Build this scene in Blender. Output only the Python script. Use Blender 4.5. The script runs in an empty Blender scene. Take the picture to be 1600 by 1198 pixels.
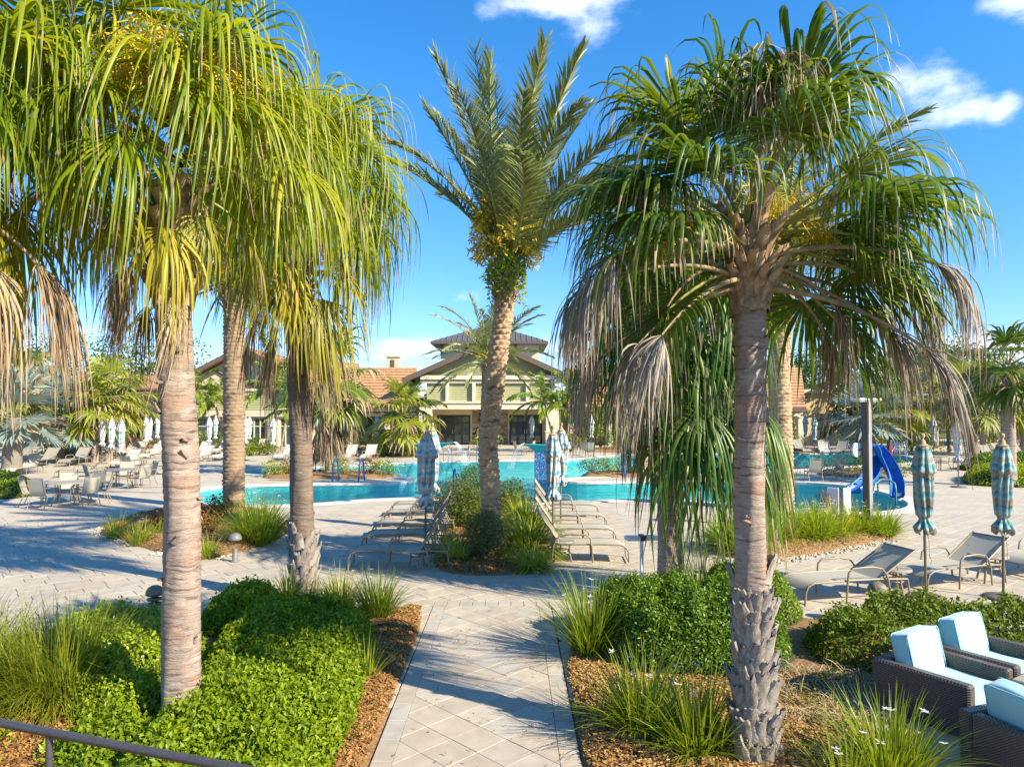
import bpy, math, random
import numpy as np
from mathutils import Vector, Matrix, Euler
from mathutils.geometry import tessellate_polygon

sc = bpy.context.scene
col = sc.collection
PI = math.pi
random.seed(7)
rng = np.random.default_rng(7)
R = math.radians

# ------------------------------------------------------------------ camera
F, H, HOR = 1100.0, 3.05, 638.0
PITCH = math.atan((HOR - 599.0) / F)
cam_d = bpy.data.cameras.new('camera')
cam = bpy.data.objects.new('camera', cam_d)
col.objects.link(cam)
cam.location = (0, 0, H)
cam.rotation_euler = (PI / 2 + PITCH, 0, 0)
cam_d.sensor_width = 36.0
cam_d.lens = F / 1600 * 36
cam_d.clip_start = 0.1
cam_d.clip_end = 3000
sc.camera = cam

# ------------------------------------------------------------------ light
SUN_EL, SUN_AZ = R(33), R(120)            # azimuth clockwise from +Y
sd = Vector((math.sin(SUN_AZ) * math.cos(SUN_EL), math.cos(SUN_AZ) * math.cos(SUN_EL), math.sin(SUN_EL)))
sun_d = bpy.data.lights.new('sun', 'SUN')
sun = bpy.data.objects.new('sun', sun_d)
col.objects.link(sun)
sun_d.energy = 5.0
sun_d.angle = R(0.55)
sun_d.color = (1.0, 0.88, 0.67)
sun.rotation_euler = sd.to_track_quat('Z', 'Y').to_euler()
sun.location = (20, -12, 30)

sc.view_settings.view_transform = 'Standard'
sc.view_settings.look = 'None'
sc.view_settings.exposure = 1.14
sc.view_settings.gamma = 1.0
sc.view_settings.use_curve_mapping = False
try:
    sc.cycles.max_bounces = 7
    sc.cycles.transparent_max_bounces = 12
    sc.cycles.use_denoising = True
except Exception:
    pass


def ray(px, py):
    x = (px - 800) / F
    y = (599 - py) / F
    cp, sp = math.cos(PITCH), math.sin(PITCH)
    return (x, cp - y * sp, sp + y * cp)


def G(px, py, z=0.0):
    d = ray(px, py)
    t = (z - H) / d[2]
    return (d[0] * t, d[1] * t)


def P(px, py, Y):
    d = ray(px, py)
    t = Y / d[1]
    return (d[0] * t, Y, H + d[2] * t)


# world: physical sky, with clouds as part of the sky
world = bpy.data.worlds.new('World')
sc.world = world
world.use_nodes = True
wn, wl = world.node_tree.nodes, world.node_tree.links
wn.clear()


def wnode(t, **kw):
    n = wn.new(t)
    for k, v in kw.items():
        setattr(n, k, v)
    return n


sky = wnode('ShaderNodeTexSky', sky_type='NISHITA')
sky.sun_disc = False
sky.sun_elevation = SUN_EL
sky.sun_rotation = SUN_AZ
sky.altitude = 0
sky.air_density = 1.0
sky.dust_density = 0.1
sky.ozone_density = 3.0
hsv = wnode('ShaderNodeHueSaturation')
hsv.inputs['Saturation'].default_value = 1.34
hsv.inputs['Value'].default_value = 1.0
wl.new(sky.outputs[0], hsv.inputs['Color'])
tc = wnode('ShaderNodeTexCoord')
sxyz = wnode('ShaderNodeSeparateXYZ')
wl.new(tc.outputs['Generated'], sxyz.inputs[0])
hr_ = wnode('ShaderNodeValToRGB')
wl.new(sxyz.outputs['Z'], hr_.inputs[0])
hr_.color_ramp.elements[0].position = 0.0
hr_.color_ramp.elements[0].color = (0.50, 0.61, 0.93, 1)
hr_.color_ramp.elements[1].position = 0.42
hr_.color_ramp.elements[1].color = (1.0, 0.98, 1.0, 1)
hmix = wnode('ShaderNodeMix', data_type='RGBA', blend_type='MULTIPLY')
hmix.inputs['Factor'].default_value = 1.0
wl.new(hsv.outputs[0], hmix.inputs['A'])
wl.new(hr_.outputs[0], hmix.inputs['B'])
nz = wnode('ShaderNodeTexNoise')
nz.inputs['Scale'].default_value = 9.0
nz.inputs['Detail'].default_value = 9.0
nz.inputs['Roughness'].default_value = 0.58
mp = wnode('ShaderNodeMapping')
mp.inputs['Scale'].default_value = (1, 1, 1.9)
wl.new(tc.outputs['Generated'], mp.inputs[0])
wl.new(mp.outputs[0], nz.inputs['Vector'])


def m(op, a, b=None, clamp=False):
    n = wnode('ShaderNodeMath', operation=op)
    n.use_clamp = clamp
    for i, v in enumerate((a, b)):
        if v is None:
            continue
        if isinstance(v, (int, float)):
            n.inputs[i].default_value = v
        else:
            wl.new(v, n.inputs[i])
    return n.outputs[0]


blobs = [  # px, py, half width, half height (px), weight
    (850, -8, 165, 48, 1.0), (905, 40, 80, 40, 0.85), (985, 15, 60, 30, 0.5),
    (1455, 140, 75, 48, 1.12), (1510, 172, 70, 24, 0.9), (1565, 168, 32, 22, 0.95), (1400, 175, 60, 34, 0.6),
    (1600, 8, 60, 34, 0.9), (1535, 282, 45, 18, 0.42), (725, 462, 70, 26, 0.5),
    (1490, 545, 190, 34, 0.85), (640, 545, 340, 34, 0.7), (1000, 560, 300, 26, 0.6), (190, 520, 120, 22, 0.5), (1150, 5, 80, 20, 0.35),
    (2300, 150, 300, 120, 0.9), (-900, 200, 260, 90, 0.9), (-300, -400, 240, 100, 0.8), (1100, -600, 300, 120, 0.8)]
acc = None
for (bx, by, hw, hh, w) in blobs:
    d = Vector(ray(bx, by)).normalized()
    vm = wnode('ShaderNodeVectorMath', operation='SUBTRACT')
    wl.new(tc.outputs['Generated'], vm.inputs[0])
    vm.inputs[1].default_value = d
    vs = wnode('ShaderNodeVectorMath', operation='MULTIPLY')
    wl.new(vm.outputs[0], vs.inputs[0])
    vs.inputs[1].default_value = (F / hw, F / hw, F / hh)
    vl = wnode('ShaderNodeVectorMath', operation='LENGTH')
    wl.new(vs.outputs[0], vl.inputs[0])
    v = m('MULTIPLY', m('SUBTRACT', 1.25, m('MULTIPLY', vl.outputs['Value'], 0.9), clamp=True), w)
    acc = v if acc is None else m('MAXIMUM', acc, v)
cl = m('ADD', m('MULTIPLY', acc, 1.0), m('MULTIPLY', m('SUBTRACT', nz.outputs['Fac'], 0.62), 2.6))
ms = wnode('ShaderNodeMapRange')
ms.interpolation_type = 'SMOOTHSTEP'
wl.new(cl, ms.inputs['Value'])
ms.inputs['From Min'].default_value = 0.16
ms.inputs['From Max'].default_value = 1.25
cm = m('MULTIPLY', ms.outputs[0], m('MULTIPLY', acc, 1.6, clamp=True), clamp=True)
mix = wnode('ShaderNodeMix', data_type='RGBA')
wl.new(m('MULTIPLY', cm, 0.95), mix.inputs['Factor'])
wl.new(hmix.outputs['Result'], mix.inputs['A'])
mix.inputs['B'].default_value = (6.3, 6.5, 7.6, 1)
bg = wnode('ShaderNodeBackground')
wl.new(mix.outputs['Result'], bg.inputs['Color'])
bg.inputs['Strength'].default_value = 0.13
wo = wnode('ShaderNodeOutputWorld')
wl.new(bg.outputs[0], wo.inputs['Surface'])

# ------------------------------------------------------------------ materials
MATS = {}


class NT:
    def __init__(s, name):
        s.m = bpy.data.materials.new(name)
        s.m.use_nodes = True
        s.n = s.m.node_tree.nodes
        s.l = s.m.node_tree.links
        s.b = s.n['Principled BSDF']
        s.o = s.n['Material Output']

    def node(s, t, **kw):
        n = s.n.new(t)
        for k, v in kw.items():
            setattr(n, k, v)
        return n

    def put(s, sock, v):
        if isinstance(v, (int, float)):
            sock.default_value = v
        elif isinstance(v, (tuple, list)):
            sock.default_value = (*v, 1) if len(v) == 3 and sock.type == 'RGBA' else v
        else:
            s.l.new(v, sock)

    def mix(s, f, a, b, mode='MIX'):
        n = s.node('ShaderNodeMix', data_type='RGBA', blend_type=mode)
        s.put(n.inputs['Factor'], f)
        s.put(n.inputs['A'], a)
        s.put(n.inputs['B'], b)
        return n.outputs['Result']

    def math(s, op, a, b=0.0, clamp=False):
        n = s.node('ShaderNodeMath', operation=op)
        n.use_clamp = clamp
        s.put(n.inputs[0], a)
        s.put(n.inputs[1], b)
        return n.outputs[0]

    def coord(s, which='Object', scale=(1, 1, 1), rot=(0, 0, 0)):
        t = s.node('ShaderNodeTexCoord')
        mpn = s.node('ShaderNodeMapping')
        mpn.inputs['Scale'].default_value = scale
        mpn.inputs['Rotation'].default_value = rot
        s.l.new(t.outputs[which], mpn.inputs[0])
        return mpn.outputs[0]

    def world_pos(s, scale=(1, 1, 1), rot=(0, 0, 0)):
        t = s.node('ShaderNodeNewGeometry')
        mpn = s.node('ShaderNodeMapping')
        mpn.inputs['Scale'].default_value = scale
        mpn.inputs['Rotation'].default_value = rot
        s.l.new(t.outputs['Position'], mpn.inputs[0])
        return mpn.outputs[0]

    def noise(s, vec, scale, detail=4, rough=0.55, out='Fac'):
        n = s.node('ShaderNodeTexNoise')
        n.inputs['Scale'].default_value = scale
        n.inputs['Detail'].default_value = detail
        n.inputs['Roughness'].default_value = rough
        if vec is not None:
            s.l.new(vec, n.inputs['Vector'])
        return n.outputs[out]

    def ramp(s, f, stops, interp='LINEAR'):
        n = s.node('ShaderNodeValToRGB')
        n.color_ramp.interpolation = interp
        e = n.color_ramp.elements
        while len(e) < len(stops):
            e.new(0.5)
        for el, (p, c) in zip(e, stops):
            el.position = p
            el.color = (*c, 1)
        s.l.new(f, n.inputs[0])
        return n.outputs[0]

    def bump(s, h, strength=0.4, dist=0.02):
        n = s.node('ShaderNodeBump')
        n.inputs['Strength'].default_value = strength
        n.inputs['Distance'].default_value = dist
        s.put(n.inputs['Height'], h)
        s.l.new(n.outputs[0], s.b.inputs['Normal'])
        return n.outputs[0]

    def rand(s):
        """one random value per object and per loose piece"""
        g = s.node('ShaderNodeNewGeometry')
        o = s.node('ShaderNodeObjectInfo')
        return s.math('FRACT', s.math('ADD', g.outputs['Random Per Island'], o.outputs['Random'])), \
            g.outputs['Random Per Island'], o.outputs['Random']

    def col(s, c):
        s.put(s.b.inputs['Base Color'], c)

    def rough(s, v):
        s.put(s.b.inputs['Roughness'], v)


def plain(name, c, rough=0.6, metal=0.0, var=0.12, nscale=14, bump=0.0):
    t = NT(name)
    v = t.noise(t.coord(), nscale, 5)
    dark = tuple(x * (1 - var * 1.6) for x in c)
    lite = tuple(min(1, x * (1 + var)) for x in c)
    t.col(t.ramp(v, [(0.25, dark), (0.75, lite)]))
    t.rough(rough)
    t.b.inputs['Metallic'].default_value = metal
    if bump:
        t.bump(v, bump, 0.01)
    return t.m


def leafmat(name, stops, rough=0.42, trans=0.3, tcol=None, spec=0.4, along=0.0):
    t = NT(name)
    f, isl, ob = t.rand()
    v = t.math('ADD', t.math('MULTIPLY', isl, 0.55), t.math('MULTIPLY', ob, 0.45))
    c = t.ramp(v, stops)
    if along:
        n = t.noise(t.coord(scale=(1, 1, 1)), along, 3)
        c = t.mix(t.math('MULTIPLY', n, 0.35), c, stops[-1][1])
    t.col(c)
    t.rough(rough)
    t.b.inputs['Specular IOR Level'].default_value = spec
    tr = t.node('ShaderNodeBsdfTranslucent')
    t.put(tr.inputs['Color'], t.mix(1.0, c, tcol or (1.6, 1.5, 0.7), 'MULTIPLY'))
    ms_ = t.node('ShaderNodeMixShader')
    ms_.inputs[0].default_value = trans
    t.l.new(t.b.outputs[0], ms_.inputs[1])
    t.l.new(tr.outputs[0], ms_.inputs[2])
    t.l.new(ms_.outputs[0], t.o.inputs['Surface'])
    return t.m


M = {}
M['fan_yellow'] = leafmat('palm_leaf_yellow_green', [(0.0, (0.085, 0.150, 0.006)), (0.35, (0.19, 0.255, 0.008)), (0.72, (0.31, 0.34, 0.012)), (1.0, (0.47, 0.42, 0.03))], 0.40, 0.42)
M['fan_green'] = leafmat('palm_leaf_green', [(0.0, (0.038, 0.085, 0.012)), (0.4, (0.080, 0.150, 0.014)), (0.75, (0.155, 0.215, 0.018)), (1.0, (0.29, 0.30, 0.03))], 0.38, 0.36)
M['fan_dark'] = leafmat('palm_leaf_dark_green', [(0.0, (0.028, 0.075, 0.014)), (0.5, (0.060, 0.135, 0.016)), (1.0, (0.16, 0.23, 0.02))], 0.38, 0.34)
M['fan_gold'] = leafmat('palm_leaf_ageing_gold', [(0.0, (0.16, 0.19, 0.015)), (0.5, (0.34, 0.31, 0.02)), (1.0, (0.50, 0.38, 0.03))], 0.42, 0.35)
M['fan_far'] = leafmat('far_palm_leaf', [(0.0, (0.050, 0.105, 0.018)), (0.5, (0.11, 0.17, 0.02)), (1.0, (0.24, 0.26, 0.03))], 0.5, 0.3)
M['fan_farlime'] = leafmat('far_palm_leaf_lime', [(0.0, (0.12, 0.20, 0.02)), (0.5, (0.24, 0.29, 0.025)), (1.0, (0.40, 0.36, 0.04))], 0.5, 0.3)
M['silver'] = leafmat('silver_palm_leaf', [(0.0, (0.12, 0.19, 0.17)), (0.5, (0.21, 0.29, 0.26)), (1.0, (0.33, 0.40, 0.33))], 0.5, 0.15, (1, 1, 0.9))
M['dead'] = leafmat('dead_palm_leaf', [(0.0, (0.16, 0.11, 0.07)), (0.4, (0.30, 0.215, 0.13)), (0.8, (0.42, 0.33, 0.21)), (1.0, (0.48, 0.42, 0.32))], 0.7, 0.2, (1.2, 1.0, 0.7), 0.2)
M['deadgrey'] = leafmat('dead_palm_leaf_grey', [(0.0, (0.20, 0.165, 0.135)), (0.5, (0.34, 0.29, 0.235)), (1.0, (0.48, 0.42, 0.34))], 0.7, 0.15, (1.1, 1.0, 0.8), 0.2)
M['date_leaf'] = leafmat('date_palm_leaflet', [(0.0, (0.10, 0.13, 0.04)), (0.5, (0.19, 0.22, 0.07)), (0.85, (0.28, 0.29, 0.11)), (1.0, (0.40, 0.34, 0.10))], 0.38, 0.22, (1.4, 1.4, 0.8), 0.5)
M['queen_leaf'] = leafmat('feather_palm_leaflet', [(0.0, (0.06, 0.14, 0.015)), (0.5, (0.14, 0.23, 0.02)), (1.0, (0.26, 0.32, 0.03))], 0.4, 0.32)
M['petiole'] = plain('petiole_green', (0.24, 0.25, 0.045), 0.45, var=0.3)
M['petiole_dry'] = plain('petiole_dry', (0.34, 0.25, 0.14), 0.7, var=0.3)
M['bloom'] = leafmat('palm_blossom', [(0.0, (0.55, 0.38, 0.02)), (0.5, (0.70, 0.54, 0.03)), (1.0, (0.78, 0.66, 0.12))], 0.6, 0.2, (1, 1, 0.8))
M['hedge'] = leafmat('hedge_leaf_bright', [(0.0, (0.085, 0.145, 0.006)), (0.4, (0.195, 0.275, 0.008)), (0.8, (0.32, 0.385, 0.012)), (1.0, (0.46, 0.44, 0.03))], 0.45, 0.34, None, 0.28)
M['hedge_dark'] = leafmat('hedge_leaf_dark', [(0.0, (0.042, 0.10, 0.007)), (0.5, (0.11, 0.20, 0.009)), (0.9, (0.21, 0.30, 0.014)), (1.0, (0.38, 0.39, 0.03))], 0.38, 0.26, None, 0.35)
M['hedge_loose'] = leafmat('shrub_leaf_olive', [(0.0, (0.050, 0.095, 0.010)), (0.5, (0.115, 0.175, 0.014)), (0.9, (0.22, 0.27, 0.022)), (1.0, (0.36, 0.35, 0.05))], 0.45, 0.3, None, 0.25)
M['hedge_lime'] = leafmat('shrub_leaf_lime', [(0.0, (0.13, 0.20, 0.008)), (0.5, (0.25, 0.34, 0.012)), (1.0, (0.42, 0.44, 0.03))], 0.38, 0.3)
M['bush_brown'] = leafmat('shrub_leaf_brown_green', [(0.0, (0.10, 0.085, 0.04)), (0.5, (0.11, 0.14, 0.035)), (1.0, (0.22, 0.24, 0.06))], 0.5, 0.2)
M['croton'] = leafmat('croton_leaf', [(0.0, (0.13, 0.03, 0.015)), (0.4, (0.26, 0.09, 0.02)), (0.7, (0.16, 0.12, 0.02)), (1.0, (0.36, 0.20, 0.03))], 0.4, 0.25)
M['twig'] = plain('twig', (0.10, 0.065, 0.035), 0.9, var=0.3)
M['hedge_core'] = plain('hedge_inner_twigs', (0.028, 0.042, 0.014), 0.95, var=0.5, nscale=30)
M['grass'] = leafmat('iris_blade', [(0.0, (0.09, 0.16, 0.012)), (0.45, (0.20, 0.27, 0.018)), (0.85, (0.36, 0.38, 0.03)), (1.0, (0.50, 0.42, 0.10))], 0.42, 0.40)
M['grass_bright'] = leafmat('bed_iris_blade', [(0.0, (0.13, 0.22, 0.012)), (0.5, (0.27, 0.36, 0.02)), (1.0, (0.48, 0.48, 0.06))], 0.45, 0.4)
M['grass_pale'] = leafmat('ornamental_grass_blade', [(0.0, (0.12, 0.17, 0.014)), (0.45, (0.26, 0.30, 0.025)), (0.85, (0.42, 0.40, 0.05)), (1.0, (0.55, 0.46, 0.14))], 0.5, 0.42)
M['grass_var'] = leafmat('variegated_blade', [(0.0, (0.18, 0.25, 0.02)), (0.5, (0.36, 0.40, 0.04)), (1.0, (0.60, 0.56, 0.16))], 0.45, 0.3)
M['petal'] = leafmat('white_petal', [(0.0, (0.75, 0.74, 0.76)), (1.0, (0.82, 0.82, 0.80))], 0.5, 0.3, (1, 1, 1))
M['tree_leaf'] = leafmat('tree_leaf', [(0.0, (0.026, 0.060, 0.014)), (0.5, (0.060, 0.105, 0.018)), (1.0, (0.14, 0.18, 0.03))], 0.5, 0.2)
M['tree_leaf2'] = leafmat('tree_leaf_light', [(0.0, (0.06, 0.11, 0.014)), (0.5, (0.12, 0.18, 0.02)), (1.0, (0.24, 0.27, 0.035))], 0.5, 0.25)


def trunkmat(name, base, dark, warm, zs=26, rough=0.85):
    t = NT(name)
    wv = t.noise(t.coord(scale=(2, 2, 2)), 1.6, 3, out='Color')
    vm_ = t.node('ShaderNodeVectorMath', operation='MULTIPLY_ADD')
    t.l.new(wv, vm_.inputs[0])
    vm_.inputs[1].default_value = (.5, .5, 2.6)
    t.l.new(t.coord(scale=(2.2, 2.2, zs)), vm_.inputs[2])
    n1 = t.noise(vm_.outputs[0], 1.0, 7, 0.68)
    n2 = t.noise(t.coord(scale=(1, 1, 1.6)), 3.2, 6, 0.65)
    n3 = t.noise(t.coord(scale=(1, 1, .45)), 46.0, 4, 0.7)
    n4 = t.noise(t.coord(scale=(2.5, 2.5, 7)), 1.7, 5, 0.6)
    lite = tuple(min(1, x * 1.5) for x in base)
    c = t.ramp(n1, [(0.36, dark), (0.47, base), (0.60, base), (0.72, lite)])
    c = t.mix(t.math('MULTIPLY', t.ramp(n2, [(0.48, (0, 0, 0)), (0.64, (1, 1, 1))]), 0.75), c, warm)
    c = t.mix(t.math('MULTIPLY', t.ramp(n3, [(0.5, (0, 0, 0)), (0.72, (1, 1, 1))]), 0.35), c, dark)
    c = t.mix(t.math('MULTIPLY', t.ramp(n4, [(0.56, (0, 0, 0)), (0.66, (1, 1, 1))]), 0.6), c, lite)
    t.col(c)
    t.rough(rough)
    t.b.inputs['Specular IOR Level'].default_value = 0.2
    t.bump(t.math('ADD', n1, t.math('MULTIPLY', n2, 0.8)), 0.9, 0.03)
    return t.m


M['trunk'] = trunkmat('palm_trunk_bark', (0.33, 0.265, 0.22), (0.11, 0.07, 0.052), (0.35, 0.215, 0.145))
M['trunk_dark'] = trunkmat('palm_trunk_bark_dark', (0.185, 0.145, 0.115), (0.10, 0.072, 0.055), (0.26, 0.17, 0.12))
M['trunk_date'] = trunkmat('date_palm_bark', (0.42, 0.30, 0.19), (0.11, 0.06, 0.035), (0.40, 0.24, 0.13), zs=12)
M['trunk_date_dark'] = trunkmat('date_palm_bark_brown', (0.28, 0.205, 0.135), (0.10, 0.065, 0.04), (0.30, 0.19, 0.11), zs=12)
M['trunk_grey'] = trunkmat('grey_palm_bark', (0.22, 0.19, 0.165), (0.11, 0.09, 0.08), (0.24, 0.19, 0.15))
M['boot'] = trunkmat('old_leaf_base', (0.33, 0.295, 0.26), (0.13, 0.105, 0.09), (0.36, 0.26, 0.19), zs=3)
M['boot_warm'] = trunkmat('crown_leaf_base', (0.42, 0.31, 0.20), (0.16, 0.09, 0.05), (0.48, 0.28, 0.11), zs=3)


def paver_mat(name, pal, grain=1.0):
    t = NT(name)
    f, isl, ob = t.rand()
    c = t.ramp(f, pal)
    wp = t.world_pos()
    n = t.noise(wp, 5.0, 6, 0.6)
    n2 = t.noise(wp, 60.0, 4, 0.7)
    n3 = t.noise(wp, 0.7, 3, 0.5)
    c = t.mix(0.55, c, t.ramp(n, [(0.3, (0.62, 0.60, 0.58)), (0.7, (1.0, 1.0, 1.0))]), 'MULTIPLY')
    c = t.mix(0.35, c, t.ramp(n2, [(0.3, (0.6, 0.6, 0.6)), (0.7, (1.0, 1.0, 1.0))]), 'MULTIPLY')
    c = t.mix(0.6, c, t.ramp(n3, [(0.3, (0.82, 0.80, 0.78)), (0.7, (1.0, 1.0, 1.0))]), 'MULTIPLY')
    t.col(c)
    t.rough(0.8)
    t.bump(t.math('ADD', n2, n), 0.25 * grain, 0.006)
    return t.m


M['paver'] = paver_mat('travertine_paver', [(0.0, (0.49, 0.425, 0.335)), (0.3, (0.54, 0.475, 0.375)), (0.55, (0.48, 0.44, 0.37)), (0.8, (0.56, 0.50, 0.395)), (1.0, (0.50, 0.43, 0.33))])
M['paver_path'] = paver_mat('path_paver', [(0.0, (0.47, 0.42, 0.35)), (0.25, (0.52, 0.445, 0.35)), (0.5, (0.46, 0.44, 0.40)), (0.75, (0.56, 0.50, 0.41)), (1.0, (0.50, 0.425, 0.34))])
M['coping'] = paver_mat('pool_coping', [(0.0, (0.66, 0.64, 0.60)), (1.0, (0.72, 0.70, 0.66))])
M['joint'] = plain('joint_sand', (0.15, 0.125, 0.10), 0.95, var=0.3, nscale=20)

t = NT('far_deck_paving')
wp = t.world_pos(rot=(0, 0, R(40)))
br = t.node('ShaderNodeTexBrick')
t.l.new(wp, br.inputs['Vector'])
br.inputs['Color1'].default_value = (0.44, 0.385, 0.305, 1)
br.inputs['Color2'].default_value = (0.51, 0.455, 0.36, 1)
br.inputs['Mortar'].default_value = (0.30, 0.26, 0.22, 1)
br.inputs['Scale'].default_value = 1.0
br.inputs['Brick Width'].default_value = 0.55
br.inputs['Row Height'].default_value = 0.36
br.inputs['Mortar Size'].default_value = 0.006
n = t.noise(t.world_pos(), 1.3, 5)
t.col(t.mix(0.5, br.outputs['Color'], t.ramp(n, [(0.3, (0.75, 0.73, 0.70)), (0.7, (1, 1, 1))]), 'MULTIPLY'))
t.rough(0.8)
M['deck'] = t.m

t = NT('mulch_ground')
wp = t.world_pos()
n = t.noise(wp, 30, 7, 0.7)
n2 = t.noise(wp, 2.0, 4)
c = t.ramp(n, [(0.3, (0.09, 0.045, 0.02)), (0.5, (0.27, 0.145, 0.055)), (0.7, (0.42, 0.25, 0.10))])
t.col(t.mix(t.math('MULTIPLY', n2, 0.4), c, (0.24, 0.17, 0.10)))
t.rough(0.95)
t.bump(n, 0.9, 0.03)
M['mulch'] = t.m
M['chip'] = leafmat('mulch_chip', [(0.0, (0.13, 0.06, 0.025)), (0.4, (0.30, 0.155, 0.05)), (0.8, (0.46, 0.27, 0.10)), (1.0, (0.52, 0.36, 0.18))], 0.85, 0.05, (1, 1, 1), 0.15)
M['pebble'] = leafmat('pebble', [(0.0, (0.24, 0.18, 0.13)), (0.4, (0.42, 0.34, 0.25)), (0.8, (0.55, 0.47, 0.37)), (1.0, (0.62, 0.58, 0.50))], 0.7, 0.0, (1, 1, 1), 0.3)
M['straw'] = leafmat('dry_straw', [(0.0, (0.22, 0.16, 0.08)), (1.0, (0.45, 0.36, 0.22))], 0.8, 0.1, (1, 1, 1), 0.2)

t = NT('lawn_ground')
wp = t.world_pos()
n = t.noise(wp, 0.9, 8, 0.7)
n2 = t.noise(wp, 0.05, 4)
c = t.ramp(n, [(0.3, (0.05, 0.10, 0.012)), (0.7, (0.13, 0.20, 0.022))])
t.col(t.mix(t.math('MULTIPLY', n2, 0.5), c, (0.20, 0.24, 0.04)))
t.rough(0.9)
t.bump(n, 0.6, 0.1)
M['lawn'] = t.m

# pool
t = NT('pool_plaster')
wp = t.world_pos()
n = t.noise(wp, 0.35, 4)
t.col(t.ramp(n, [(0.3, (0.30, 0.66, 0.68)), (0.7, (0.42, 0.76, 0.76))]))
t.rough(0.7)
M['plaster'] = t.m
t = NT('pool_water')
wp = t.world_pos(scale=(1, 1.0, 1))
n1 = t.noise(t.world_pos(scale=(0.55, 1.7, 1)), 1.5, 6, 0.65)
n2 = t.noise(t.world_pos(scale=(1.0, 1.2, 1)), 9.0, 3, 0.6)
bmp = t.bump(t.math('ADD', n1, t.math('MULTIPLY', n2, 0.35)), 0.8, 0.22)
gl = t.node('ShaderNodeBsdfGlossy')
gl.inputs['Roughness'].default_value = 0.04
t.l.new(bmp, gl.inputs['Normal'])
tr = t.node('ShaderNodeBsdfTransparent')
t.put(tr.inputs['Color'], t.ramp(n1, [(0.35, (0.16, 0.68, 0.73)), (0.5, (0.38, 0.87, 0.88)), (0.66, (0.62, 0.99, 0.96))]))  # light and dark ripple bands are put into the tint
lw = t.node('ShaderNodeFresnel')
lw.inputs['IOR'].default_value = 1.33
t.l.new(bmp, lw.inputs['Normal'])
mx = t.node('ShaderNodeMixShader')
t.l.new(t.math('MULTIPLY', lw.outputs[0], 0.7, True), mx.inputs[0])
t.l.new(tr.outputs[0], mx.inputs[1])
t.l.new(gl.outputs[0], mx.inputs[2])
t.l.new(mx.outputs[0], t.o.inputs['Surface'])
M['water'] = t.m

M['cream'] = plain('cream_stucco', (0.60, 0.52, 0.34), 0.85, var=0.06, nscale=3)
M['yellow_wall'] = plain('warm_stucco', (0.62, 0.47, 0.24), 0.85, var=0.06, nscale=3)
M['white_trim'] = plain('cream_trim', (0.60, 0.545, 0.41), 0.7, var=0.05, nscale=3)
M['siding'] = plain('olive_siding', (0.37, 0.36, 0.185), 0.8, var=0.07, nscale=4)
M['olive'] = plain('olive_shingle', (0.30, 0.29, 0.15), 0.85, var=0.12, nscale=20)
M['brown_timber'] = plain('brown_timber', (0.13, 0.09, 0.065), 0.75, var=0.15)
M['dark_roof'] = plain('bronze_metal_roof', (0.11, 0.095, 0.085), 0.5, var=0.1)
M['bronze'] = plain('bronze_frame', (0.055, 0.05, 0.05), 0.4, 0.3, var=0.1)
M['darkroom'] = plain('dark_interior', (0.03, 0.03, 0.032), 0.9, var=0.2)
t = NT('clay_roof_tile')
f, isl, ob = t.rand()
n = t.noise(t.world_pos(scale=(3.2, 1, 1)), 2.6, 4, 0.7)
c = t.ramp(n, [(0.3, (0.30, 0.155, 0.075)), (0.5, (0.42, 0.235, 0.115)), (0.7, (0.52, 0.32, 0.17))])
t.col(t.mix(t.math('MULTIPLY', f, 0.35), c, (0.46, 0.24, 0.11)))
t.rough(0.85)
M['rooftile'] = t.m
t = NT('ledge_stone')
f, isl, ob = t.rand()
t.col(t.mix(0.5, t.ramp(f, [(0, (0.20, 0.15, 0.11)), (0.4, (0.34, 0.26, 0.19)), (0.8, (0.44, 0.36, 0.27)), (1, (0.26, 0.22, 0.19))]), t.ramp(t.noise(t.world_pos(), 6, 4), [(0.3, (0.6, 0.6, 0.6)), (0.7, (1, 1, 1))]), 'MULTIPLY'))
t.rough(0.9)
M['stone'] = t.m
t = NT('window_glass')
t.col((0.045, 0.075, 0.075))
t.rough(0.06)
t.b.inputs['Specular IOR Level'].default_value = 1.0
t.b.inputs['Coat Weight'].default_value = 0.6
M['glass'] = t.m

def slingmat(name, c):
    t = NT(name)
    v = t.noise(t.coord(), 60, 4)
    cc = t.ramp(v, [(0.3, tuple(x * .9 for x in c)), (0.7, c)])
    t.col(cc)
    t.rough(.8)
    tr_ = t.node('ShaderNodeBsdfTranslucent')
    t.put(tr_.inputs['Color'], cc)
    mm = t.node('ShaderNodeMixShader')
    mm.inputs[0].default_value = .35
    t.l.new(t.b.outputs[0], mm.inputs[1])
    t.l.new(tr_.outputs[0], mm.inputs[2])
    t.l.new(mm.outputs[0], t.o.inputs['Surface'])
    return t.m


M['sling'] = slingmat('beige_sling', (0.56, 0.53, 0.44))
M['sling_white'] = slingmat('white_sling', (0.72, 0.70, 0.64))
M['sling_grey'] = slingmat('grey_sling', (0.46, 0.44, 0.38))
M['frame'] = plain('taupe_frame', (0.27, 0.215, 0.135), 0.42, 0.1, var=0.12)
M['tabletop'] = plain('taupe_tabletop', (0.33, 0.29, 0.23), 0.5, var=0.12)
M['pole'] = plain('umbrella_pole_bronze', (0.16, 0.125, 0.085), 0.42, 0.2, var=0.1)
M['cast'] = plain('cast_base', (0.14, 0.12, 0.10), 0.7, var=0.15)
M['rail'] = plain('painted_rail', (0.075, 0.072, 0.075), 0.42, 0.2, var=0.2, nscale=60)
M['bollard'] = plain('bollard_tan', (0.20, 0.155, 0.10), 0.6, var=0.2)
M['bollard_grey'] = plain('bollard_grey', (0.16, 0.165, 0.17), 0.55, var=0.15)
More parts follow.
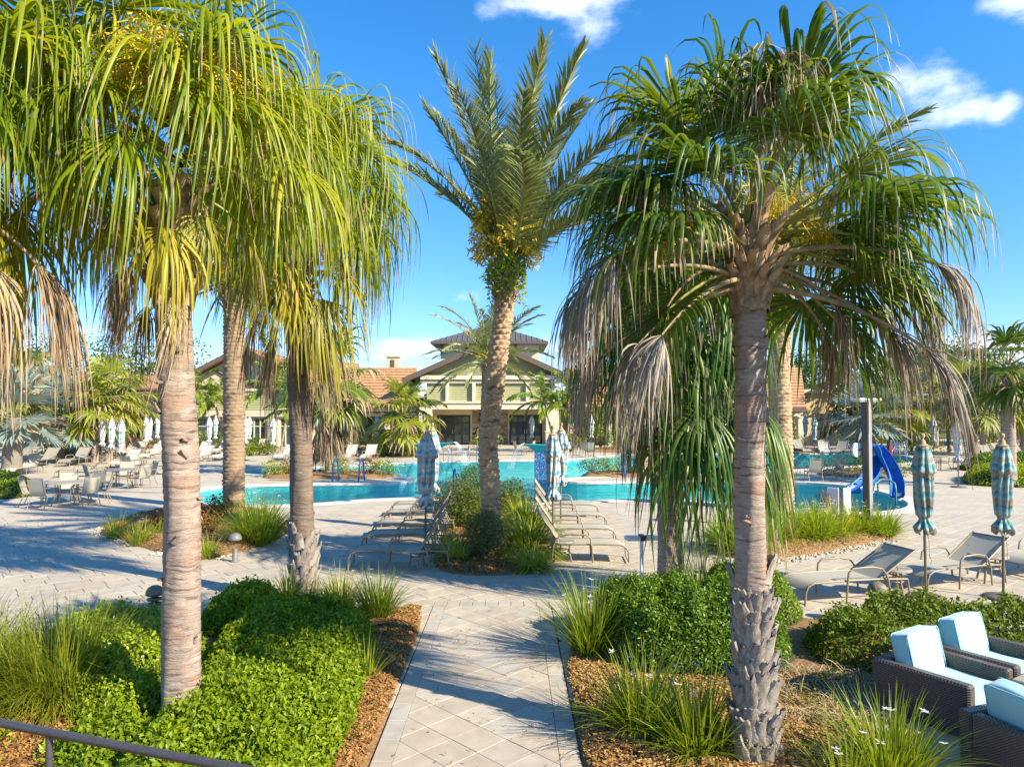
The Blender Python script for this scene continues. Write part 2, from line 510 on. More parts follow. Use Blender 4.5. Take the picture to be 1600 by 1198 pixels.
M['post'] = plain('dark_bronze_post', (0.075, 0.068, 0.065), 0.45, 0.2, var=0.1)
M['white_metal'] = plain('white_metal', (0.72, 0.73, 0.74), 0.5, var=0.05)
M['slide'] = plain('blue_slide_plastic', (0.008, 0.11, 0.40), 0.35, var=0.12, nscale=5)
M['blue_rail'] = plain('blue_handrail', (0.01, 0.10, 0.36), 0.35, var=0.1)
M['teal_rail'] = plain('teal_handrail', (0.05, 0.17, 0.23), 0.4, var=0.1)
M['pole_lit_paint'] = plain('painted_sunlit_pole_face', (0.27, 0.26, 0.25), .5, var=.05)  # lighter grey that paints sunlight onto the front of the pole
M['steel'] = plain('stainless', (0.55, 0.56, 0.58), 0.25, 0.9, var=0.05)
M['teal_sail'] = plain('teal_bowl', (0.03, 0.33, 0.33), 0.4, var=0.1)
M['wood'] = plain('pale_wood', (0.40, 0.32, 0.22), 0.8, var=0.2)
M['red'] = plain('red_plastic', (0.5, 0.03, 0.03), 0.5, var=0.1)
M['skin_fruit'] = plain('husk', (0.40, 0.30, 0.18), 0.9, var=0.2)
t = NT('blue_mosaic')
vo = t.node('ShaderNodeTexVoronoi')
vo.inputs['Scale'].default_value = 26
t.l.new(t.coord(), vo.inputs['Vector'])
t.col(t.ramp(vo.outputs['Color'], [(0, (0.01, 0.04, 0.16)), (0.5, (0.03, 0.11, 0.30)), (0.8, (0.10, 0.24, 0.42)), (1, (0.35, 0.45, 0.5))]))
t.rough(0.2)
M['mosaic'] = t.m
t = NT('falling_water')
t.col((0.85, 0.9, 0.92))
t.b.inputs['Alpha'].default_value = 0.35
t.rough(0.1)
M['spray'] = t.m

t = NT('teal_cushion')
n = t.noise(t.coord(), 160, 2)
n2 = t.noise(t.coord(), 3, 3)
t.col(t.ramp(n2, [(0.3, (0.27, 0.52, 0.55)), (0.7, (0.33, 0.59, 0.61))]))
t.rough(0.85)
t.b.inputs['Sheen Weight'].default_value = 0.3
t.bump(n, 0.25, 0.003)
M['cushion'] = t.m

t = NT('wicker')
vec = t.coord()
sx = t.node('ShaderNodeSeparateXYZ')
t.l.new(vec, sx.inputs[0])
h = t.math('MULTIPLY', t.math('ADD', sx.outputs[0], sx.outputs[1]), 2 * PI / 0.030)
vz = t.math('MULTIPLY', sx.outputs[2], 2 * PI / 0.022)
a1 = t.math('SINE', h)
a2 = t.math('SINE', vz)
wv = t.math('ADD', t.math('MULTIPLY', t.math('MULTIPLY', a1, a2), 0.5), 0.5)
wv = t.math('ADD', t.math('MULTIPLY', wv, 0.75), t.math('MULTIPLY', t.math('ABSOLUTE', a1), 0.25))
nn = t.noise(vec, 20, 4)
c = t.ramp(wv, [(0.12, (0.022, 0.017, 0.016)), (0.5, (0.095, 0.073, 0.062)), (0.9, (0.19, 0.155, 0.135))])  # strand highlights and shaded gaps are coloured in along the weave
t.col(t.mix(0.5, c, t.ramp(nn, [(0.3, (0.6, 0.55, 0.5)), (0.7, (1.1, 1.0, 0.95))]), 'MULTIPLY'))
t.rough(0.45)
t.bump(wv, 0.9, 0.008)
M['wicker'] = t.m


def canopy_mat(name, beige, teal, pale, dark):
    """closed canopy: the cloth is woven in stripes running across each panel"""
    t = NT(name)
    vec = t.coord()
    sp = t.node('ShaderNodeSeparateXYZ')
    t.l.new(vec, sp.inputs[0])
    warp = t.noise(t.coord(scale=(6, 6, 1.0)), 1.6, 3)
    z = t.math('ADD', sp.outputs[2], t.math('MULTIPLY', t.math('SUBTRACT', warp, 0.5), 0.22))
    s = t.math('FRACT', t.math('MULTIPLY', z, 1 / 0.46))
    c = t.ramp(s, [(0.0, pale), (0.14, teal), (0.20, dark), (0.24, beige), (0.44, beige), (0.48, pale), (0.60, teal), (0.70, teal), (0.73, pale), (0.86, beige), (1.0, pale)])
    n_ = t.noise(t.coord(scale=(14, 14, 2)), 1.0, 3)
    c = t.mix(t.math('MULTIPLY', t.ramp(n_, [(0.48, (0, 0, 0)), (0.56, (1, 1, 1))]), 0.55), c, pale)
    t.col(c)
    t.rough(0.85)
    return t.m


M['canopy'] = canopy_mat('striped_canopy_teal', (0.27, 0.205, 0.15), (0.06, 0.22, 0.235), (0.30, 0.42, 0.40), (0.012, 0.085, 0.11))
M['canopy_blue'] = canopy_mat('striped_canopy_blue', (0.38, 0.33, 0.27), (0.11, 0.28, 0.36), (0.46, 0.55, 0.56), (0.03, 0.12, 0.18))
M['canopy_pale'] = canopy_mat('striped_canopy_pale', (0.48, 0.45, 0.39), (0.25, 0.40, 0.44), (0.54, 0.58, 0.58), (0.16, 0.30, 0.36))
M['car_blue'] = plain('car_paint_blue', (0.02, 0.09, 0.26), 0.25, 0.3, var=0.03)
M['car_white'] = plain('car_paint_white', (0.72, 0.72, 0.72), 0.3, var=0.03)
M['tyre'] = plain('tyre', (0.02, 0.02, 0.02), 0.8)


# ------------------------------------------------------------------ mesh helpers
class MB:
    def __init__(s):
        s.v, s.q, s.t, s.qm, s.tm, s.n = [], [], [], [], [], 0

    def add(s, V, quads=None, tris=None, mat=0):
        V = np.asarray(V, dtype=np.float32).reshape(-1, 3)
        if quads is not None and len(quads):
            quads = np.asarray(quads, dtype=np.int32).reshape(-1, 4)
            s.q.append(quads + s.n)
            s.qm.append(np.full(len(quads), mat, np.int32))
        if tris is not None and len(tris):
            tris = np.asarray(tris, dtype=np.int32).reshape(-1, 3)
            s.t.append(tris + s.n)
            s.tm.append(np.full(len(tris), mat, np.int32))
        s.v.append(V)
        s.n += len(V)
        return s

    def mesh(s, name, mats, smooth=False):
        me = bpy.data.meshes.new(name)
        V = np.concatenate(s.v) if s.v else np.zeros((0, 3), np.float32)
        q = np.concatenate(s.q) if s.q else np.zeros((0, 4), np.int32)
        t_ = np.concatenate(s.t) if s.t else np.zeros((0, 3), np.int32)
        me.vertices.add(len(V))
        me.vertices.foreach_set('co', V.ravel())
        loops = np.concatenate([q.ravel(), t_.ravel()]).astype(np.int32)
        me.loops.add(len(loops))
        me.loops.foreach_set('vertex_index', loops)
        nq, nt = len(q), len(t_)
        me.polygons.add(nq + nt)
        st = np.concatenate([np.arange(nq) * 4, nq * 4 + np.arange(nt) * 3]).astype(np.int32)
        me.polygons.foreach_set('loop_start', st)
        try:
            me.polygons.foreach_set('loop_total', np.concatenate([np.full(nq, 4), np.full(nt, 3)]).astype(np.int32))
        except Exception:
            pass
        mi = np.concatenate([np.concatenate(s.qm) if s.qm else np.zeros(0, np.int32), np.concatenate(s.tm) if s.tm else np.zeros(0, np.int32)]).astype(np.int32)
        for mt in (mats if isinstance(mats, (list, tuple)) else [mats]):
            me.materials.append(mt)
        me.polygons.foreach_set('material_index', mi)
        me.polygons.foreach_set('use_smooth', np.full(nq + nt, bool(smooth)))
        me.update(calc_edges=True)
        return me

    # shapes
    def grid(s, V, close=False, mat=0):
        a, b = V.shape[:2]
        idx = np.arange(a * b).reshape(a, b)
        if close:
            i2 = np.roll(idx, -1, axis=1)
            q = np.stack([idx[:-1], i2[:-1], i2[1:], idx[1:]], -1).reshape(-1, 4)
        else:
            q = np.stack([idx[:-1, :-1], idx[:-1, 1:], idx[1:, 1:], idx[1:, :-1]], -1).reshape(-1, 4)
        return s.add(V.reshape(-1, 3), q, mat=mat)

    def tube(s, pts, r, n=8, mat=0, cap=True):
        pts = np.asarray(pts, float)
        k = len(pts)
        r = np.full(k, r) if np.isscalar(r) else np.asarray(r, float)
        T = np.gradient(pts, axis=0)
        T /= np.linalg.norm(T, axis=1)[:, None] + 1e-9
        up = np.array([0, 0, 1.0]) if abs(T[0][2]) < 0.9 else np.array([1.0, 0, 0])
        A = np.cross(T[0], up)
        A /= np.linalg.norm(A)
        V = np.zeros((k, n, 3))
        th = np.arange(n) / n * 2 * PI
        for i in range(k):
            A = A - T[i] * A.dot(T[i])
            A /= np.linalg.norm(A)
            B = np.cross(T[i], A)
            V[i] = pts[i] + r[i] * (np.cos(th)[:, None] * A + np.sin(th)[:, None] * B)
        base = s.n
        s.grid(V, True, mat)
        if cap:
            for row, p in ((0, pts[0]), (k - 1, pts[-1])):
                c = np.vstack([V[row], p])
                tr = [(j, (j + 1) % n, n) if row else ((j + 1) % n, j, n) for j in range(n)]
                s.add(c, tris=tr, mat=mat)
        return s

    def box(s, c, size, bev=0.004, rot=None, mat=0):
        hx, hy, hz = [x / 2 for x in size]
        b = min(bev, hx * .6, hy * .6, hz * .6)
        V, ix = [], {}
        for sx_ in (-1, 1):
            for sy_ in (-1, 1):
                for sz_ in (-1, 1):
                    for ax in range(3):
                        p = [sx_ * (hx - b), sy_ * (hy - b), sz_ * (hz - b)]
                        p[ax] = (sx_ * hx, sy_ * hy, sz_ * hz)[ax]
                        ix[(sx_, sy_, sz_, ax)] = len(V)
                        V.append(p)
        Q, T = [], []
        for ax in range(3):
            o = [i for i in range(3) if i != ax]
            for sg in (-1, 1):
                f = []
                for (a, b_) in ((-1, -1), (1, -1), (1, 1), (-1, 1)):
                    k = [0, 0, 0]
                    k[ax], k[o[0]], k[o[1]] = sg, a, b_
                    f.append(ix[(*k, ax)])
                Q.append(f)
            for (a, b_) in ((-1, -1), (1, -1), (1, 1), (-1, 1)):
                k0, k1 = [0, 0, 0], [0, 0, 0]
                k0[ax], k1[ax] = -1, 1
                k0[o[0]] = k1[o[0]] = a
                k0[o[1]] = k1[o[1]] = b_
                Q.append([ix[(*k0, o[0])], ix[(*k1, o[0])], ix[(*k1, o[1])], ix[(*k0, o[1])]])
        for sx_ in (-1, 1):
            for sy_ in (-1, 1):
                for sz_ in (-1, 1):
                    T.append([ix[(sx_, sy_, sz_, a)] for a in range(3)])
        V = np.array(V)
        if rot is not None:
            V = V @ np.array(rot.to_matrix()).T
        return s.add(V + np.array(c), Q, T, mat)

    def lathe(s, prof, n=20, c=(0, 0, 0), mat=0):
        prof = np.array(prof, float)
        th = np.arange(n) / n * 2 * PI
        V = np.stack([prof[:, 0:1] * np.cos(th), prof[:, 0:1] * np.sin(th), np.repeat(prof[:, 1:2], n, 1)], -1)
        return s.grid(V + np.array(c), True, mat)

    def prism(s, poly, z0, z1, mat=0, cap=True):
        """vertical prism over a simple polygon"""
        n_ = len(poly)
        V = [(x, y, z1) for x, y in poly] + [(x, y, z0) for x, y in poly]
        Q = [(i, (i + 1) % n_, n_ + (i + 1) % n_, n_ + i) for i in range(n_)]
        T = tessellate_polygon([[Vector((x, y, 0)) for x, y in poly]]) if cap else []
        return s.add(V, Q, T, mat)


def put(name, me, parent=None, loc=(0, 0, 0), rot=(0, 0, 0), scale=(1, 1, 1)):
    o = bpy.data.objects.new(name, me)
    col.objects.link(o)
    if parent is not None:
        o.parent = parent
    o.location = loc
    o.rotation_euler = rot
    o.scale = scale if not np.isscalar(scale) else (scale,) * 3
    return o


def tag(o, label=None, cat=None, group=None, kind=None):
    if label:
        o['label'] = label
    if cat:
        o['category'] = cat
    if group:
        o['group'] = group
    if kind:
        o['kind'] = kind
    return o


def thing(name, label, cat, loc=(0, 0, 0), rz=0.0, group=None, scale=1.0):
    o = bpy.data.objects.new(name, None)
    o.empty_display_size = 0.1
    col.objects.link(o)
    o.location = loc if len(loc) == 3 else (*loc, 0)
    o.rotation_euler = (0, 0, rz)
    o.scale = (scale,) * 3
    return tag(o, label, cat, group)


def copy_tree(o, parent=None):
    c = o.copy()
    col.objects.link(c)
    c.parent = parent
    for ch in list(KIDS(o)):
        copy_tree(ch, c)
    return c


def KIDS(o):
    return [c for c in bpy.data.objects if c.parent == o] if o.name not in _kids else _kids[o.name]


_kids = {}


def remember(o):
    """cache the children of a prototype so that copying is quick"""
    ch = [c for c in bpy.data.objects if c.parent == o]
    _kids[o.name] = ch
    for c in ch:
        remember(c)


def clone(proto, label, loc, rz, group=None, scale=None):
    c = copy_tree(proto)
    c.location = loc if len(loc) == 3 else (*loc, 0)
    c.rotation_euler = (0, 0, rz)
    if scale is not None:
        c.scale = (scale,) * 3 if np.isscalar(scale) else scale
    c['label'] = label
    if group:
        c['group'] = group
    return c


def nrm(a):
    return a / (np.linalg.norm(a, axis=-1, keepdims=True) + 1e-9)


def inside(poly, X, Y):
    poly = np.array(poly)
    r = np.zeros(X.shape, bool)
    j = len(poly) - 1
    for i in range(len(poly)):
        xi, yi = poly[i]
        xj, yj = poly[j]
        if yi != yj:
            r ^= ((yi > Y) != (yj > Y)) & (X < (xj - xi) * (Y - yi) / (yj - yi) + xi)
        j = i
    return r


def edge_dist(poly, X, Y):
    poly = np.array(poly)
    d = np.full(X.shape, 1e9)
    for i in range(len(poly)):
        a, b = poly[i], poly[(i + 1) % len(poly)]
        ab = b - a
        t_ = np.clip(((X - a[0]) * ab[0] + (Y - a[1]) * ab[1]) / (ab @ ab), 0, 1)
        d = np.minimum(d, np.hypot(X - a[0] - t_ * ab[0], Y - a[1] - t_ * ab[1]))
    return d


def smooth_poly(pts, it=2):
    p = np.array(pts, float)
    for _ in range(it):
        q = np.roll(p, -1, 0)
        p = np.stack([p * .75 + q * .25, p * .25 + q * .75], 1).reshape(-1, 2)
    return [tuple(x) for x in p]


def vnoise(X, Y, sc_=1.0, seed=0):
    r_ = np.random.default_rng(seed)
    z = np.zeros(np.shape(X))
    for k in range(7):
        a = r_.uniform(0, 2 * PI)
        f = sc_ * (1.0 + 0.55 * k) * r_.uniform(0.8, 1.2)
        z += np.sin((np.cos(a) * X + np.sin(a) * Y) * f * 2 * PI + r_.uniform(0, 6.28)) / (1 + 0.5 * k)
    return z / 3.0


def clip_poly(poly, a, b, c):
    """keep a*x+b*y<=c"""
    out = []
    n_ = len(poly)
    for i in range(n_):
        p, q = poly[i], poly[(i + 1) % n_]
        dp, dq = a * p[0] + b * p[1] - c, a * q[0] + b * q[1] - c
        if dp <= 0:
            out.append(p)
        if (dp < 0 < dq) or (dq < 0 < dp):
            t_ = dp / (dp - dq)
            out.append((p[0] + (q[0] - p[0]) * t_, p[1] + (q[1] - p[1]) * t_))
    return out


def poly_area(p):
    return abs(sum(p[i][0] * p[(i + 1) % len(p)][1] - p[(i + 1) % len(p)][0] * p[i][1] for i in range(len(p)))) / 2


# ------------------------------------------------------------------ ground, deck, pool
pool_px = [(300, 776), (316, 789), (400, 791), (500, 787), (560, 781), (640, 778), (720, 776), (790, 781), (830, 786), (900, 783),
           (1000, 780), (1080, 781), (1160, 792), (1240, 801), (1330, 802), (1400, 799), (1428, 790), (1405, 776), (1360, 764), (1300, 756),
           (1200, 752), (1060, 750), (960, 754), (890, 754), (874, 750), (890, 746), (960, 744), (1060, 741), (1160, 738), (1240, 734),
           (1330, 728), (1425, 724), (1432, 714), (1380, 709), (1240, 709), (1080, 709), (960, 711), (915, 716), (870, 719), (760, 720),
           (640, 722), (580, 726), (480, 730), (400, 733), (368, 738), (400, 742), (470, 745), (560, 746), (628, 745), (655, 749), (630, 754),
           (560, 756), (470, 757), (360, 759), (310, 764)]
pool = smooth_poly([G(*p) for p in pool_px], 2)
deck_out = [(-70, 20.4), (90, 20.4), (90, 72), (-70, 72)]

mb = MB()
loops = [[Vector((x, y, 0)) for x, y in deck_out], [Vector((x, y, 0)) for x, y in pool]]
allp = [(x, y, 0) for x, y in deck_out] + [(x, y, 0) for x, y in pool]
mb.add(allp, tris=tessellate_polygon(loops))
tag(put('pool_deck', mb.mesh('pool_deck', M['deck'])), kind='structure')

mb = MB()   # near deck bedding under the pavers
mb.add([(-70, -6, -.022), (90, -6, -.022), (90, 20.4, -.022), (-70, 20.4, -.022)], [(0, 1, 2, 3)])
mb.add([(-70, 20.4, -.022), (90, 20.4, -.022), (90, 20.4, 0), (-70, 20.4, 0)], [(0, 1, 2, 3)])
terrace = tag(put('terrace', mb.mesh('terrace', M['joint'])), kind='structure')

mb = MB()   # ground beyond in four sheets round the deck, reaching the horizon
for (x0, y0, x1, y1) in ((-1500, 72, 1500, 2500), (-1500, -300, -70, 72), (90, -300, 1500, 72), (-70, -300, 90, -6)):
    mb.add([(x0, y0, -.03), (x1, y0, -.03), (x1, y1, -.03), (x0, y1, -.03)], [(0, 1, 2, 3)])
tag(put('ground', mb.mesh('ground', M['lawn'])), kind='structure')

mb = MB()
n_ = len(pool)
pa = np.array(pool)
mb.prism(pool, -1.05, -1.0)
wall = [(x, y, z) for z in (-.0, -1.0) for x, y in pool]
mb.add(wall, [(i, (i + 1) % n_, n_ + (i + 1) % n_, n_ + i) for i in range(n_)])
tag(put('pool_basin', mb.mesh('pool_basin', M['plaster'])), kind='structure')
mb = MB()
mb.add([(x, y, -.10) for x, y in pool], tris=tessellate_polygon([[Vector((x, y, 0)) for x, y in pool]]))
tag(put('pool_water', mb.mesh('pool_water', M['water'])), kind='structure')
# coping
tan = nrm(np.roll(pa, -1, 0) - np.roll(pa, 1, 0))
nr = np.stack([tan[:, 1], -tan[:, 0]], 1)
area2 = sum(pa[i, 0] * pa[(i + 1) % n_, 1] - pa[(i + 1) % n_, 0] * pa[i, 1] for i in range(n_))
if area2 < 0:
    nr = -nr
o_ = pa + nr * 0.42
i_ = pa - nr * 0.05
V = np.stack([np.column_stack([i_, np.full(n_, -.05)]), np.column_stack([i_, np.full(n_, .028)]), np.column_stack([o_, np.full(n_, .028)]), np.column_stack([o_, np.full(n_, -.003)])])
mb = MB()
mb.grid(V, True)
tag(put('pool_coping', mb.mesh('pool_coping', M['coping'])), kind='structure')

# pavers of the terrace, rotated forty degrees, stopping where the path and the coping begin
PX0, PX1, PY1 = -1.22, 0.60, 11.02


def paver_piece(mb_, poly, top, mat=0, gap=0.0055, bev=0.007):
    c = np.mean(poly, axis=0)
    k = np.array(poly)
    d = k - c
    L = np.linalg.norm(d, axis=1)[:, None]
    p1 = c + d * (1 - gap / L)
    p2 = c + d * (1 - (gap + bev) / L)
    n__ = len(poly)
    V = [(x, y, top) for x, y in p2] + [(x, y, top - .004) for x, y in p1] + [(x, y, -.02) for x, y in p1]
    Q = []
    for i in range(n__):
        j = (i + 1) % n__
        Q += [(i, n__ + i, n__ + j, j), (n__ + i, 2 * n__ + i, 2 * n__ + j, n__ + j)]
    T = [(0, i, i + 1) for i in range(1, n__ - 1)]
    mb_.add(V, Q, T, mat)


ang = R(40)
ca, sa = math.cos(ang), math.sin(ang)
tiles = []
row_h = 0.36
rr = random.Random(3)
for i in range(-75, 90):
    v0 = i * row_h
    u = -30 + rr.random() * 0.5
    while u < 30:
        w_ = rr.choice((0.36, 0.54, 0.54, 0.72))
        q = [(u, v0), (u + w_, v0), (u + w_, v0 + row_h), (u, v0 + row_h)]
        u += w_
        poly = [(x * ca - y * sa, x * sa + y * ca + 14) for x, y in q]
        cx = sum(p[0] for p in poly) / 4
        cy = sum(p[1] for p in poly) / 4
        if not (7.4 < cy < 20.6) or abs(cx) > 0.80 * cy + 1.5:
            continue
        if cy > PY1 + 0.6 and cy < 20.0 or abs(cx) > 3:
            if cy > 19.9:
                poly = clip_poly(poly, 0, 1, 20.4)
            if len(poly) > 2:
                tiles.append(poly)
            continue
        for reg in (((1, 0, PX0 - .01), (0, 1, PY1 + .26)), ((-1, 0, -PX1 - .01), (0, 1, PY1 + .26)), ((0, -1, -PY1 - .26),)):
            pp = poly
            for cc in reg:
                pp = clip_poly(pp, *cc)
                if len(pp) < 3:
                    break
            if len(pp) >= 3 and poly_area(pp) > 0.004:
                tiles.append(pp)
beds_px = {}


def dvis(p):
    c = np.mean(p, axis=0)
    return c[1] + (0 if abs(c[0]) < .75 * c[1] else 100) + (50 if c[1] < 9.6 else 0)


pool_a = smooth_poly([G(*p) for p in pool_px], 1)
tiles.sort(key=dvis)
mb = MB()
for k, p in enumerate(tiles):
    c = np.mean(p, axis=0)
    top = rr.uniform(-.0015, .0015)
    if k < 220:
        q = [(x - c[0], y - c[1]) for x, y in p]
        m1 = MB()
        paver_piece(m1, q, top)
        o = put('paver', m1.mesh('paver', M['paver']), terrace, (c[0], c[1], 0))
    else:
        if c[1] > 19.5 and inside(pool, np.array([c[0]]), np.array([c[1]]))[0]:
            continue
        paver_piece(mb, p, top)
tag(put('paver_field', mb.mesh('paver_field', M['paver']), terrace), kind='stuff')

# the straight path of diagonal square pavers with a border course
mb = MB()
mb.add([(PX0, -6, -.018), (PX1, -6, -.018), (PX1, PY1, -.018), (PX0, PY1, -.018)], [(0, 1, 2, 3)])
path = tag(put('path', mb.mesh('path', M['joint'])), kind='structure')
BW = 0.185
sd_ = 0.36
dg = sd_ / math.sqrt(2)
cnt = 0
for i in range(-8, 9):
    for j in range(12, 46):
        cx = (PX0 + PX1) / 2 + i * dg
        cy = j * dg
        if (i + j) % 2:
            continue
        poly = [(cx, cy - dg), (cx + dg, cy), (cx, cy + dg), (cx - dg, cy)]
        for cc in ((-1, 0, -(PX0 + BW)), (1, 0, PX1 - BW), (0, 1, PY1 - .01), (0, -1, -4.6)):
            poly = clip_poly(poly, *cc)
            if len(poly) < 3:
                break
        if len(poly) < 3 or poly_area(poly) < .004:
            continue
        c = np.mean(poly, axis=0)
        m1 = MB()
        paver_piece(m1, [(x - c[0], y - c[1]) for x, y in poly], rr.uniform(-.002, .002), gap=.003, bev=.0022)
        put('paver', m1.mesh('paver', M['paver_path']), path, (c[0], c[1], 0))
m1 = MB()
paver_piece(m1, [(-BW / 2, -.2), (BW / 2, -.2), (BW / 2, .2), (-BW / 2, .2)], .001)
bme = m1.mesh('border_paver', M['paver_path'])
for x in (PX0 + BW / 2, PX1 - BW / 2):
    y = 4.8
    while y < PY1:
        put('border_paver', bme, path, (x, y - 0.0, rr.uniform(-.001, .001)))
        y += .4
m1 = MB()
paver_piece(m1, [(-.1, -.13), (.1, -.13), (.1, .13), (-.1, .13)], .001)
bme = m1.mesh('end_paver', M['paver_path'])
x = PX0 - .2
while x < PX1 + .2:
    put('end_paver', bme, path, (x + .1, PY1 + .13, rr.uniform(0, .002)), (0, 0, 0))
    x += .2


# ------------------------------------------------------------------ vegetation helpers
def leaves(mb_, Pn, Nn, L, W, r_, mat=0, curl=0.25):
    """one bent leaf per point"""
    n__ = len(Pn)
    Nn = nrm(Nn + r_.normal(0, .45, (n__, 3)))
    T = nrm(np.cross(Nn, r_.normal(0, 1, (n__, 3))))
    T = nrm(T + Nn * r_.uniform(0.0, 0.9, (n__, 1)))
    B = nrm(np.cross(Nn, T))
    Nn = np.cross(T, B)
    l = L * r_.uniform(.65, 1.25, (n__, 1))
    w = W * r_.uniform(.7, 1.2, (n__, 1)) / 2
    v0 = Pn
    v1 = Pn + T * l * .5 + B * w + Nn * l * curl * .3
    v2 = Pn + T * l
    v3 = Pn + T * l * .5 - B * w + Nn * l * curl * .3
    V = np.stack([v0, v1, v2, v3], 1)
    idx = np.arange(n__ * 4).reshape(n__, 4)
    mb_.add(V.reshape(-1, 3), idx, mat=mat)


def hedge(name, label, cat, poly, h, L, W, dens, mat, seed, group=None, edge=.22, bumpy=.16, core=True, z0=0.02, upr=.35):
    poly = smooth_poly(poly, 2)
    pa_ = np.array(poly)
    cx, cy = pa_.mean(0)
    t_ = thing(name, label, cat, (cx, cy, 0), 0, group)
    r_ = np.random.default_rng(seed)
    x0, y0 = pa_.min(0)
    x1, y1 = pa_.max(0)

    def Hh(X, Y):
        d = edge_dist(poly, X, Y)
        return h * (1 - np.exp(-(d + .03) / edge)) * (1 + bumpy * vnoise(X, Y, .8, seed) + .8 * bumpy * vnoise(X, Y, 2.2, seed + 1) + .045 / h * vnoise(X, Y, 5.5, seed + 2))
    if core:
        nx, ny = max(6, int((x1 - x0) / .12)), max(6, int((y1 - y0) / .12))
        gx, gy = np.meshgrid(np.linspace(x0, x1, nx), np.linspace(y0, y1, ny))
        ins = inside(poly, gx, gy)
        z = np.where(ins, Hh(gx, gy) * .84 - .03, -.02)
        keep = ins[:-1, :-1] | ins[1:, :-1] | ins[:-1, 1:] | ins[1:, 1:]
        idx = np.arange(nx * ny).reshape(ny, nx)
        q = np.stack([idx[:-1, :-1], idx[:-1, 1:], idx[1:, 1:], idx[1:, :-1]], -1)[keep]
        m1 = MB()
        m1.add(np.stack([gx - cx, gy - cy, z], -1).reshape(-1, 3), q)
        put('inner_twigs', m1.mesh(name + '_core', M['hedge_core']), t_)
    A = poly_area(poly)
    n__ = int(dens * A * 1.9)
    X = r_.uniform(x0, x1, n__ * 2)
    Y = r_.uniform(y0, y1, n__ * 2)
    k = inside(poly, X, Y)
    X, Y = X[k], Y[k]
    d = edge_dist(poly, X, Y)
    e = edge * 1.1
    rim = d < e
    hz = Hh(X, Y)
    z = hz - np.abs(r_.normal(0, .06, len(X)))
    z = np.where(rim & (r_.random(len(X)) < .6), hz * r_.uniform(.15, 1.0, len(X)), z)
    eps = .05
    gxn = (Hh(X + eps, Y) - Hh(X - eps, Y)) / (2 * eps)
    gyn = (Hh(X, Y + eps) - Hh(X, Y - eps)) / (2 * eps)
    N = nrm(np.stack([-gxn, -gyn, np.ones_like(gxn)], -1))
    # sprigs standing a little proud
    sp = r_.random(len(X)) < upr * .22
    z = z + sp * r_.uniform(0, .10, len(X))
    Pn = np.stack([X - cx, Y - cy, np.maximum(z, .03)], -1)
    m1 = MB()
    leaves(m1, Pn, N, L, W, r_)
    put('foliage', m1.mesh(name + '_foliage', M[mat]), t_)
    return t_


def blob_leaves(m1, c, rad, n__, L, W, r_, mat=0, shell=.6):
    d = nrm(r_.normal(0, 1, (n__, 3)))
    rr_ = r_.uniform(shell, 1.05, (n__, 1)) ** .7
    Pn = np.array(c) + d * rr_ * np.array(rad)
    k = Pn[:, 2] > .03
    leaves(m1, Pn[k], d[k] + np.array([0, 0, .3]), L, W, r_, mat)


def shrub(name, label, cat, x, y, r, h, mat, seed, L=.08, W=.035, n=900, group=None, mat2=None, lobes=6):
    t_ = thing(name, label, cat, (x, y, 0), 0, group)
    r_ = np.random.default_rng(seed)
    m1 = MB()
    m2 = MB()
    for k in range(lobes):
        a = r_.uniform(0, 6.28)
        q = r_.uniform(0, .6) * r
        rad = r * r_.uniform(.45, .65)
        c = (q * math.cos(a), q * math.sin(a), h * r_.uniform(.4, .7))
        blob_leaves(m1, c, (rad, rad, h * .42), n // lobes, L, W, r_, 0 if k % 3 or not mat2 else 1)
        m2.tube([(0, 0, 0), (c[0] * .5, c[1] * .5, c[2] * .5), c], [.012 + .02 * h, .012, .004], 5)
    put('foliage', m1.mesh(name + '_foliage', [M[mat], M[mat2 or mat]]), t_)
    put('stem', m2.mesh(name + '_stems', M['twig']), t_)
    return t_


def blades(m1, n__, base_r, L, W, lean, grav, r_, K=5, c=(0, 0, 0), mat=0, fold=True, lean_pow=.7):
    az = r_.uniform(0, 2 * PI, n__)
    q = base_r * np.sqrt(r_.random(n__))
    p = np.stack([q * np.cos(az + r_.normal(0, .5, n__)), q * np.sin(az + r_.normal(0, .5, n__)), np.zeros(n__)], -1) + np.array(c)
    le = lean * r_.random(n__) ** lean_pow
    D = np.stack([np.cos(az) * np.sin(le), np.sin(az) * np.sin(le), np.cos(le)], -1)
    Wd = nrm(np.stack([-np.sin(az), np.cos(az), np.zeros(n__)], -1) + r_.normal(0, .35, (n__, 3)) * [1, 1, 0])
    l = L * r_.uniform(.55, 1.15, n__)[:, None]
    w = W * r_.uniform(.7, 1.2, n__)[:, None] / 2
    rows = []
    for k in range(K + 1):
        t_ = k / K
        ww = w * (1 - t_ ** 2.2) * (.7 + .6 * min(t_ * 3, 1) * .5) + .0006
        rows.append(np.stack([p - Wd * ww, p + Wd * ww], 1))
        D = nrm(D + np.array([0, 0, -1]) * grav * (t_ + .15) / K * (1 + .5 * r_.random((n__, 1))))
        p = p + D * l / K
    V = np.stack(rows, 1)  # n,K+1,2,3
    base = np.arange(n__)[:, None] * (2 * (K + 1))
    ks = np.arange(K)[None, :] * 2
    b0 = base + ks
    q4 = np.stack([b0, b0 + 1, b0 + 3, b0 + 2], -1).reshape(-1, 4)
    m1.add(V.reshape(-1, 3), q4, mat=mat)
    return p


